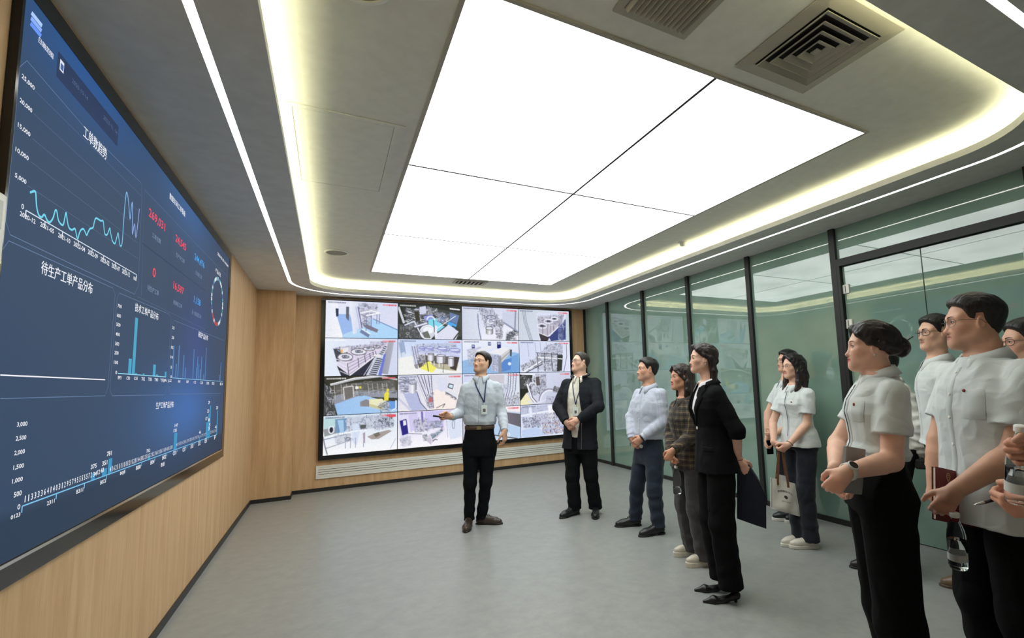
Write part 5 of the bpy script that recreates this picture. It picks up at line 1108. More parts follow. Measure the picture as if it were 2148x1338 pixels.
    # ---- garments
    def garment(s, name, S_, col, m=CLOTH, h=None, folds=.0022, seed=0., colfn=None, parent=None, fs=(10, 10, 6)):
        if folds:
            def wr(x, y, z):
                wx = vnoise(x*3.1+seed, y*3.1, z*3.1); wz = vnoise(x*3.7, y*3.7+seed, z*3.7)
                a = vnoise(x*fs[0]+seed+wx, y*fs[1]+wx, z*fs[2]+wz*1.5); b = vnoise(x*fs[0]*1.9+seed-wx, y*fs[1]*1.9, (z+.35*x+.2*y)*fs[2]*2.4+wz)
                return folds*(.55*a+1.5*np.abs(a)**.8+.6*np.abs(b)**.8-.55)
            S_.disp(wr)
        V, F = S_.mesh(h or s.h*1.3); c = (colfn or const(col))(V)
        if colfn is None: c = c*(1+.05*vnoise(V[:, 0]*30, V[:, 1]*30, V[:, 2]*30)[:, None])
        return grid_mesh(name, V, F, m, parent or s.root, c, True)
    def torso_profile(s, kind, hem):
        q = s.q*s.g; f = s.fem
        if not f: R = [(.0, .158, .108, .004), (.2, .154, .108, .006), (.42, .158, .110, .006), (.60, .172, .116, .008), (.74, .172, .112, .004), (.83, .150, .100, 0), (.91, .108, .082, -.004), (.985, .064, .064, -.002)]
        else: R = [(.0, .158, .110, 0), (.2, .142, .098, .002), (.38, .134, .092, .004), (.52, .142, .100, .010), (.64, .150, .110, .014), (.74, .146, .102, .008), (.84, .126, .088, .0), (.92, .088, .070, -.002), (.985, .057, .057, 0)]
        return [(t, a*q, b*q, o*q) for t, a, b, o in R]
    def top(s, name, col, hem=-.12, sleeve='long', ease=0., m=CLOTH, blouse=0., colfn=None, folds=.005, cuff=.9, open_front=False, loose=1.0, hemflare=1.0, seed=None, sl_end=None, neckhole=True, slfold=.0012, h=None):
        q = s.q; S_ = SDF(); pr = s.torso_profile('', hem); seed = s.G[0]*7 if seed is None else seed
        pr = [(t, a+ease, b+ease, o) for t, a, b, o in pr]
        a0, b0 = pr[0][1], pr[0][2]
        if hem < 0:
            g_ = q*s.g; pr = [(hem, .172*g_*hemflare+ease, .130*g_*hemflare+ease, -.006), (-.04, .172*g_+ease, .128*g_+ease, -.010)]+[(.08, .163*g_+ease, .117*g_+ease, -.004)]+[p for p in pr if p[0] > .15]
        else:
            ah, bh = np.interp(hem, [p[0] for p in pr], [p[1] for p in pr]), np.interp(hem, [p[0] for p in pr], [p[2] for p in pr]); oh = np.interp(hem, [p[0] for p in pr], [p[3] for p in pr])
            pr = [(hem, ah*.985, bh*.99, oh), (hem+.05, ah+blouse, bh+blouse, oh)]+[p for p in pr if p[0] > hem+.1]
        S_.loft(s.P, s.N, s.L, s.L, pr, .03, 2.25)
        k = loose*(.9 if s.fem else 1.)*q
        for sd, (A, E, W) in s.arm.items():
            S_.cone(s.N-V3(0, 0, .062)*q, A+V3(0, 0, .002), .048*q+ease*.5, .048*k+ease*.6, .022*q)
            if sleeve == 'long':
                fl = slfold
                S_.limb(A, E, [(0, .050*k+ease), (.3, .053*k+ease), (.8, .048*k+ease), (1, .046*k+ease)], .018, fold=fl, fn_=13, seed=seed); d = unit(W-E); We = W+d*.004
                S_.limb(E, We, [(0, .046*k+ease), (.3, .0465*k+ease), (.75, .041*k+ease), (.86, .0385*k+ease), (.87, .036*k+ease*.7), (1, .0355*k+ease*.7)], .02, fold=fl*1.15, fn_=17, seed=seed+3, flat_end=True)
            elif sleeve:
                f = sleeve if not isinstance(sleeve, str) else .72; X = A+(E-A)*f; d = unit(E-A)
                S_.limb(A, X, [(0, .050*k+ease), (.4, .056*k+ease), (1, .064*k+ease)], .018, fold=slfold*.6, fn_=11, seed=seed, flat_end=True)
        if neckhole: S_.cone(s.N+V3(0, 0, .005)*q, s.N+V3(0, 0, .12), .055*q, .07*q, .008, True)
        o = s.garment(name, S_, col, m, folds=folds, seed=seed, colfn=colfn, h=h); s.shirt = S_; s.shirtobj = o; return o
    def spine(s, t): return s.P+(s.N-s.P)*t
    def onshirt(s, t, a, lift=.0, S_=None, side=0.):
        """point on the garment at height t along the trunk, turned a degrees from straight ahead towards the person's left"""
        S_ = S_ or s.shirt; r = math.radians(a); d = s.F*math.cos(r)+s.L*math.sin(r); c = s.spine(t)+s.L*side
        T = np.linspace(.32, .02, 76); D = S_.at(c+d*T[:, None]); i = int(np.argmax(D < 0)); i = i if D[i] < 0 else 40
        if i > 0 and D[i-1] > 0: t0 = T[i-1]+(T[i]-T[i-1])*D[i-1]/(D[i-1]-D[i])
        else: t0 = T[i]
        return c+d*(t0+lift)
    def front_strip(s, name, m, w=.016, t0=.1, t1=.93, lift=.0022, side=0., parent=None, n=22):
        V = []; F = []
        for i in range(n+1):
            t = t0+(t1-t0)*i/n
            for j, sg in enumerate((-1, -.8, .8, 1)): V.append(s.onshirt(t, 0, lift if abs(sg) < 1 else -.001, side=side+sg*w/2))
        for i in range(n):
            for j in range(3): F.append((i*4+j, i*4+j+1, (i+1)*4+j+1, (i+1)*4+j))
        return link_mesh(name, V, F, m, parent or s.shirtobj, None, True)
    def buttons(s, ts, m=None, r=.0055, side=0., lift=.003):
        for t in ts:
            c = s.onshirt(t, 0, lift, side=side); V, F = lathe([(.0002, .0012), (r*.7, .0016), (r, .0006), (r, -.002)], 12)
            M = np.stack([s.L, V3(0, 0, 1), s.F], 1); V = [c+M@np.array(v) for v in V]; link_mesh('button', V, F, m or BUTTON, s.shirtobj, None, True)
    def patch(s, name, m, a0, a1, t0, t1, lift=.003, parent=None, n=8):
        V = []; F = []
        for i in range(n+1):
            for j in range(n+1): e = i in (0, n) or j in (0, n); V.append(s.onshirt(t0+(t1-t0)*i/n, a0+(a1-a0)*j/n, lift if not e else lift*.35))
        for i in range(n):
            for j in range(n): F.append((i*(n+1)+j, i*(n+1)+j+1, (i+1)*(n+1)+j+1, (i+1)*(n+1)+j))
        return link_mesh(name, V, F, m, parent or s.shirtobj, None, True)
    def pin(s, t, a, m=None, r=.008):
        c = s.onshirt(t, a, .004); M = np.stack([s.L, V3(0, 0, 1), s.F], 1); V, F = lathe([(.0002, .002), (r*.8, .002), (r, 0), (r, -.003)], 12); link_mesh('pin_badge', [c+M@np.array(v) for v in V], F, m or RED, s.shirtobj, None, True)
    def collar(s, m, stand=.032, fall=.037, point=.036, gap=14, rx=.066, ry=.064, tilt=.012, parent=None, name='collar', low=.0, spread=1.0):
        q = s.q*(.92 if s.fem else 1.); rx, ry = rx*q*min(s.g, 1.1), ry*q*min(s.g, 1.1); N = s.N+V3(0, 0, low-.016*s.q); V = []; F = []; n = 40
        for i in range(n+1):
            a = math.radians(gap+(360-2*gap)*i/n); f = max(0, math.cos(a)); bk = max(0, -math.cos(a)); d = s.F*math.cos(a)+s.L*math.sin(a)
            e = lambda r: s.F*math.cos(a)*ry*r+s.L*math.sin(a)*rx*r
            c = N+s.F*.004*q; zf = -tilt*f*2.0+tilt*bk*1.2
            pt = max(0, 1-abs((i/n)-(0 if i < n/2 else 1))*9); dl = fall*q+point*q*pt*.9
            fwd = s.F*(.020*q*pt)+s.L*(1 if i < n/2 else -1)*.012*q*pt*spread
            rows = [(1.0, -.004+zf), (.97, stand*q+zf), (1.06, stand*q+.004*q+zf), (1.20, stand*q*.55+zf-.0*dl), (1.34+.1*bk, stand*q-dl+zf)]
            for r_, zz in rows: V.append(c+e(r_)+V3(0, 0, zz)+(fwd if r_ > 1.3 else fwd*.35 if r_ > 1.1 else 0))
        k = 5
        for i in range(n):
            for j in range(k-1): F.append((i*k+j, (i+1)*k+j, (i+1)*k+j+1, i*k+j+1))
        o = link_mesh(name, V, F, m, parent or s.shirtobj, None, True); md = o.modifiers.new('thickness', 'SOLIDIFY'); md.thickness = .0028; md.offset = 0; return o
    def trousers(s, col, feet, rise=.17, m=DARKCLOTH, prof=None, hem=.06, waist=None, ease=.0, folds=.003, wide=1., flare=None, seed=1., knee_fwd=.03, fold=.003, colfn=None, name='trousers', seat=1.0, h=None):
        """feet: {side: (heel point, toe direction)} on the floor"""
        q = s.q; g = s.g*s.q; S_ = SDF(); U = V3(0, 0, 1); f = s.fem
        L = np.linalg.norm(s.N-s.P); wt = rise
        pr = s.torso_profile('', 0); A = [p[1] for p in pr]; Bq = [p[2] for p in pr]; T = [p[0] for p in pr]
        aw, bw = np.interp(wt, T, A), np.interp(wt, T, Bq)
        S_.loft(s.P, s.N, s.L, s.L, [(-.20, .155*g, .112*g*seat, -.006), (-.05, .166*g, .122*g*seat, -.012), (.08, .158*g, .112*g, -.004), (wt-.04, aw-.006+ease, bw-.004+ease, 0), (wt, aw-.004+ease, bw-.002+ease, 0)], .02, 2.3)
        s.leg = {}
        for sd, (heel, dr) in feet.items():
            dr = unit(dr); Hh = s.P+s.L*sd*.083*g-U*.05*q; An = np.asarray(heel, float)+dr*.055*q+U*.085*q
            v = An-Hh; Lv = np.linalg.norm(v); Kn = Hh+v*.5+unit(s.F*.75+dr*.5)*knee_fwd*q
            s.leg[sd] = (Hh, Kn, An, dr); w = wide*g*(.95 if f else 1.)
            pf = prof or [(0, .094), (.5, .080), (1, .066)]
            ps = flare or [(0, .066), (.5, .062), (1, .060)]
            S_.limb(Hh, Kn, [(t, r*w) for t, r in pf], .03, fold=fold*.5, fn_=7, seed=seed)
            end = np.asarray(heel, float)*V3(1, 1, 0)+dr*.055*q+U*hem; d2 = unit(end-Kn)
            S_.limb(Kn, end, [(t, r*w) for t, r in ps], .03, fold=fold, fn_=8.5, seed=seed+5, flat_end=True)
        S_.cut(lambda x, y, z: (hem-z)+0*x+0*y)
        o = s.garment(name, S_, col, m, folds=folds, seed=seed+9, colfn=colfn, fs=(9, 9, 3.2), h=h); s.trs = S_; s.trsobj = o; return o
    def belt(s, t, m, w=.016, buckle=None, name='belt', ease=.004):
        V = []; F = []; n = 44
        for i in range(n):
            a = 360*i/n
            for dt, lf in ((-w, 0), (-w, ease), (w, ease), (w, 0)): V.append(s.onshirt(t, a, lf, s.trs)+V3(0, 0, dt))
        for i in range(n):
            j = (i+1) % n
            for k in range(3): F.append((i*4+k, j*4+k, j*4+k+1, i*4+k+1))
        o = link_mesh(name, V, F, m, s.trsobj, None, True)
        if buckle:
            c = s.onshirt(t, 0, ease+.002, s.trs); b = MB(); M = np.stack([s.L, s.F, V3(0, 0, 1)], 1)
            b.box(-.022, .022, -.004, .004, -.018, .018, bev=.003); b.V = [tuple(c+M@np.array(v)) for v in b.V]; b.build('buckle', buckle, o)
        return o
    def shoe(s, sd, col, sole=(60, 56, 52), kind='oxford', L=.275, m=LEATHER, h=None, lace=None):
        Hh, Kn, An, dr = s.leg[sd]; q = s.q*(.9 if s.fem else 1.); base = An-dr*.055*s.q; base[2] = 0; X = np.cross(dr, V3(0, 0, 1)); U = V3(0, 0, 1); L = L*q
        p = lambda x, y, z: base+X*x*q+dr*y*L+U*z*q
        S_ = SDF(); st = .018
        if kind in ('oxford', 'sneaker', 'platform'):
            st = {'oxford': .016, 'sneaker': .03, 'platform': .045}[kind]; tz = {'oxford': .040, 'sneaker': .052, 'platform': .066}[kind]
            S_.cone(p(0, .10, st+.024), p(0, .34, st+.024), .033*q, .034*q, .02); S_.cone(p(0, .34, st+.022), p(.004, .70, st+.014), .034*q, .038*q, .02); S_.cone(p(.004, .70, st+.014), p(.002, .86, st+.010), .038*q, .029*q, .02)
            S_.cone(p(0, .16, st+.04), p(0, .2, st+.075), .032*q, .034*q, .02); S_.cone(p(0, .22, st+.07), p(0, .56, st+.030), .030*q, .026*q, .025)
            if kind == 'oxford': S_.sub(lambda x, y, z: 9+0*x+0*y+0*z, base, base)
        elif kind == 'pump':
            S_.cone(p(0, .09, .052), p(0, .16, .05), .027*q, .027*q, .01); S_.cone(p(0, .12, .045), p(0, .45, .020), .024*q, .024*q, .02); S_.cone(p(0, .45, .018), p(0, .70, .014), .026*q, .036*q, .02); S_.cone(p(0, .70, .014), p(0, .99, .010), .034*q, .010*q, .015)
            S_.cone(p(0, .12, .085), p(0, .60, .060), .026*q, .030*q, .008, True)
        S_.cut(lambda x, y, z: (.004 if kind == 'pump' else st*.55)*q-z+0*x+0*y)
        V, F = S_.mesh(h or s.h); o = grid_mesh('shoe', V, F, m, s.root, const(col)(V), True)
        Q = SDF()
        if kind == 'pump':
            Q.cone(p(0, .12, .05), p(0, .13, -.01), .016*q, .010*q, .004); Q.cut(lambda x, y, z: np.maximum(.001-z, z-.05)+0*x+0*y)
        else:
            def foot(x, y, z):
                lx = ((x-base[0])*X[0]+(y-base[1])*X[1])/q; ly = ((x-base[0])*dr[0]+(y-base[1])*dr[1])/L
                w = np.interp(ly, [-.1, .0, .05, .2, .45, .7, .85, .95, 1.0], [.004, .018, .028, .034, .033, .043, .038, .024, .006])
                e = np.abs(lx)-w; return np.maximum(np.maximum(e*q, np.maximum(-(ly+.02), ly-1.0)*L*.6), np.abs(z-st*q*.5)-st*q*.5-.0005)
            Q.add(foot, base-.32*V3(1, 1, 0)*q-.01, base+.32*V3(1, 1, 0)*q+V3(0, 0, st*q+.01), 0)
        V, F = Q.mesh(.0035); grid_mesh('sole', V, F, LEATHER, o, const(sole)(V), True)
        if lace:
            for k in range(4):
                y0 = .44+.055*k; z0 = st+.082-.0088*k; V, F = tube([p(-.018, y0, z0-.006), p(0, y0+.01, z0+.004), p(.018, y0, z0-.006)], .0026*q, 6); link_mesh('lace', V, F, lace, o, None, True)
        return o
    def glasses(s, m, shape='round', rx=.0235, rz=.019, r=.0011, y=.0935, z=-.003, lens=True):
        k = s.hs; b = MB(); g = None; yy = lambda x: y-.9*max(0, abs(x)-.02)**2*14
        rims = MB()
        for sx in (1, -1):
            c = sx*.0335; n = 28; pts = []
            for i in range(n):
                a = 2*PI*i/n; e = .75 if shape == 'rect' else 1.
                X = c+rx*np.sign(math.cos(a))*abs(math.cos(a))**e; Z = z+rz*np.sign(math.sin(a))*abs(math.sin(a))**e; pts.append(s.hl(X, yy(X), Z))
            V, F = tube(pts, r*k, 6, True); rims.add(V, F)
            A = s.hl(c+sx*rx, yy(c+rx), z+.006); V, F = tube([A, s.hl(sx*.070, .066, z+.008), s.hl(sx*.0795, .02, z+.006), s.hl(sx*.081, -.006, z+.004), s.hl(sx*.080, -.02, z-.012)], r*k*1.1, 6); rims.add(V, F)
        V, F = tube([s.hl(-.0115, y+.001, z+.004), s.hl(-.005, y+.004, z+.008), s.hl(.005, y+.004, z+.008), s.hl(.0115, y+.001, z+.004)], r*k, 6); rims.add(V, F)
        g = rims.build('glasses', m, s.root, True)
        if lens:
            for sx in (1, -1):
                c = sx*.0335; n = 24; V = []; F = []
                for off in (0, -.0012):
                    V.append(s.hl(c, yy(c)+.001+off, z))
                    for i in range(n): a = 2*PI*i/n; e = .75 if shape == 'rect' else 1.; X = c+.96*rx*np.sign(math.cos(a))*abs(math.cos(a))**e; V.append(s.hl(X, yy(X)+off, z+.96*rz*np.sign(math.sin(a))*abs(math.sin(a))**e))
                for i in range(n):
                    j = (i+1) % n; F.append((0, 1+i, 1+j)); F.append((n+1, n+2+j, n+2+i)); F.append((1+i, n+2+i, n+2+j, 1+j))
                link_mesh('lens', V, F, LENS, g, None, False)
        return g
    def lanyard(s, m, drop_t=.42, badge=True, w=.008, sx=0.):
        b = MB(); tip = s.onshirt(drop_t, 0, .012, side=sx); q = s.q
        for sg in (1, -1):
            pts = [s.N-s.F*.055*q+V3(0, 0, .03)*q, s.N+s.L*sg*.055*q-s.F*.03*q+V3(0, 0, .024)*q, s.N+s.L*sg*.068*q+s.F*.01*q+V3(0, 0, .008)*q]
            for i in range(1, 9):
                u = i/8; t = .93+(drop_t-.93)*u; pts.append(s.onshirt(t, 0, .007, side=sg*.062*q*(1-u)+sx*u))
            b.add(*ribbon(pts, w, s.F, .0015))
        o = b.build('lanyard', m, s.root, True)
        if badge:
            c = tip-V3(0, 0, .075)+s.F*.004; M = np.stack([s.L, s.F, V3(0, 0, 1)], 1); bb = MB()
            bb.box(-.030, .030, -.0022, .0022, -.046, .046, bev=.0015); bb.box(-.004, .004, -.002, .002, .044, .075); bb.V = [tuple(c+M@np.array(v)) for v in bb.V]; bo = bb.build('badge', BADGE, o)
            bb = MB(); bb.box(-.012, .014, .0022, .0034, -.02, .012); bb.V = [tuple(c+M@np.array(v)) for v in bb.V]; bb.build('badge_photo', mat('badge_print', srgb(96, 92, 96), rough=.4), bo)
        return o
def ribbon(pts, w, nrm, th):
    V = []; F = []; n = len(pts); P = [np.asarray(p, float) for p in pts]
    for i in range(n):
        t = unit(P[min(i+1, n-1)]-P[max(i-1, 0)]); sd = unit(np.cross(t, nrm)); nn = np.cross(sd, t)
        for a, b in ((-1, 0), (1, 0), (1, 1), (-1, 1)): V.append(P[i]+sd*a*w/2+nn*b*th)
    for i in range(n-1):
        for k in range(4): F.append((i*4+k, i*4+(k+1) % 4, (i+1)*4+(k+1) % 4, (i+1)*4+k))
    F.append((0, 3, 2, 1)); F.append(tuple((n-1)*4+k for k in range(4))); return V, F
def plain(name, col, rough=.8, **kw): return mat(name, srgb(*col), rough=rough, **kw)
# ------------------------------------------------------------------ the visitors and their guide
BLACK = (24, 25, 28)
SHIRT_PLACKET = mat('shirt_placket_cloth', srgb(196, 206, 210), rough=.85)
def feet_px(p, **k):
    out = {}
    for sd, (toe, ph) in (('R', k.get('R')), ('L', k.get('L'))):
        d = p.frame(ph)[0]; t = on_floor(*toe); out[-1 if sd == 'R' else 1] = (t-d*.265*p.q*(.92 if p.fem else 1.), d)
    return out
def feet_rel(p, wR=.1, wL=.1, aR=0, aL=0, fR=0., fL=0.):
    out = {}
    for sd, w, a, f in ((-1, wR, aR, fR), (1, wL, aL, fL)):
        r = math.radians(a); d = p.F*math.cos(r)+p.L*math.sin(r); out[sd] = (p.G+p.L*sd*w-p.F*.07*p.q+p.F*f, d)
    return out
def at_depth(u, v, dep): d = ray(u, v); return CAM+d*dep/(d@CF)
UP = V3(0, 0, 1)
def bottle(name, A, B, label, liquid=.55, r=.031, cap=(236, 236, 232), band=None, cat='bottle'):
    """clear drinks bottle from base centre A to cap end B"""
    A = np.asarray(A, float); B = np.asarray(B, float); L = np.linalg.norm(B-A); ax = (B-A)/L; x = unit(np.cross(ax, (.31, .94, .1))); y = np.cross(ax, x); M = np.stack([x, y, ax], 1)
    k = L/.215; r = r*min(1.15, max(.85, k)); t = empty(name, A, label, cat)
    def put(prof, nm, m, parent, seg=28, smooth=True):
        V, F = lathe(prof, seg); return link_mesh(nm, [A+M@np.array(v) for v in V], F, m, parent, None, smooth)
    body = put([(.0005, .004), (r*.6, .001), (r*.92, .003), (r, .012), (r, .055*k), (r*.95, .06*k), (r*.95, .066*k), (r, .071*k), (r, .12*k), (r*.92, .145*k), (r*.6, .175*k), (.0125, .19*k), (.0125, .198*k), (.0142, .199*k), (.0142, .202*k), (.0125, .203*k)], 'body', CLEARPL, t)
    put([(.0005, .199*k), (.0162, .199*k), (.0165, .2005*k), (.0165, .213*k), (.0155, .215*k), (.0005, .215*k)], 'cap', plain('bottle_cap', cap, .4), t)
    if band: put([(r+.0006, .035*k), (r+.0006, .062*k)], 'label_band', band, t)
    if liquid: put([(.0005, .006), (r*.9, .006), (r*.93, .014), (r*.93, (.02+.13*liquid)*k), (.0005, (.02+.13*liquid)*k)], 'water', WATER, t)
    return t
WATER = mat('water', (.98, .99, 1), rough=.0, trans=1.0, ior=1.14)
def slab(name, c, ax, ay, az, sx, sy, sz, m, parent=None, bev=.003):
    b = MB(); b.box(-sx, sx, -sy, sy, -sz, sz, bev=bev); M = np.stack([ax, ay, az], 1); b.V = [tuple(np.asarray(c)+M@np.array(v)) for v in b.V]; return b.build(name, m, parent)

def presenter():
    p = Person((2.257, 4.872), 1.76, 6, 38, (1011, 760.5), (1009, 789.5), (1006, 926), 'man in light blue long-sleeved shirt and dark trousers holding a remote before the video wall', pitch=.20, roll=-.06, headscale=.95, h=.0045, skin=(208, 165, 138), girth=.98, shdrop=.118)
    p.gaze = (.002, .0014)
    p.set_arm(-1, (963, 864), (944, 873), 0, 1); p.set_arm(1, (1051, 858), (1058, 903), 0, 1)
    p.build_head(); p.build_arms(False)
    p.build_hand(-1, unit(-p.RT*.95+p.T*.35+UP*.06), UP+p.T*.2, (.75, .8, .85, .9), .8)
    p.build_hand(1, unit(-UP+p.RT*.05+p.T*.1), p.T*.8-p.RT*.5, (.35, .45, .5, .55), .4)
    p.finish_body(stubble=(120, 110, 104)); p.hair((30, 27, 26), .010, front=.070, side=.042, top=.010, sidethin=.55, sideburn=-.02, nape=-.06)
    SH = (184, 192, 202)
    p.trousers((14, 16, 20), feet_px(p, R=((977, 1117.5), 8), L=((1053, 1099), -72)), rise=.235, prof=[(0, .094), (.5, .078), (1, .064)], flare=[(0, .064), (.5, .058), (1, .055)], seed=2)
    p.top('shirt', SH, hem=.262, sleeve='long', ease=.006, blouse=.010, folds=.0055, seed=1.3)
    p.collar(CLOTHC(SH)); p.front_strip('placket', plain('pale_blue_placket', (172, 181, 192)), .018, .28, .92); p.buttons((.35, .5, .64, .78), r=.005)
    p.belt(.222, plain('brown_belt', (84, 62, 48), .5), .020, plain('brass_buckle', (180, 164, 130), .3, metal=.8))
    p.lanyard(NAVYSTRAP, .60, True, .012, .05)
    for sd in (-1, 1): p.shoe(sd, (66, 54, 46), (40, 34, 30), 'oxford', lace=plain('brown_lace', (52, 42, 36)))
    h = p.hand[-1]; g = h['grip']; t = empty('remote_control', g, 'small black remote control in the right hand of the man in light blue', 'remote control')
    d = unit(h['d']*.9+UP*.12); slab('casing', g+d*.035, np.cross(d, UP), d, unit(np.cross(np.cross(d, UP), d)), .010, .055, .008, plain('black_plastic', (22, 22, 24), .4), t, .003)
    slab('button_pad', g+d*.06+UP*.0085, np.cross(d, UP), d, UP, .006, .014, .0012, plain('grey_button', (90, 90, 94), .5), t, .0005)
def CLOTHC(col): return plain('collar_cloth', col, .85)

def jacket_man():
    p = Person((3.358, 4.643), 1.74, 22, 58, (1217, 760), (1218, 789), (1217, 922), 'man in black zip jacket over white shirt with lanyard, standing by the glass wall', pitch=.2, headscale=.95, h=.0045, skin=(216, 173, 150), girth=1.06)
    p.set_arm(-1, (1172, 849), (1187, 884), 0, 1); p.set_arm(1, (1255, 853), (1211, 882), 1, 1)
    p.build_head(); p.build_arms(False)
    p.build_hand(-1, unit(p.RT*.62-UP*.72+p.T*.15), p.RT*.7+UP*.6, (.55, .6, .65, .7), .6); p.build_hand(1, unit(-p.RT*.8-UP*.45), UP*.8-p.RT*.3, (.6, .6, .65, .7), .6)
    p.finish_body(lip=(170, 110, 100)); p.hair((48, 44, 42), .007, front=.080, side=.052, top=.003, sidethin=.5, sideburn=-.02, nape=-.05, rough=.001)
    p.glasses(WIRE, 'rect', .022, .0165)
    p.trousers((15, 16, 19), feet_px(p, R=((1175, 1088), 48), L=((1249, 1090), 4)), rise=.2, prof=[(0, .098), (.5, .084), (1, .070)], flare=[(0, .070), (.5, .068), (1, .070)], seed=4)
    W = (222, 218, 204); arms = p.arm; p.arm = {}
    p.top('shirt', W, hem=.05, sleeve=None, ease=.004, folds=.004); p.collar(CLOTHC(W), stand=.032); p.front_strip('placket', plain('cream_placket', (210, 206, 192)), .022, .12, .92); p.buttons((.3, .45, .6, .75)); p.lanyard(NAVYSTRAP, .56, True, .010); p.pin(.74, 22, plain('dark_pin', (60, 60, 70), .3), .006)
    p.arm = arms; shirt = p.shirt
    # jacket: a shell open down the front
    S_ = SDF(); q = p.q; pr = [(t, a+.022, b+.022, o) for t, a, b, o in p.torso_profile('', 0)]; pr = [(-.13, pr[0][1]+.014, pr[0][2]+.014, 0)]+pr
    S_.loft(p.P, p.N, p.L, p.L, pr, .03, 2.25)
    for sd, (A, E, Wr) in p.arm.items():
        S_.cone(p.N-UP*.062, A, .060*q, .060*q, .022); S_.limb(A, E, [(0, .064*q), (.4, .066*q), (1, .060*q)], .018, fold=.0015, fn_=10, seed=sd); S_.limb(E, Wr, [(0, .060*q), (.6, .052*q), (.86, .046*q), (1, .043*q)], .02, fold=.0015, fn_=13, seed=sd+4, flat_end=True)
    F, L, N, P = p.F, p.L, p.N, p.P; axd = unit(N-P); LL = np.linalg.norm(N-P)
    def opening(x, y, z):
        X, Y, Z = x-P[0], y-P[1], z-P[2]; t = (X*axd[0]+Y*axd[1]+Z*axd[2])/LL; l = X*L[0]+Y*L[1]+Z*L[2]; f = X*F[0]+Y*F[1]+Z*F[2]
        w = np.interp(t, [-.2, .02, .2, .45, .8, 1.0], [.030, .032, .050, .088, .066, .05])*q; return np.maximum(np.abs(l+.012)-w, -(f-.02))
    S2 = [o for o in S_.ops if o[0] == 'a']
    lo = P-.35; hi = N+.35
    arms_only = SDF()
    for sd, (A, E, Wr) in p.arm.items(): arms_only.cone(A+(E-A)*.55, E, .075, .07).cone(E, Wr, .07, .06)
    S_.cut(lambda x, y, z: np.minimum(-opening(x, y, z), arms_only_at(arms_only, x, y, z)*-1 if False else -opening(x, y, z)))
    for sd, (A, E, Wr) in p.arm.items():
        X = A+(E-A)*.6; S_.limb(X, E, [(0, .064*q), (1, .060*q)], .01, fold=.0015, fn_=10, seed=sd); S_.limb(E, Wr, [(0, .060*q), (.6, .052*q), (.86, .046*q), (1, .043*q)], .02, fold=.0015, fn_=13, seed=sd+4, flat_end=True)
    S_.cone(N+UP*.0, N+UP*.12, .066*q, .085*q, .008, True)
    p.garment('jacket', S_, (32, 35, 40), DARKCLOTH, folds=.004, h=.0065); p.jk = S_; jo = p.root.children[-1]
    p.shirt = S_; p.shirtobj = jo; p.collar(plain('jacket_collar_cloth', (34, 37, 42)), stand=.040, fall=.0, point=.0, gap=34, rx=.078, ry=.078, low=-.006)
    V, Fc = tube([p.onshirt(t, 0, .003, side=.070*q) for t in np.linspace(-.12, .3, 12)], .0022, 6); link_mesh('zip', V, Fc, STEEL, jo, None, True)
    for sd in (-1, 1): p.shoe(sd, (26, 26, 28), (18, 18, 18), 'oxford', lace=plain('black_lace', (20, 20, 22)))
def arms_only_at(S_, x, y, z): return 0

def stripe_man():
    p = Person((3.6, 3.875), 1.655, 50, 70, (1357, 775), (1362, 809), (1361, 944), 'man in pale striped long-sleeved shirt and blue jeans, hands joined in front', pitch=.08, headscale=1.0, h=.0042, skin=(202, 155, 130), girth=1.04)
    p.set_arm(-1, (1324, 872), (1325, 919), 0, 1); p.set_arm(1, (1390, 886), (1343, 921), 0, 1)
    p.build_head(); p.build_arms(False)
    p.build_hand(-1, unit(-UP*.8+p.RT*.35+p.T*.2), p.T*.6+p.RT*.7, (.55, .6, .65, .7), .6); p.build_hand(1, unit(-p.RT*.65-UP*.55-p.T*.1), UP*.6-p.RT*.6, (.7, .75, .8, .8), .6)
    p.finish_body(stubble=(110, 96, 88)); p.hair((26, 25, 25), .013, front=.070, side=.040, top=.012, sidethin=.5, sideburn=-.025, nape=-.07)
    J = (36, 45, 58)
    p.trousers(J, feet_px(p, R=((1291, 1105), 78), L=((1341, 1126), 66)), rise=.215, prof=[(0, .096), (.5, .086), (1, .071)], flare=[(0, .071), (.5, .067), (1, .066)], seed=7, m=CLOTH, folds=.004, fold=.004)
    SH = (188, 194, 210)
    def stripes(V):
        l = (V-p.P)@p.L; a = np.arctan2((V-p.P)@p.F, l)*.14; s_ = np.sin(a*2*PI/.011)*.5+.5; c = np.array(srgb(*SH))[None]*(1-.10*s_[:, None]); return c
    p.top('shirt', SH, hem=.19, sleeve='long', ease=.008, blouse=.010, folds=.005, colfn=stripes)
    p.collar(CLOTHC(SH)); p.front_strip('placket', plain('striped_placket', (180, 187, 203)), .02, .28, .92); p.buttons((.35, .5, .64, .78)); p.patch('chest_pocket', plain('shirt_pocket', (178, 185, 202)), 20, 46, .55, .75)
    p.belt(.205, plain('black_belt', (26, 26, 28), .45), .017, STEEL)
    for sd in (-1, 1): p.shoe(sd, (28, 28, 30), (20, 20, 20), 'oxford', lace=plain('black_lace', (20, 20, 22)))
    h = p.hand[-1]; g = h['grip']; d = unit(p.RT*.42+p.T*.9+UP*.0)
    bottle('water_bottle', g-d*.12, g+d*.095, 'clear water bottle with white cap held by the man in jeans', .3)
    w = p.arm[1][2]; V, F = lathe([(.031, -.012), (.034, -.010), (.034, .010), (.031, .012)], 24); d = unit(p.arm[1][2]-p.arm[1][1]); x = unit(np.cross(d, UP)); M = np.stack([x, np.cross(d, x), d], 1)
    link_mesh('wristwatch', [w+d*.008+M@np.array(v) for v in V], F, plain('black_watch_strap', (24, 24, 26), .4), p.root, None, True)

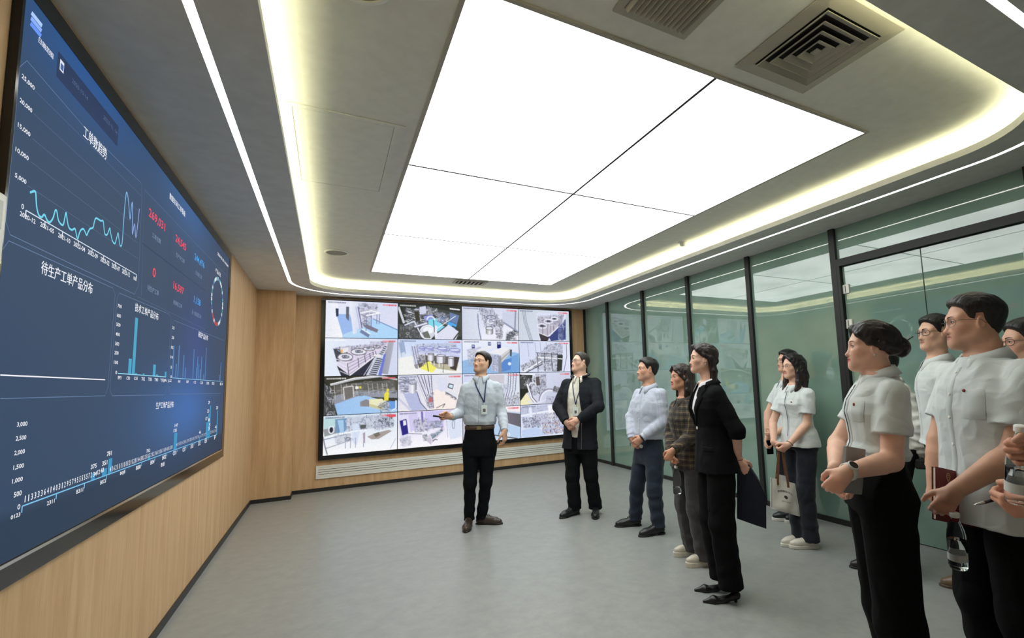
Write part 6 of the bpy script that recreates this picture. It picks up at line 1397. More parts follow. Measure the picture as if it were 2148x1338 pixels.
def plaid_woman():
    p = Person((3.486, 3.035), 1.55, 56, 62, (1428, 791), (1436, 834), (1443, 958), 'woman with long dark hair in brown plaid shirt and wide grey trousers', pitch=.05, female=True, headscale=1.01, h=.004, skin=(208, 155, 128), girth=1.08)
    p.set_arm(-1, (1406, 908), (1407, 948), 0, 1); p.set_arm(1, (1446, 918), (1412, 944), 0, 1)
    p.build_head(); p.build_arms(False)
    p.build_hand(-1, unit(-UP*.95+p.RT*.15), p.T, (.7, .75, .8, .82), .7); p.build_hand(1, unit(-p.RT*.5-UP*.8), UP*.5-p.RT*.8, (.7, .74, .78, .8), .7)
    p.finish_body(lip=(172, 88, 84))
    k = p.hs
    def locks(S_):
        for sx in (1, -1):
            for j in range(4):
                a = .050-.012*j; b = -.012-.022*j
                S_.chain([p.hl(sx*(.070-.006*j), b, .02), p.hl(sx*(.082-.008*j), b-.004, -.05), p.hl(sx*(.084-.01*j), b-.002, -.12), p.hl(sx*(.078-.012*j), b+.012, -.175)], [.018*k, .022*k, .021*k, .012*k], .014*k)
        for sx in (1, -1): S_.chain([p.hl(sx*.010, .078, .098), p.hl(sx*.042, .078, .062), p.hl(sx*.072, .046, .022), p.hl(sx*.080, .010, -.02)], [.014*k, .013*k, .012*k, .014*k], .012*k)
        S_.chain([p.hl(0, -.09, .02), p.hl(0, -.10, -.08), p.hl(0, -.095, -.18)], [.045*k, .05*k, .03*k], .03*k)
    p.hair((48, 38, 35), .014, front=.066, side=.04, nape=-.09, sideburn=.0, extra=locks, rough=.0028)
    p.trousers((62, 60, 62), feet_px(p, R=((1413, 1167), 74), L=((1439, 1189), 72)), rise=.2, prof=[(0, .098), (.5, .092), (1, .086)], flare=[(0, .086), (.5, .088), (1, .092)], hem=.04, seed=9, m=CLOTH, folds=.005, fold=.002)
    def plaid(V):
        D_ = V-p.P; l = D_@p.L; f = D_@p.F; a = np.arctan2(l, f)*.13; z = D_[:, 2]
        dist = [np.linalg.norm(V-(A+np.clip(((V-A)@(B-A))/((B-A)@(B-A)), 0, 1)[:, None]*(B-A)), axis=1) for (A, B) in [(x[0], x[1]) for x in p.arm.values()]+[(x[1], x[2]) for x in p.arm.values()]]
        dm = np.min(dist, 0); onarm = dm < .058
        a = np.where(onarm, np.arctan2(l, f)*.05+l*.4+f*.3, a)
        base = np.repeat(np.array([[58., 50, 44]]), len(V), 0); P_ = .046
        w = lambda v, ph, wd: np.clip(1-np.abs(((v/P_+ph) % 1)-.5)/wd, 0, 1)[:, None]
        for v in (a, z): base = base*(1-.55*w(v, 0, .22))+np.array([30., 30, 32])*.55*w(v, 0, .22); base = base*(1-.5*w(v, .5, .07))+np.array([190., 166, 118])*.5*w(v, .5, .07); base = base*(1-.35*w(v, .25, .12))+np.array([112., 92, 64])*.35*w(v, .25, .12)
        c = base/255; return np.where(c <= .04045, c/12.92, ((c+.055)/1.055)**2.4)
    p.top('plaid_shirt', (70, 60, 50), hem=-.16, sleeve='long', ease=.010, folds=.004, colfn=plaid, h=.0045); p.collar(plain('plaid_collar', (62, 54, 46)), point=.045); p.front_strip('placket', plain('dark_placket', (52, 46, 42)), .02, -.1, .92)
    for sd in (-1, 1): p.shoe(sd, (206, 198, 180), (214, 208, 192), 'platform', h=.004)
    g = p.hand[-1]['grip']; A = at_depth(1421, 1036, float((g-CAM)@CF)); bottle('water_bottle', A, A+unit(g-A+UP*.02)*.225, 'clear water bottle hanging from the hand of the woman in plaid', .25)

def suit_woman():
    p = Person((3.227, 2.464), 1.625, 66, 74, (1473, 752), (1484, 801), (1500, 950), 'woman in black suit and pointed black heels holding a navy folder behind her', pitch=.06, female=True, headscale=.93, h=.0038, skin=(226, 181, 160), girth=1.02)
    p.set_arm(1, (1545, 902), (1549, 966), 0, -1); p.set_arm(-1, p.sh[-1]-UP*.265-p.F*.08-p.L*.03, p.sh[-1]-UP*.46-p.F*.20+p.L*.13, 0, 0)
    p.build_head(); p.build_arms(True, .92)
    p.build_hand(1, unit(-UP*.75+p.RT*.55), -p.RT*.75-UP*.55, (.75, .8, .82, .85), .6); p.build_hand(-1, unit(-UP*.7+p.RT*.4), p.RT*.5, (.7, .75, .8, .85), .6)
    p.finish_body(lip=(176, 78, 78)); k = p.hs
    def locks(S_):
        for sx in (1, -1): S_.chain([p.hl(sx*.012, .074, .100), p.hl(sx*.055, .052, .066), p.hl(sx*.080, .008, .022), p.hl(sx*.074, -.050, -.005), p.hl(sx*.03, -.096, -.02)], [.016*k, .017*k, .016*k, .02*k, .03*k], .012*k)
        R_ = np.random.RandomState(4)
        for j in range(11):
            x = -.062+.0124*j; y0 = -.085+abs(x)*.45; w = R_.randn(8)*.007
            S_.chain([p.hl(x, y0, -.02), p.hl(x*1.15+w[0], y0-.012+w[1], -.10), p.hl(x*1.25+w[2], y0-.014+w[3], -.19), p.hl(x*1.28+w[4], y0-.022+w[5], -.28), p.hl(x*1.15+w[6], y0-.016, -.37-.03*abs(w[7])*20)], [.028*k, .024*k, .022*k, .019*k, .008*k], .010*k)
    p.hair((36, 28, 28), .014, front=.072, side=.045, nape=-.08, sideburn=.02, extra=locks, rough=.0028, tint=(52, 38, 34))
    p.trousers((12, 12, 14), feet_px(p, R=((1459, 1240), 78), L=((1477, 1264), 76)), rise=.22, prof=[(0, .104), (.5, .098), (1, .090)], flare=[(0, .090), (.5, .086), (1, .084)], hem=.085, seed=12, folds=.004, fold=.002)
    W = (226, 224, 228); arms = p.arm; p.arm = {}
    p.top('blouse', W, hem=.05, sleeve=None, ease=.002, folds=.002); p.collar(CLOTHC(W), stand=.036, fall=.03, point=.04, gap=22); sh = p.shirtobj; p.arm = arms
    S_ = SDF(); q = p.q; pr = [(t, a+.016, b+.016, o) for t, a, b, o in p.torso_profile('', 0)]; pr = [(-.235, pr[0][1]+.018, pr[0][2]+.016, 0), (-.1, pr[0][1]+.008, pr[0][2]+.008, 0)]+pr
    S_.loft(p.P, p.N, p.L, p.L, pr, .03, 2.25)
    for sd, (A, E, Wr) in p.arm.items():
        S_.cone(p.N-UP*.06, A, .052*q, .053*q, .022); X = E+(Wr-E)*.2; S_.limb(A, E, [(0, .055*q), (.5, .059*q), (1, .058*q)], .018, fold=.001, fn_=9, seed=sd); S_.limb(E, X, [(0, .058*q), (1, .058*q)], .012, flat_end=True)
    F, L, N, P = p.F, p.L, p.N, p.P; axd = unit(N-P); LL = np.linalg.norm(N-P)
    def opening(x, y, z):
        X, Y, Z = x-P[0], y-P[1], z-P[2]; t = (X*axd[0]+Y*axd[1]+Z*axd[2])/LL; l = X*L[0]+Y*L[1]+Z*L[2]; f = X*F[0]+Y*F[1]+Z*F[2]
        w = np.interp(t, [.36, .42, .6, .95, 1.1], [-.02, .004, .034, .056, .06])*q; return np.maximum(np.abs(l)-w, -(f-.0))
    S_.cut(lambda x, y, z: -opening(x, y, z)); S_.cone(N+UP*.0, N+UP*.12, .06*q, .08*q, .008, True)
    p.garment('suit_jacket', S_, (17, 17, 20), DARKCLOTH, folds=.003, h=.0055); jo = p.root.children[-1]; p.shirt = S_; p.shirtobj = jo
    LAP = plain('lapel_cloth', (17, 17, 20), .85, spec=.15)
    for sg in (1, -1):                                     # notched lapels and roll collar
        V = []; F_ = []; rows = 16
        for i in range(rows+1):
            u = i/rows; t = .40+.56*u; w0 = np.interp(t, [.36, .42, .6, .95, 1.1], [0, .006, .034, .056, .06])*q; wid = np.interp(u, [0, .5, .72, .74, .86, 1], [.006, .05, .064, .044, .05, .034])*q
            for j in range(4): V.append(p.onshirt(t, 0, .004+.004*math.sin(j/3*PI), side=sg*(w0+.002+wid*j/3)))
        for i in range(rows):
            for j in range(3): F_.append((i*4+j, i*4+j+1, (i+1)*4+j+1, (i+1)*4+j))
        o = link_mesh('lapel', V, F_, LAP, jo, None, True); md = o.modifiers.new('thickness', 'SOLIDIFY'); md.thickness = .003
    p.collar(LAP, stand=.03, fall=.035, point=.0, gap=60, rx=.074, ry=.074, low=-.004, name='jacket_collar'); p.buttons((.36,), PEARL, .011, .004, .005)
    p.patch('pocket_flap', LAP, 30, 62, .06, .12, .004)
    V, Fc = lathe([(.0002, .004), (.003, .003), (.004, 0), (.003, -.003), (.0002, -.004)], 12); c = p.hl(.079, -.004, -.048); link_mesh('earring', [c+np.array(v) for v in V], Fc, PEARL, p.root, None, True)
    d = unit(p.arm[1][2]-p.arm[1][1]); x = unit(np.cross(d, UP)); y = np.cross(d, x); c = p.arm[1][2]-d*.02; V, Fc = tube([c+(x*math.cos(a)+y*math.sin(a))*.0295 for a in np.linspace(0, 2*PI, 25)[:-1]], .002, 6, True); link_mesh('bracelet', V, Fc, plain('red_cord', (120, 40, 40)), p.root, None, True)
    for sd in (-1, 1): p.shoe(sd, (22, 22, 24), (18, 18, 18), 'pump', h=.003)
    # navy document folder hanging from her hands
    dep = float((p.hand[1]['grip']-CAM)@CF); t = empty('document_folder', at_depth(1575, 1098, dep), 'navy blue fabric document folder held behind the woman in the black suit', 'folder')
    NAVY = mat('navy_fabric', srgb(22, 28, 50), rough=.75, sheen=.1); add_bump(NAVY, 300, .2, .002)
    cs = [at_depth(u, v, dep+dd) for u, v, dd in ((1546, 986, .02), (1571, 974, -.02), (1590, 1003, -.02), (1606, 1040, .0), (1607, 1107, .03), (1588, 1101, .04), (1546, 1086, .06))]
    n = unit(np.cross(cs[4]-cs[0], cs[1]-cs[0])); V = []; F_ = []
    m = len(cs); cen = sum(cs)/m
    for lay, sc in ((-.016, .965), (-.009, 1.0), (.009, 1.0), (.016, .965)): V += [cen+(c-cen)*sc+n*lay for c in cs]
    for a in range(3):
        for i in range(m): j = (i+1) % m; F_.append((a*m+i, a*m+j, (a+1)*m+j, (a+1)*m+i))
    F_ += [tuple(range(m))[::-1], tuple(3*m+i for i in range(m))]; b = MB(); b.add(V, F_); b.build('pouch', NAVY, t)
    V, F_ = tube([cen+(cs[2]-cen)*.98+n*.014, cen+(cs[3]-cen)*1.0+n*.012, cen+(cs[4]-cen)*.98+n*.014], .004, 6); link_mesh('zip', V, F_, plain('dark_zip', (14, 16, 24), .4), t, None, True)
    V, F_ = tube([cs[0]+n*.012, p.hand[1]['grip']+n*.0, cs[1]+n*.012], .009, 8); link_mesh('handle', V, F_, NAVY, t, None, True)

WS = (208, 214, 214)
def badge_shirt(p, sleeve=.62, hem=-.12, tuck=False, col=WS, **kw):
    kw.setdefault('hemflare', 1.06); p.top('shirt', col, hem=hem, sleeve=sleeve, ease=kw.pop('ease', .010), folds=kw.pop('folds', .0045), **kw)
    p.collar(CLOTHC(col)); p.front_strip('placket', plain('white_placket', tuple(int(c*.96) for c in col)), .022, max(hem+.03, .02), .93)

def man_behind_tote():
    p = Person((4.86, 3.33), 1.70, 62, 66, (1651, 757), (1652, 797), (1654, 915), 'man in glasses and white shirt mostly hidden behind the woman with the tote bag', pitch=.05, headscale=.93, h=.0045, skin=(218, 173, 148))
    p.set_arm(-1, (1611, 868), (1610, 915), 0, 1); p.set_arm(1, p.sh[1]-UP*.29-p.F*.03, p.sh[1]-UP*.42+p.F*.16-p.L*.12)
    p.build_head(); p.build_arms(True); p.build_hand(-1, unit(-UP+p.F*.1), p.F*.8+p.T*.3, (.6, .65, .7, .75), .6); p.build_hand(1, unit(-UP*.3+p.F*.6-p.L*.5), p.F*.5+UP*.5, (.5, .5, .55, .6))
    p.finish_body(); p.hair((24, 23, 24), .014, front=.064, side=.036, top=.012, sidethin=.3)
    p.glasses(WIRE, 'round', .022, .018)
    p.trousers((28, 30, 36), feet_px(p, R=((1621, 1091), 80), L=((1648, 1096), 70)), rise=.2, seed=15); badge_shirt(p, .62, -.10, h=.007)
    for sd in (-1, 1): p.shoe(sd, (28, 30, 36), (206, 204, 198), 'sneaker')
    h = p.hand[-1]; g = h['grip']; t = empty('mobile_phone', g, 'black phone in the hand of the man behind the woman with the tote bag', 'phone'); slab('casing', g-UP*.02, p.F, p.L, UP, .035, .005, .07, plain('phone_black', (20, 20, 22), .2), t); slab('screen', g-UP*.02+p.L*.0052, p.F, p.L, UP, .032, .0005, .066, plain('phone_glass', (10, 10, 12), .05), t, .0002)

def tote_woman():
    p = Person((4.447, 2.832), 1.63, 46, 54, (1663, 768), (1668, 806), (1676, 918), 'woman with long dark hair in white short-sleeved shirt holding a canvas tote bag', pitch=.02, female=True, headscale=.98, h=.004, skin=(224, 179, 156))
    p.set_arm(-1, (1620, 888), (1623, 928), 0, 1); p.set_arm(1, (1692, 890), (1655, 932), 0, 1)
    p.build_head(); p.build_arms(True)
    p.build_hand(-1, unit(-UP*.75+p.RT*.6), p.T*.5+p.RT*.5, (.6, .65, .7, .75), .6); p.build_hand(1, unit(-p.RT*.75-UP*.6), p.T*.3-UP*.0-p.RT*.3+UP*.5, (.75, .8, .85, .85), .7)
    p.finish_body(lip=(186, 104, 100)); k = p.hs
    def locks(S_):
        R_ = np.random.RandomState(2)
        for sx in (1, -1):
            S_.chain([p.hl(sx*.008, .076, .100), p.hl(sx*.048, .066, .066), p.hl(sx*.076, .034, .010), p.hl(sx*.086, .020, -.06)], [.014*k, .015*k, .015*k, .015*k], .012*k)
            for j in range(4):
                y0 = .012-.026*j; w = R_.randn(4)*.004
                S_.chain([p.hl(sx*.074, y0, .02), p.hl(sx*.086, y0, -.06), p.hl(sx*(.094+w[0]), y0+.012*(j < 2), -.15), p.hl(sx*(.088+w[1]), y0+.03*(j < 2), -.225), p.hl(sx*(.078+w[2]), y0+.04*(j < 2), -.275-.01*j)], [.02*k, .023*k, .021*k, .017*k, .008*k], .012*k)
        S_.chain([p.hl(0, -.09, .02), p.hl(0, -.10, -.1), p.hl(0, -.10, -.24)], [.05*k, .052*k, .03*k], .03*k)
    p.hair((28, 25, 26), .012, front=.072, side=.045, nape=-.09, sideburn=.02, extra=locks, rough=.0026, tint=(58, 38, 32))
    p.glasses(WIRE, 'round', .023, .020)
    p.trousers((34, 38, 46), feet_px(p, R=((1639, 1146), 58), L=((1656, 1149.5), 72)), rise=.2, prof=[(0, .096), (.5, .086), (1, .074)], flare=[(0, .074), (.5, .072), (1, .072)], hem=.055, seed=17, m=CLOTH, folds=.004, fold=.003)
    badge_shirt(p, .64, -.14, hemflare=1.04); V = []
    pts = [p.onshirt(t, 0, .0035, side=-.006) for t in np.linspace(.05, .88, 14)]; V, F = tube(pts, .0022, 5); link_mesh('piping', V, F, plain('navy_piping', (60, 70, 110)), p.shirtobj, None, True); p.pin(.68, 26, PINM, .006)
    d = unit(p.arm[1][2]-p.arm[1][1]); x = unit(np.cross(d, UP)); y = np.cross(d, x); c = p.arm[1][2]-d*.012; V, Fc = tube([c+(x*math.cos(a)+y*math.sin(a))*.028 for a in np.linspace(0, 2*PI, 25)[:-1]], .0035, 6, True); link_mesh('bracelet', V, Fc, plain('bead_bracelet', (150, 120, 90)), p.root, None, True)
    for sd in (-1, 1): p.shoe(sd, (220, 214, 202), (226, 222, 212), 'sneaker', lace=plain('cream_lace', (214, 206, 190)))
    # canvas tote
    dep = float(((p.hand[1]['grip']+p.hand[-1]['grip'])/2-CAM)@CF)-.05
    t = empty('tote_bag', at_depth(1646, 1080, dep), 'cream canvas tote bag with brown straps and a small dark printed emblem', 'bag')
    CV = mat('canvas', srgb(240, 236, 226), rough=.9); add_bump(CV, 500, .3, .002); BR = plain('brown_strap', (128, 84, 58), .6)
    tl, tr, br_, bl = (at_depth(1617, 1001, dep), at_depth(1667, 1014, dep), at_depth(1679, 1083, dep), at_depth(1616, 1066, dep)); nx = unit(tr-tl); nn = unit(np.cross(nx, UP)); nn = nn if nn@p.T > 0 else -nn
    V = []; F_ = []; nu, nv = 16, 14
    for side_ in (1, -1):
        for j in range(nv+1):
            for i in range(nu+1):
                u, v = i/nu, j/nv; a = tl+(tr-tl)*u; b_ = bl+(br_-bl)*u; q = a+(b_-a)*v
                th = .006+.034*math.sin(PI*u)**.6*(.35+.65*v)*(1-max(0, v-.9)*6); th *= (1+.25*math.sin(u*9+v*5)); V.append(q+nn*side_*max(th, .003))
    for sd_ in (0, 1):
        o_ = sd_*(nu+1)*(nv+1)
        for j in range(nv):
            for i in range(nu): a = o_+j*(nu+1)+i; q = (a, a+1, a+nu+2, a+nu+1); F_.append(q if sd_ else q[::-1])
    o_ = (nu+1)*(nv+1); per = [(j*(nu+1)) for j in range(nv+1)]+[nv*(nu+1)+i for i in range(1, nu+1)]+[j*(nu+1)+nu for j in range(nv-1, -1, -1)]
    for a, b_ in zip(per[:-1], per[1:]): F_.append((a, b_, b_+o_, a+o_))
    link_mesh('pouch', V, F_, CV, t, None, True)
    pt = lambda u, v, l: (tl+(tr-tl)*u)+((bl+(br_-bl)*u)-(tl+(tr-tl)*u))*v+nn*(.006+.034*math.sin(PI*u)**.6*(.35+.65*v)*(1+.25*math.sin(u*9+v*5))+l)
    hand = p.hand[1]['grip']
    for side_ in (1, -1):
        for pair in ((.24, .66),):
            P1 = pt(pair[0], .06, .002) if side_ > 0 else pt(pair[0], .06, .002)-nn*.03; P2 = pt(pair[1], .06, .002) if side_ > 0 else pt(pair[1], .06, .002)-nn*.03
            V, F_ = ribbon([P1-UP*.03, P1, P1+(hand-P1)*.5+nx*-.008, hand+UP*.02-nx*.012, hand+UP*.026, hand+UP*.02+nx*.012, P2+(hand-P2)*.5+nx*.008, P2, P2-UP*.03], .018, nn, .003); link_mesh('strap', V, F_, BR, t, None, False)
    INK = plain('printed_ink', (60, 58, 56), .8)
    b = MB(); c0 = pt(.5, .52, .0)
    hexa = [(.0, .016), (.013, .008), (.012, -.008), (.0, -.017), (-.012, -.008), (-.013, .008)]
    b.add([pt(.5+x/.21, .50-z/.29, .0025) for x, z in hexa], [tuple(range(6))]); b.build('emblem', INK, t)
    tv, tf, wd = text_geo('智造服务平台'); b = MB(); b.add([pt(.5+(x*.018)/.21, .32+.06*(x/wd*2)**2-(y*.018)/.29, .0025) for x, y in tv], tf); b.build('printed_words', INK, t)
    tv, tf, wd = text_geo('SMART SERVICE'); b = MB(); b.add([pt(.5+(x*.007)/.21, .64-(y*.007)/.29, .0025) for x, y in tv], tf); b.build('printed_line', INK, t)
    slab('paper', (tl+tr)/2+UP*.012, nx, nn, UP, .05, .002, .03, plain('white_paper', (230, 230, 228)), t, .0005)

def bun_woman():
    p = Person((2.815, 1.095), 1.585, 72, 78, (1825, 727), (1844, 782), (1840, 1018), 'woman with hair in a bun, white short-sleeved shirt and wide black trousers', pitch=.08, female=True, headscale=.925, h=.0032, skin=(230, 183, 160), girth=1.0)
    p.gaze = (0, .001)
    p.set_arm(1, (1872, 925), (1777, 990), 0, 1); p.set_arm(-1, (1757, 930), (1752, 985), 0, 1)
    p.build_head(); p.build_arms(True, 1.12)
    p.build_hand(1, unit(-p.RT*.62-UP*.75), UP*.5-p.RT*.6, (.72, .78, .82, .85), .7); p.build_hand(-1, unit(-UP*.8+p.RT*.3-p.T*.1), -p.RT*.7+p.T*.4, (.6, .65, .7, .7), .6)
    p.finish_body(lip=(186, 78, 80)); k = p.hs
    def bun(S_):
        S_.ell(p.hl(-.0, -.128, -.002), np.array([.046, .040, .046])*k, p.HM, .012*k)
        for a in range(6): S_.ell(p.hl(.028*math.cos(a*1.05), -.132+.006*(a % 2), -.002+.030*math.sin(a*1.05)), np.array([.02, .024, .02])*k, p.HM, .006*k)
        for sx in (1, -1): S_.chain([p.hl(sx*.012, .080, .092), p.hl(sx*.056, .060, .056), p.hl(sx*.078, .016, .018), p.hl(sx*.074, -.040, .0), p.hl(sx*.04, -.095, -.01)], [.012*k, .014*k, .014*k, .018*k, .026*k], .012*k)
    p.hair((34, 28, 27), .012, front=.068, side=.046, nape=-.05, sideburn=-.012, top=.012, extra=bun, rough=.0018)
    V, F = tube([p.hl(.02, -.145, .03), p.hl(-.01, -.178, .052)], [.003*k, .0022*k], 8); link_mesh('hair_clip', V, F, plain('black_clip', (20, 20, 20), .4), p.root, None, True)
    V, F = lathe([(.0002, .0042), (.003, .003), (.0042, 0), (.003, -.003), (.0002, -.0042)], 14); c = p.hl(.0805, -.002, -.044); link_mesh('earring', [c+np.array(v) for v in V], F, PEARL, p.root, None, True)
    p.trousers((11, 11, 13), feet_rel(p, .085, .085, -8, 8, -.05, -.02), rise=.33, prof=[(0, .106), (.5, .097), (1, .090)], flare=[(0, .090), (.5, .090), (1, .094)], hem=.02, seed=21, folds=.005, fold=.0, seat=1.05)
    col = (206, 212, 212)
    p.top('shirt', col, hem=.27, sleeve=.60, ease=.009, blouse=.006, folds=.005)
    p.collar(CLOTHC(col), point=.036); V, F = tube([p.onshirt(t, 0, .0035) for t in np.linspace(.34, .9, 14)], .0018, 5); link_mesh('piping', V, F, plain('grey_piping', (120, 124, 130)), p.shirtobj, None, True)
    p.front_strip('placket', plain('white_placket', (198, 205, 205)), .024, .3, .93, side=.010); p.patch('chest_pocket', plain('white_pocket', (200, 206, 206)), 22, 52, .58, .76, .0035); p.pin(.73, 30, PINM, .0065); p.buttons((.86,), None, .005)
    for sd in (-1, 1): p.shoe(sd, (24, 24, 26), (20, 20, 20), 'oxford', h=.0045)
    # white watch
    w = p.arm[1][2]; d = unit(p.arm[1][2]-p.arm[1][1]); x = unit(np.cross(d, UP)); y = np.cross(d, x); M = np.stack([x, y, d], 1); c = w-d*.006
    V, F = lathe([(.0275, -.009), (.0305, -.0085), (.0305, .0085), (.0275, .009)], 28); wt = link_mesh('wristwatch', [c+M@np.array(v) for v in V], F, plain('white_watch_strap', (226, 224, 218), .5), p.root, None, True)
    o = unit(p.T*.9+UP*.2-p.RT*.35); o = unit(o-d*(o@d)); e = np.cross(o, d); M = np.stack([e, d, o], 1); V, F = lathe([(.0002, .006), (.0165, .006), (.0185, .004), (.0185, -.003), (.0002, -.003)], 28)
    V2 = [c+o*.031+M@np.array(v) for v in V]; link_mesh('watch_case', V2, F, plain('pale_case', (214, 210, 204), .3), wt, None, False)
    V, F = lathe([(.0002, .0066), (.0145, .0066), (.0145, .0058)], 28); link_mesh('watch_dial', [c+o*.031+M@np.array(v) for v in V], F, plain('dark_dial', (52, 44, 42), .15), wt, None, False)
    # grey notebook tucked under her forearm
    dep = float((p.hand[1]['grip']-CAM)@CF)+.03; a, b_, c_ = at_depth(1763, 944, dep), at_depth(1797, 950, dep+.04), at_depth(1772, 1022, dep)
    t = empty('notebook', c_, 'grey notebook and papers held by the woman with the bun', 'notebook'); ax = unit(b_-a); az = unit(a-c_); az = unit(az-ax*(az@ax)); ay = np.cross(az, ax)
    slab('cover', (b_+c_)/2+ax*.012, ax, ay, az, .056, .007, .082, plain('grey_cover', (138, 140, 140), .6), t, .002); slab('pages', (b_+c_)/2+ax*.014, ax, ay, az, .055, .0055, .0815, plain('page_edges', (226, 222, 212)), t, .0005)
    V, F = tube([(b_+c_)/2+az*.083+ay*.009-ax*.02, (b_+c_)/2+az*.03+ay*.009-ax*.02], .0028, 6); link_mesh('pen_clip', V, F, STEEL, t, None, True)

def hidden_visitor():
    g = at_depth(1856, 740, 3.55); g[2] = 0
    p = Person(g, 1.58, 66, 70, (1853, 762), (1872, 800), (1885, 930), 'person in white long-sleeved shirt almost hidden behind the woman with the bun', headscale=.9, h=.005, skin=(212, 169, 146), girth=.95)
    p.set_arm(1, (1931, 893), (1932, 952), 0, -1); p.set_arm(-1, p.sh[-1]-UP*.28, p.sh[-1]-UP*.45+p.F*.15+p.L*.05)
    p.build_head(); p.build_arms(False); p.build_hand(1, unit(-UP*.6+p.RT*.7), p.T*.5+UP*.3, (.7, .75, .8, .85), .6); p.build_hand(-1, unit(-UP*.6+p.F*.6), p.L, (.5, .5, .6, .6))
    p.finish_body(); p.hair((28, 26, 26), .008, front=.06)
    p.trousers((26, 27, 30), feet_px(p, R=((1784, 1190), 74), L=((1815, 1206), 70)), rise=.2, seed=25); p.top('shirt', (216, 215, 208), hem=-.05, sleeve='long', ease=.016, folds=.007, h=.007, slfold=.006); p.collar(CLOTHC((216, 215, 208)))
    for sd in (-1, 1): p.shoe(sd, (40, 38, 38), (26, 26, 26), 'oxford')
    c = at_depth(1936, 973, float((p.hand[1]['grip']-CAM)@CF)); t = empty('camera_bag', c-UP*.05, 'small black camera pouch in the hand behind the woman with the bun', 'pouch'); slab('case', c, p.RT, p.T, UP, .05, .03, .035, plain('black_nylon', (26, 26, 28), .7), t, .012)
    V, F = tube([c+p.RT*.045+UP*.01, c+p.RT*.068+UP*.018, c+p.RT*.072-UP*.01, c+p.RT*.05-UP*.03], .006, 8); link_mesh('strap', V, F, plain('black_nylon_strap', (30, 30, 32), .7), t, None, True)

def man_nine():
    g = at_depth(1960, 700, 3.05); g[2] = 0
    p = Person(g, 1.77, 74, 54, (1961, 698), (1968, 752), (1984, 915), 'young man in dark-framed glasses and white shirt looking past the big man', pitch=.04, headscale=.93, h=.0042, skin=(220, 177, 152), girth=.96)
    p.set_arm(-1, p.sh[-1]-UP*.3, p.sh[-1]-UP*.53+p.F*.03); p.set_arm(1, p.sh[1]-UP*.3-p.F*.02, p.sh[1]-UP*.53)
    p.build_head(); p.build_arms(True); p.build_hand(-1, unit(-UP+p.F*.1), p.F, (.5, .55, .6, .65)); p.build_hand(1, -UP, p.F, (.4, .45, .5, .55))
    p.finish_body(lip=(170, 104, 96)); p.hair((24, 22, 23), .016, front=.062, side=.036, top=.012, sideburn=-.03, sidethin=.3)
    p.glasses(DARKWIRE, 'rect', .0245, .018, .0016)
    d = p.frame(76)[0]; f = {-1: (on_floor(1979, 1229)-d*.26, d), 1: (on_floor(2010, 1244)-d*.26, d)}
    p.trousers((34, 34, 38), f, rise=.2, seed=27); badge_shirt(p, 'long', -.10, h=.006); p.buttons((.3, .45, .6, .75), None, .006)
    for sd in (-1, 1): p.shoe(sd, (112, 92, 72), (84, 70, 56), 'oxford')

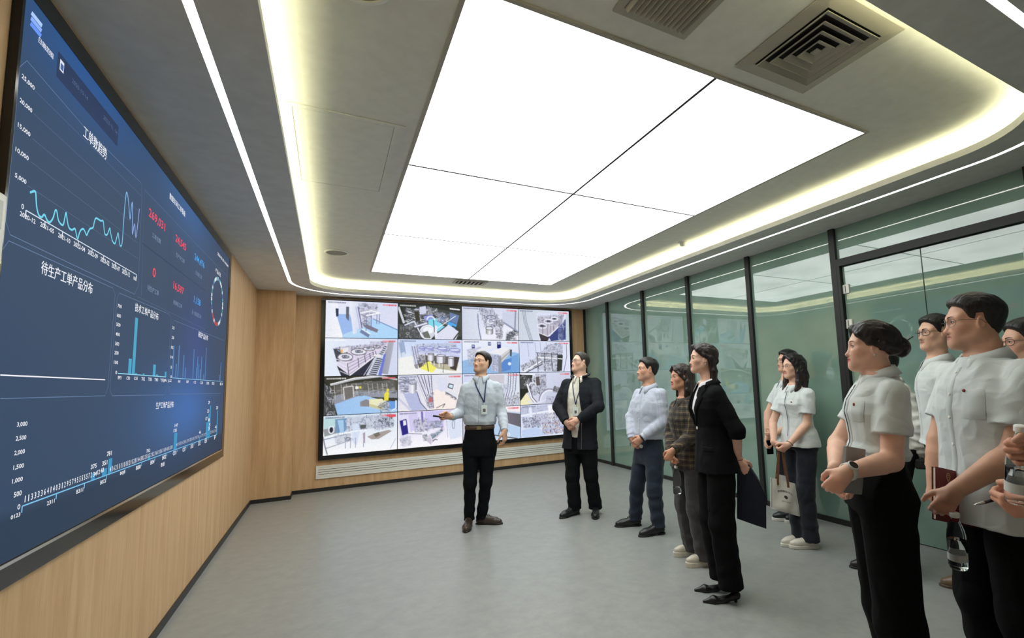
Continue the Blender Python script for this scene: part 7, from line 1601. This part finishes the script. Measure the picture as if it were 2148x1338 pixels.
def big_man():
    g = at_depth(2060, 760, 1.96); g[2] = 0
    p = Person(g, 1.745, 52, 70, (2039, 675), (2066, 746), (2080, 1030), 'broad man with short dark hair and thin-rimmed glasses holding a red notebook', pitch=.02, headscale=.945, h=.003, skin=(214, 165, 140), girth=1.12)
    p.gaze = (0, .0005)
    p.set_arm(1, (2126, 962), (2003, 1030), 0, 1); p.set_arm(-1, (1962, 950), (1962, 1040), 0, 1)
    p.build_head(); p.build_arms(True, 1.1)
    p.build_hand(1, unit(-p.RT*.5-UP*.8), UP*.5-p.RT*.8, (.62, .68, .74, .8), .35); p.build_hand(-1, unit(-UP*.75+p.RT*.6+p.T*.1), p.T*.4-UP*.0+p.RT*.3, (.65, .7, .75, .8), .6)
    p.finish_body(lip=(168, 98, 90), stubble=(120, 104, 96)); p.hair((32, 29, 28), .012, front=.066, side=.046, top=.012, sidethin=.72, sideburn=-.022, nape=-.075, rough=.0014, h=.0028)
    p.glasses(plain('gunmetal_rim', (120, 108, 100), .3, metal=.7), 'round', .0225, .0195, .0010)
    p.trousers((13, 13, 15), feet_rel(p, .11, .11, -8, 10, .0, .0), rise=.2, prof=[(0, .090), (.5, .086), (1, .078)], flare=[(0, .078), (.5, .074), (1, .072)], seed=31, folds=.004)
    col = (204, 210, 210)
    p.top('shirt', col, hem=-.20, sleeve=.66, ease=.016, folds=.005, hemflare=1.08)
    p.collar(CLOTHC(col), stand=.036, fall=.044, point=.042, gap=16); p.front_strip('placket', plain('white_placket', (196, 202, 202)), .03, -.15, .92); p.buttons((-.05, .15, .35, .55, .72, .88), None, .0062)
    p.patch('chest_pocket', plain('white_pocket', (198, 204, 204)), 22, 50, .55, .76, .0035); p.pin(.75, 25, PINM, .0065)
    for sd in (-1, 1): p.shoe(sd, (26, 26, 28), (20, 20, 20), 'oxford', h=.0045)
    # red notebook held against the shirt
    dep = float((p.hand[1]['grip']-CAM)@CF); fw = .07
    A, B_, C_ = at_depth(1958, 978, dep+fw), at_depth(2012, 990, dep+fw+.02), at_depth(2050, 1108, dep+fw-.02)
    ax = unit(B_-A); az = unit(B_-C_); az = unit(az-ax*(az@ax)); ay = np.cross(az, ax); c = (A+C_)/2
    t = empty('red_notebook', C_, 'dark red notebook with a small gold emblem under the arm of the broad man', 'notebook')
    hw = abs((C_-A)@ax)/2; hh = abs((C_-A)@az)/2; RC = mat('red_leatherette', srgb(112, 30, 30), rough=.45); add_bump(RC, 350, .2, .001)
    out = ay if ay@p.T > 0 else -ay
    slab('cover', c+out*.008, ax, ay, az, hw, .0015, hh, RC, t, .001); slab('cover', c-out*.008, ax, ay, az, hw, .0015, hh, RC, t, .001); slab('pages', c, ax, ay, az, hw-.004, .0064, hh-.004, plain('page_edges', (224, 214, 196)), t, .0005)
    bp = MB(); e0 = c-ax*(hw*.42)+az*(hh*.60)+out*.0102
    for kx in range(3): bp.add([e0+ax*(.010*math.cos(a_)*(.6+.2*kx))+az*(.015*math.sin(a_)*(.7+.15*kx)+.006*kx) for a_ in np.linspace(0, 2*PI, 13)[:-1]]+[e0+ax*(.0085*math.cos(a_)*(.6+.2*kx))+az*(.0125*math.sin(a_)*(.7+.15*kx)+.006*kx) for a_ in np.linspace(0, 2*PI, 13)[:-1]], [(i, (i+1) % 12, 12+(i+1) % 12, 12+i) for i in range(12)])
    bp.build('emblem', GOLD, t)
    dep = float((p.hand[1]['W']-CAM)@CF)-.01; A = at_depth(2011, 1192, dep); bottle('water_bottle', A, A+unit(at_depth(2003, 1090, dep)-A)*.215, 'clear water bottle hanging below the red notebook', .7, band=mat('bottle_label', srgb(206, 210, 208), rough=.5))

def man_eleven():
    g = at_depth(2150, 730, 2.5); g[2] = 0
    p = Person(g, 1.70, 56, 62, (2150, 716), (2160, 772), (2170, 970), 'man in brown-rimmed glasses behind the broad man at the right edge', headscale=1.0, h=.0042, skin=(218, 171, 146))
    p.set_arm(-1, p.sh[-1]-UP*.29, p.sh[-1]-UP*.50+p.F*.08); p.set_arm(1, p.sh[1]-UP*.29, p.sh[1]-UP*.50+p.F*.08)
    p.build_head(); p.build_arms(True); p.build_hand(-1, -UP, p.F); p.build_hand(1, -UP, p.F)
    p.finish_body(lip=(170, 100, 92)); p.hair((24, 23, 24), .012, front=.064, side=.036, top=.010, sidethin=.4)
    p.glasses(plain('brown_rim', (84, 62, 52), .3), 'rect', .0235, .0165, .0014)
    p.trousers((30, 30, 34), feet_rel(p), rise=.2, seed=35, h=.008); badge_shirt(p, .62, -.12, h=.007)
    for sd in (-1, 1): p.shoe(sd, (30, 30, 32), (20, 20, 20), 'oxford', h=.006)

def edge_visitor():
    g = at_depth(2310, 760, 1.28); g[2] = 0
    p = Person(g, 1.70, 70, 74, (2300, 640), (2325, 730), (2340, 1050), 'person at the right edge, only two hands with bottle and pen visible', headscale=.95, h=.003, skin=(216, 167, 142))
    U1 = at_depth(2219, 950, 1.22); U2 = at_depth(2206, 1062, 1.24)
    p.set_arm(-1, p.sh[-1]-UP*.27+p.F*.04-p.L*.05, U1); p.set_arm(1, p.sh[1]-UP*.29+p.F*.02, U2)
    p.build_head(); p.build_arms(True)
    p.build_hand(-1, unit(-p.RT*.9+p.T*.3), UP*.9+p.RT*.1, (.85, .9, .95, 1.0), .8); p.build_hand(1, unit(-p.RT*.95-UP*.15), UP*.8+p.T*.3, (.6, .7, .8, .85), .7)
    p.finish_body(); p.hair((28, 26, 26), .01)
    p.trousers((28, 28, 32), feet_rel(p), rise=.2, seed=39, h=.008); badge_shirt(p, .62, -.12, h=.007)
    for sd in (-1, 1): p.shoe(sd, (30, 30, 32), (20, 20, 20), 'oxford', h=.006)
    g = p.hand[-1]['grip']; dep = float((g-CAM)@CF); B_ = at_depth(2143, 888, dep+.0); A = at_depth(2138, 1056, dep+.02); bottle('water_bottle', A, A+unit(B_-A)*.215, 'clear water bottle gripped by a fist at the right edge', .6, band=mat('bottle_label', srgb(206, 210, 208), rough=.5))
    h = p.hand[1]; tip = at_depth(2043, 1059, float((h['tip']-CAM)@CF)); e = at_depth(2112, 1041, float((h['tip']-CAM)@CF)+.0); d = unit(e-tip); t = empty('pen', tip, 'silver pen held over the white shirt of the broad man', 'pen')
    V, F = tube([tip, tip+d*.014, tip+d*.03, tip+d*.13], [.0008, .0035, .0045, .0045], 12); link_mesh('barrel', V, F, STEEL, t, None, True); V, F = tube([tip+d*.03, tip+d*.055], .0050, 12); link_mesh('grip', V, F, plain('dark_grip', (50, 50, 54), .4), t, None, True)

CAST = [presenter, jacket_man, stripe_man, plaid_woman, suit_woman, man_behind_tote, tote_woman, bun_woman, hidden_visitor, man_nine, big_man, man_eleven, edge_visitor]
for fn in CAST: fn()
